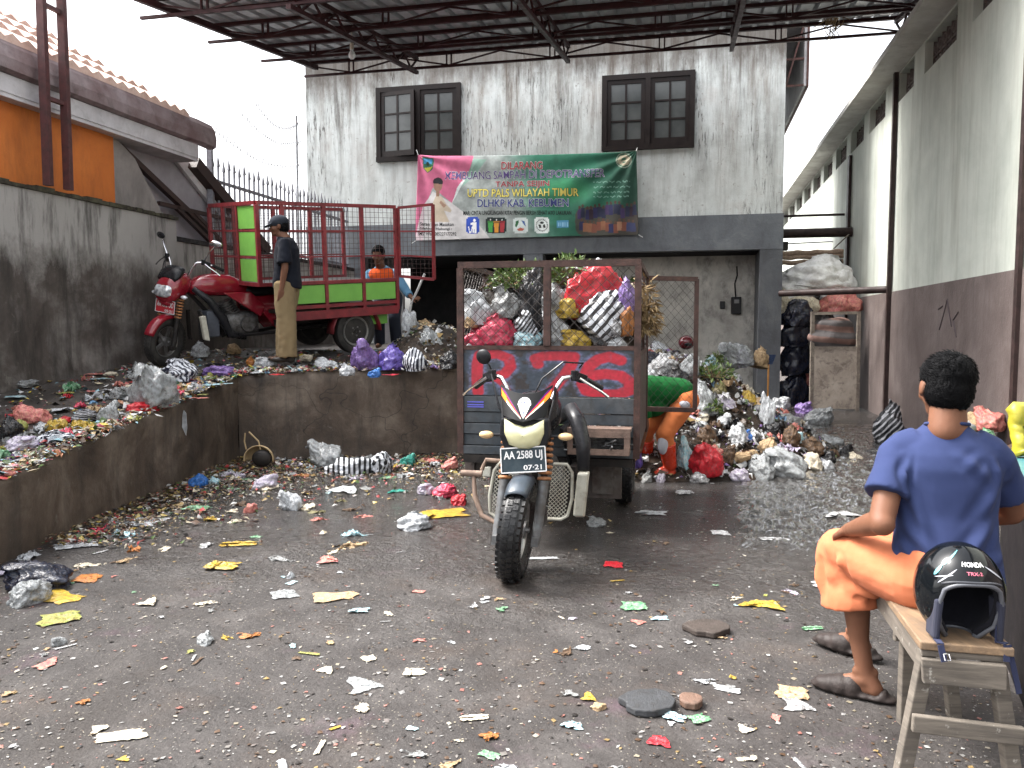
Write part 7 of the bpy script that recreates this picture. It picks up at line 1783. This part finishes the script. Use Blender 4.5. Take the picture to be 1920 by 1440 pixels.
r=random.Random(33); SM=[film_mesh(i,13) for i in range(80,88)]; m=MB(); CC=[]
def addfilm(p,w_,c,zs):
    me=r.choice(SM); a=r.uniform(0,6.28); R=Matrix.Rotation(a,3,'Z')@Matrix.Rotation(r.uniform(-.5,.5),3,'X'); o=len(m.v)
    for v_ in me.vertices: q=R@V((v_.co.x*w_,v_.co.y*w_*.85,v_.co.z*w_*zs)); m.v.append(p+q)
    m.f+=[tuple(i+o for i in f.vertices) for f in me.polygons]; f_=r.uniform(.7,1.15); CC.extend([tuple(q*f_ for q in c)+(1,)]*len(me.vertices))
n_=0
while n_<420:
    x=r.uniform(1.0,4.1); y=7.3+5.5*r.random()**1.4; h=heap_h(x,y)
    if h<.03 or (x<1.85 and y<7.9): continue
    addfilm(V((x,y,h-.01)),r.uniform(.035,.10),r.choice([(.5,.51,.52),(.55,.55,.56),(.3,.31,.32),(.2,.2,.2),(.02,.02,.022),(.03,.025,.02),(.09,.05,.03),(.28,.24,.33),(.35,.3,.2),(.3,.05,.06),(.12,.2,.3)]),.95); n_+=1
n_=0
while n_<330:
    t_=r.random(); a=C0.lerp(C1,.35+.65*r.random()) if r.random()<.55 else C1.lerp(C2,r.random()); q=a+V((-abs(r.gauss(.02,.28)),0,0)) if a.y<8.3 else a+V((0,abs(r.gauss(.04,.22)),0))
    addfilm(V((q.x,q.y,platz(q.y)-.005)),r.uniform(.03,.085),r.choice([(.5,.51,.52),(.52,.52,.5),(.3,.31,.32),(.03,.03,.035),(.09,.05,.03),(.2,.14,.32),(.4,.34,.22),(.42,.05,.06),(.1,.22,.36),(.3,.32,.06),(.45,.2,.1)]),.6); n_+=1
me=m.mesh('film_scraps'); me.materials.append(MFlk); at=me.color_attributes.new('paint','FLOAT_COLOR','POINT'); at.data.foreach_set('color',np.array(CC,dtype=np.float32).ravel())
for q in me.polygons: q.use_smooth=True
o=bpy.data.objects.new('film_scraps',me); sc.collection.objects.link(o); kind(tag(o,'tangle of small torn films over the refuse heap and the platform edge','scraps'),'stuff')
# ---- load of the black tricycle
def inA(x,y,z): return TA.matrix_basis@V((x,y,z))
m=MB(); nx,ny=40,30
for j in range(ny):
    for i in range(nx):
        x=CR+.05+(CX-CR-.22)*i/(nx-1); y=-CW+.05+(2*CW-.1)*j/(ny-1); e=min(1,min(i,nx-1-i)/6); z=1.0+.68*e+.12*noise.noise(V((x*4,y*4,2)))+.05*noise.noise(V((x*15,y*15,2))); m.v.append(inA(x,y,z))
m.f=[(j*nx+i,j*nx+i+1,(j+1)*nx+i+1,(j+1)*nx+i) for j in range(ny-1) for i in range(nx-1)]
kind(tag(m.build('load_refuse',bpy.data.materials['rotting_refuse'],smooth='all'),'dark packed refuse filling the cage of the black tricycle','refuse'),'stuff')
pts=[]
for i in range(1500): x=rt.uniform(CR+.06,CX-.14); y=rt.uniform(-CW+.05,CW-.05); e=min(1,min((x-CR-.05)/.2,(CX-.17-x)/.2)); pts.append(inA(x,y,1.02+.7*max(0,e)+.1*noise.noise(V((x*4,y*4,2)))))
flakes('load_scraps',pts,[WHT,GRY,BRN,BRN,DRK,DRK,CRM,OCH,GRN,PNK],.02,.10,'loose scraps among the refuse in the black tricycle cage','scraps',up=.9,curl=.5,seed=4)
LOAD=[  # px,py centre, w,h px, colour, label, mesh, depth
 (890,575,52,70,'white','white knotted bag at the upper left behind the cage mesh',6,.10,0),
 (950,567,62,60,'grey','round grey bag in the middle of the left cage bay',2,.10,0),
 (1003,560,54,120,'black','tall shiny black bag beside the middle cage post',5,.12,0),
 (922,625,110,74,'pink','big rose-red bag low in the left cage bay',8,.06,0),
 (882,600,24,30,'tan','brown cardboard corner at the left cage post',4,.07,0),
 (978,608,50,34,'stripe2','small zebra-striped bag right of the rose-red bag',3,.05,.6),
 (990,636,48,34,'cyan','white and pale turquoise bag low by the middle cage post',9,.05,0),
 (878,648,24,20,'white','small white wad in the lower left cage corner',1,.04,0),
 (1112,548,136,104,'red','very large red bag filling the upper right cage bay',7,.16,0),
 (1046,560,56,64,'clear','clear crinkled bag with red inside right of the middle post',0,.10,0),
 (1066,572,50,50,'yellow','yellow sack corner above the zebra bag',4,.07,0),
 (1108,583,104,88,'stripe2','big black and white striped bag in the right cage bay',1,.04,.6),
 (1042,620,54,62,'white','plump white bag low right of the middle cage post',3,.05,0),
 (1078,635,52,36,'yellow','ochre yellow bag at the bottom of the right cage bay',6,.04,0),
 (1128,632,50,40,'black','black wet bag under the striped bag',2,.06,0),
 (1145,615,40,34,'silver','silvery translucent bag below the striped bag',8,.04,0),
 (1152,645,40,24,'white','white twisted bag at the lower right cage corner',5,.04,0),
 (1170,560,28,50,'purple','purple bag edge by the right cage post',9,.12,0),
 (1085,500,40,18,'white','white bag tip poking above the cage top rail',0,.25,0),
 (1126,500,24,20,'white','small white pointed tip above the cage top rail',3,.25,0),
 (1168,600,24,60,'orange','orange-brown wrapper strip by the right cage post',4,.08,0),
]
for (px,py,wp,hp_,c,lab,k,dd,tl) in LOAD:
    # centre of the bag set back from the mesh
    p=aty(px,py,5.66+dd*1.0+ .2*(-(px-1022)/1500)*0); s=mpp(p); w_,h_=wp*s*1.08,hp_*s*1.08
    off=-(px-1022)*.0012*.2
    loc=V((p.x,5.60-(px-1022)/1500*5.6*.2+dd+min(w_,.26)*.36,p.z-h_*.46))
    o=put('plastic_bag',BAGS[k%10],PM[c],loc,(w_/2.1,min(w_,.3)/2.3,h_/1.42),rt.uniform(-.3,.3),lab,'plastic bag',None,(0,tl if k!=1 else .75))
leafclump('garden_cuttings','green cuttings sticking out above the left cage bay',inA(.45,-.25,1.70),(.26,.3,.2),900,seed=5,size=.045); leafclump('garden_cuttings','green stalks sticking out above the middle cage post',inA(.5,.10,1.72),(.2,.24,.22),700,seed=6,size=.045); leafclump('dry_stalks','dry straw stalks hanging out beside the right cage post',inA(.5,.66,1.38),(.09,.07,.4),420,MStraw,7,.07,.8)
# packs stored behind the red tricycle gate
for i,(px,py,wp,hp_,c,lab) in enumerate(((805,615,50,34,'tan','torn brown carton behind the rear gate of the red tricycle'),(790,640,60,30,'brown','brown rotten bundle on the pile left of the rose-red bag'),(770,600,30,60,'white','white sack standing by the rear corner of the red tricycle'),(822,640,36,24,'cream','cream scrap bag on the pile left of the rose-red bag'),(762,655,50,26,'black','black wet bag near the rear wheel of the red tricycle'))):
    p=V((aty(px,py,10.3).x,10.3,1.1)); s=mpp(p); bag(V((p.x,p.y,aty(px,py+hp_*.5,10.3).z)),wp*s,hp_*s,c,lab,k=i+2)
m=MB()
for j in range(14):
    for i in range(20):
        x=-1.6+1.9*i/19; y=9.3+1.7*j/13; e=math.sin(PI*min(1,i/12))*math.sin(PI*j/13); m.v.append(V((x,y,platz(y)-.02+.34*max(0,e)+.06*noise.noise(V((x*5,y*5,0))))))
m.f=[(j*20+i,j*20+i+1,(j+1)*20+i+1,(j+1)*20+i) for j in range(13) for i in range(19)]
kind(tag(m.build('platform_mound',bpy.data.materials['rotting_refuse'],smooth='all'),'low dark mound of refuse on the platform left of the black tricycle','refuse heap'),'stuff')
pts=[]
for i in range(900):
    i_,j_=rt.random(),rt.random(); x=-1.6+1.9*i_; y=9.3+1.7*j_; e=math.sin(PI*min(1,i_*19/12))*math.sin(PI*j_); pts.append(V((x,y,platz(y)+.34*max(0,e)+rt.uniform(-.01,.05))))
flakes('platform_mound_scraps',pts,[WHT,GRY,BRN,BRN,DRK,DRK,CRM,OCH,GRN],.02,.09,'loose scraps on the low mound behind the red tricycle','scraps',up=.9,curl=.5,seed=14)

# ---- fine litter trodden into the ramp, platform edge and yard
r=random.Random(21); pts=[]
while len(pts)<4200:
    y=r.uniform(4.6,10.4); xl=(-6.2+y*SA)/CA; xr=-3.15+(y-1)*.039 if y<8.44 else min(.6,-2.9+(y-8.44)*4.4)
    if y>8.44 and r.random()<.1: continue
    x=r.uniform(xl,xr)
    if y<8.44 and r.random()>.25+.75*math.exp(-((xr-x)/.55)**2): continue
    pts.append(V((x,y,platz(y)+.02*N3(x*1.7,y*1.7,5)-.008)))
for i in range(3600): # spilling over the platform lip
    t_=r.random(); a=C0.lerp(C1,.35+.65*r.random()) if r.random()<.5 else C1.lerp(C2,r.random()); q=a+V((r.gauss(-.07,.07),r.gauss(.08,.09),0)); pts.append(V((q.x,q.y,edge_z(q)+r.uniform(.0,.04))))
flakes('platform_litter',pts,[WHT,WHT,GRY,BRN,BRN,DRK,CRM,CRM,OCH,GRN,PNK,CYN,RED,YEL],.012,.07,'fine mixed litter trodden over the ramp and platform','litter',up=.35,seed=2,curl=.4)
pts=[]
def near_wall(x,y):
    d1=x+3.15 if y<8.44 else 9; d2=8.5-y+(x+2.9)*.22 if x<.6 else 9; return max(0,min(d1,d2 if y>5 else 9))
while len(pts)<13000:
    u_=r.random(); y=2.2+8.2*u_**1.35; x=r.uniform(-.68,.62)*y; x=max(x,-3.1)
    if y>8.3 and x<.9: continue
    pr=.10+.36*max(0,.5+1.6*noise.noise(V((x*1.1,y*1.1,7))))+.9*math.exp(-near_wall(x,y)/.8)+.35*math.exp(-((y-3.3)/2)**2)
    if x>0 and y>4.5: pr+=.15
    if r.random()<pr: pts.append(V((x,y,gz(x,y))))
flakes('yard_litter',pts,[(.24,.23,.22),(.19,.165,.12),(.19,.185,.18),(.12,.11,.10),BRN,BRN,DRK,OCH,(.34,.34,.33),(.15,.14,.13),BRN,DRK,DRK,(.30,.27,.22),(.12,.1,.09),(.25,.1,.08)],.004,.021,'fine crumbs and scraps of litter trodden into the yard floor','litter',up=.08,seed=3,curl=.12)
pts=[]
while len(pts)<12000:   # brown leaf mush along the wall foot
    if r.random()<.6: x=r.uniform(-2.9,.9); y=8.25+(x+2.9)*.2-abs(r.gauss(0,.95))
    else: y=r.uniform(5,8.4); x=-3.0+abs(r.gauss(0,.38))
    if y<3: continue
    pts.append(V((x,y,gz(x,y)+r.uniform(0,.02)+.06*math.exp(-near_wall(x,y)/.25))))
flakes('leaf_mush',pts,[BRN,BRN,DRK,DRK,BRN,OCH,(.3,.26,.18),GRN,(.10,.05,.025),(.05,.03,.02),RED,(.4,.39,.37),(.3,.22,.05)],.008,.048,'wet brown leaves and scraps heaped along the wall foot','leaf litter',up=.4,seed=5,curl=.35)
# ---- individual loose pieces scattered about
CN=dict(white='white',clear='clear',grey='grey',yellow='yellow',tan='tan',cyan='pale blue',green='green',brown='brown',salmon='salmon pink',orange='orange',cream='cream',red='red',silver='silvery',lilac='lilac',lime='yellow-green',olive='olive',pink='pink',black='black')
def zone(x,y):
    if y>6.6 and x<.3: return 'near the foot of the retaining wall'
    if x<-1.2: return 'on the left side of the yard'
    if y>6.6: return 'on the wet floor right of the black tricycle'
    if y<3.9: return 'in the front of the yard' if x<.5 else 'in the front left of the bench'
    if x<.1: return 'in the middle of the yard left of the tyre'
    return 'on the floor between the tyre and the bench'
cnt=0
while cnt<170:
    y=2.3+7.0*rt.random()**1.1; x=rt.uniform(-.66,.60)*y; x=max(x,-2.95)
    if y>8.2 and x<1.0: continue
    if x>1.0 and y<3.6 and x>.30*y: continue
    if abs(x-.1)<.35 and 4.1<y<5.6: continue
    if near_wall(x,y)>1.0 and y>4.5 and rt.random()<.45: continue
    if x>.8 and y>7.2 and heap_h(x,y)>0: continue
    if noise.noise(V((x*.9,y*.9,4)))<-.05 and rt.random()<.7: continue
    c=rt.choice(['white','white','clear','silver','grey','cream','cream','tan','tan','brown','yellow','salmon','cyan','green','lilac','lime','orange','brown','grey','silver']); w_=rt.uniform(.022,.075)*(1+.6*math.exp(-near_wall(x,y)))
    st_=rt.random()<.16; fm=(not st_) and rt.random()<.6; nm="strip" if st_ else "scrap"
    o=sheet(V((x,y,gz(x,y))),w_*(.32 if st_ else 1),c,f'small {CN[c]} {nm} lying {zone(x,y)}',pool=STRIPS if st_ else None,h=w_*.22,group=f'small {CN[c]} {nm}s {zone(x,y)}',cat='litter scrap',name='litter_strip' if st_ else 'litter_scrap')
    if fm: o.data=rt.choice(FILMS); o.scale=(w_*.75,w_*.6,w_*.14); o.material_slots[0].link='OBJECT'; o.material_slots[0].material=PM[c]
    cnt+=1
cnt=0
while cnt<85:
    y=4.0+4.2*rt.random()**.8; x=rt.uniform(-3.0,.1)
    if rt.random()>.12+.9*math.exp(-near_wall(x,y)/1.1): continue
    if abs(x-.1)<.4 and y<6.8: continue
    c=rt.choice(['white','clear','grey','brown','tan','salmon','cream','cyan','lilac','orange','brown','silver','green','olive','yellow','cream']); w_=rt.uniform(.05,.13)
    put('torn_film',rt.choice(FILMS),PM[c],V((x,y,gz(x,y))),(w_*.95,w_*.75,w_*rt.uniform(.12,.35)),rt.uniform(0,6.28),f'flattened {CN[c]} film trodden into the left half of the yard','plastic film',f'flattened {CN[c]} films in the left half of the yard'); cnt+=1
cnt=0
while cnt<36:
    if rt.random()<.75: x=rt.uniform(-2.8,.8); y=8.3+(x+2.9)*.2-abs(rt.gauss(0,.55))
    else: y=rt.uniform(4.2,8.3); x=-3.0+abs(rt.gauss(0,.3))
    if abs(x-.3)<.5 and y<7.2: continue
    c=rt.choice(['white','clear','grey','brown','tan','salmon','pink','cyan','lilac','orange','brown','silver','green','black','cream']); w_=rt.uniform(.06,.15)
    put('torn_film',rt.choice(FILMS),PM[c],V((x,y,gz(x,y))),(w_*.9,w_*.8,w_*.45),rt.uniform(0,6.28),f'limp {CN[c]} scrap of film at the foot of the retaining wall','plastic film',f'limp {CN[c]} scraps of film at the foot of the retaining wall'); cnt+=1
cnt=0
while cnt<165:
    y=rt.uniform(4.7,10.2); xl=(-6.15+y*SA)/CA; xr=-3.2+(y-1)*.039 if y<8.44 else min(.3,-2.9+(y-8.44)*4.4); x=rt.uniform(xl,xr) if rt.random()<.35 else xr-abs(rt.gauss(-.02,.38))
    if y>8.5: y=8.5+ (x+2.9)*.22+abs(rt.gauss(.05,.25))
    if x<xl: continue
    c=rt.choice(['white','white','clear','silver','grey','cream','tan','brown','yellow','salmon','cyan','green','red','lime','black','pink','brown']); w_=rt.uniform(.05,.15); z=platz(y)-.005
    zn='on the ramp' if y<8.3 else 'on the platform edge'
    if rt.random()<.45:
        w_*=1.15; put('torn_film',rt.choice(FILMS),PM[c],V((x,y,z-.01)),(w_*.9,w_*.8,w_*.6),rt.uniform(0,6.28),f'limp {CN[c]} piece of film {zn}','plastic film',f'limp {CN[c]} pieces of film {zn}')
    elif rt.random()<.3: put('plastic_wad',rt.choice(WADS),PM[c],V((x,y,z)),(w_*.5,w_*.42,w_*.30),rt.uniform(0,6.28),f'small {CN[c]} crumpled wad {zn}','plastic wad',f'small {CN[c]} wads {zn}')
    else: sheet(V((x,y,z)),w_,c,f'small {CN[c]} scrap {zn}',h=w_*.4,group=f'small {CN[c]} scraps {zn}',cat='litter scrap',name='litter_scrap')
    cnt+=1

# ---- sacks stacked in the alley
def au(px,py,v): q=onv(px,py,v); return W(q[0],q[1],q[2])
ALLEY=[(1490,760,54,66,'navy','lowest black bag of the column in the alley',15.0),(1492,702,52,62,'navy','second lowest black bag of the column in the alley',15.05),(1490,650,52,58,'navy','second highest black bag of the column in the alley',15.0),(1490,612,60,52,'navy','topmost black bag of the column in the alley',14.9),
 (1497,594,62,46,'cream','dirty beige sack on top of the black bag column',15.1),(1468,590,30,40,'cream','small cream sack wedged against the pillar',15.1),(1490,563,60,44,'white','mottled white sack behind the thick pipe',15.4),(1575,588,54,48,'salmon','orange-brown translucent sack above the leaning door',15.2),(1570,560,62,66,'white','white sack with a peaked corner by the alley wall',15.5),(1525,540,104,52,'white','large bright white sack on top of the alley stack',15.5),(1478,542,40,40,'white','white sack beside the large bright one at the pillar side',15.6),(1568,530,34,46,'navy','dark blue bag peak at the top right of the alley stack',15.7),
 (1535,575,60,50,'black','black bag in the gap behind the leaning door',15.6),(1540,690,80,120,'grey','large dark bale behind the leaning door',15.5),(1510,748,40,60,'salmon','brown bale edge between the black column and the leaning door',15.2)]
for i,(px,py,wp,hp_,c,lab,v) in enumerate(ALLEY):
    p=au(px,py,v); s=mpp(p); o=bag(p,wp*s*1.05,hp_*s*1.05,c,lab,k=0,rot=rt.uniform(-.4,.4),tilt=(0,rt.uniform(-.15,.15)),cat='sack',name='sack'); o.data=SACKS[(i*3)%8]; o.material_slots[0].link='OBJECT'; o.material_slots[0].material=PM['sackwhite'] if c=='white' else PM[c]
for i,z_ in enumerate((2.62,2.72,2.80)):
    m=MB(); a=W(1.6,15.9,z_); b=W(2.75,15.9,z_+.01); m.tube([a.lerp(b,k_/10)+V((0,0,.012*math.sin(k_*2+i))) for k_ in range(11)],.045,12); tag(m.build('rolled_mat',mat('woven_mat%d'%i,(.36,.26,.19),(.22,.15,.11),22,.8,bump=.6),smooth='all'),['lowest','middle','topmost'][i]+' brown rolled mat above the white sacks in the alley','rolled mat')
m=MB(); m.ubox(1.55,1.78,15.9,16.1,2.86,3.02); tag(m.build('black_crate',MBlkM,bevel=.01),'black crate on the mats at the left of the alley','crate')
m=MB(); m.bar(W(2.55,15.7,2.85),W(2.8,15.7,3.1),.10,.02); tag(m.build('loose_board',MBoard,bevel=.004),'loose grey board leaning on the mats by the alley wall','board')
# leaning door frame with a board
dt=thing('leaning_door','old door frame with a stained board in its lower part, leaning against the alley sacks','door',W(2.43,14.6,0))
DU0,DU1=2.03,2.83; lean=.06
def dp(u_,z_,o_=0): return W(u_,14.5+lean*z_+o_,z_)
MDoor=mat('mouldy_pale_board',(.36,.31,.26),(.24,.2,.165),3.2,.8,bump=.3,dirt=.75,dcol=(.07,.05,.045))
m=MB()
for u_ in (DU0+.03,DU1-.03): m.bar(dp(u_,0),dp(u_,1.68),.06,.045)
m.bar(dp(DU0+.06,1.65),dp(DU1-.06,1.66),.045,.05); m.bar(dp(DU0+.06,1.06),dp(DU1-.06,1.06),.045,.05); m.build('frame',mat('grey_frame_wood',(.30,.26,.21),(.16,.13,.11),10,.8,bump=.4,dirt=.4),dt,world=True)
m=MB(); m.hexa([dp(DU0+.061,.02,-.015),dp(DU1-.061,.02,-.015),dp(DU1-.061,.02,.005),dp(DU0+.061,.02,.005),dp(DU0+.061,1.035,-.015),dp(DU1-.061,1.035,-.015),dp(DU1-.061,1.035,.005),dp(DU0+.061,1.035,.005)]); m.build('board',MDoor,dt,world=True)
m=MB(); q=dp(2.43,1.2,.12); vs=[]
k=striped('faded_striped_cloth',(.20,.12,.10),(.10,.09,.09),1.6,(0,1.5,.2),1.0,rough=.8); m.ell(q+V((0,0,.05)),(.42,.16,.34)); o=solid('sack',m,.02,k,None,2,lambda co,n:.05*noise.noise(co*4)+.02*math.sin(co.z*22),world=False); tag(o,'brown and grey striped cloth bundle showing through the leaning door','cloth bundle')

# ---- pile by the warehouse wall behind the seated person
p=V((4.55,9.6,0)); bag(p,.42,.52,'darkstripe','black bag with white stripes at the warehouse wall, left of the seated person head',k=2); bag(V((4.62,9.2,0)),.34,.26,'navy','dark blue bag at the foot of the striped black bag',k=7); 
for i,(x,y,z_,w_,h_,c,lab) in enumerate(((4.25,7.5,.25,.34,.24,'yellow','yellow bag in the pile right of the seated person neck'),(4.50,7.9,.30,.40,.28,'tan','brown cardboard in the pile by the warehouse wall'),(4.40,7.4,.27,.30,.2,'green','pale green and white packet in the pile by the warehouse wall'),(4.62,7.7,.42,.34,.2,'salmon','salmon brown rag on the pile by the warehouse wall'),(4.1,7.3,.0,.4,.3,'black','black bag at the bottom of the pile by the warehouse wall'),(4.5,7.3,.0,.5,.32,'brown','brown bundle at the bottom of the pile by the warehouse wall'),(4.35,8.0,.0,.5,.4,'grey','grey bag at the back of the pile by the warehouse wall'),(4.3,7.6,.42,.26,.12,'white','white crumpled film on the pile by the warehouse wall'))): bag(V((x,y,z_)),w_,h_,c,lab,k=i)
# ---- dark bin with teal lid at the right picture edge
tb=thing('work_table','dark brown cabinet-like table with a teal top at the right edge, beside the seated person','table',(2.17,3.5,0))
e1=V((1.86,2.80,0))-V((2.17,3.5,0)); e2=V((.58,-.25,0))
def slab(g,z0,z1): 
    q=[e1*(1+g)-e2*g*1.2,e1*(1+g)+e2*(1+g),e2*(1+g)-e1*g,-e1*g-e2*g*1.2]; m=MB(); m.hexa([p+V((0,0,z0)) for p in q]+[p+V((0,0,z1)) for p in q]); return m
slab(0,0,.812).build('cabinet',mat('dark_brown_board',(.010,.008,.009),(.006,.005,.006),5,.6,bump=.2,dirt=.3),tb,bevel=.006)
slab(.03,.815,.85).build('table_top',mat('teal_laminate',(.05,.17,.19),(.04,.12,.14),5,.35,bump=.1),tb,bevel=.006)
p=V((2.22,3.36,.853)); vs=[];fs=[]
for j in range(14):
    for i in range(14): s_=i/13;t_=j/13; vs.append(p+V((-.09+.40*s_,.05*math.sin(s_*5)+.08*t_+.03*noise.noise(V((s_*4,t_*4,3))),.195*t_*(1-.0*s_)+.01*noise.noise(V((s_*6,t_*3,1))))))
m=MB(); m.add(vs,[(j*14+i,j*14+i+1,(j+1)*14+i+1,(j+1)*14+i) for j in range(13) for i in range(13)]); o=m.build('folded_sack',mat('mustard_yellow_sack',(.30,.27,.02),(.25,.22,.016),6,.5,bump=.3),smooth='all',loc=p); o.modifiers.new('s','SOLIDIFY').thickness=.05; tag(o,'mustard yellow folded sack standing on the teal table top','sack')
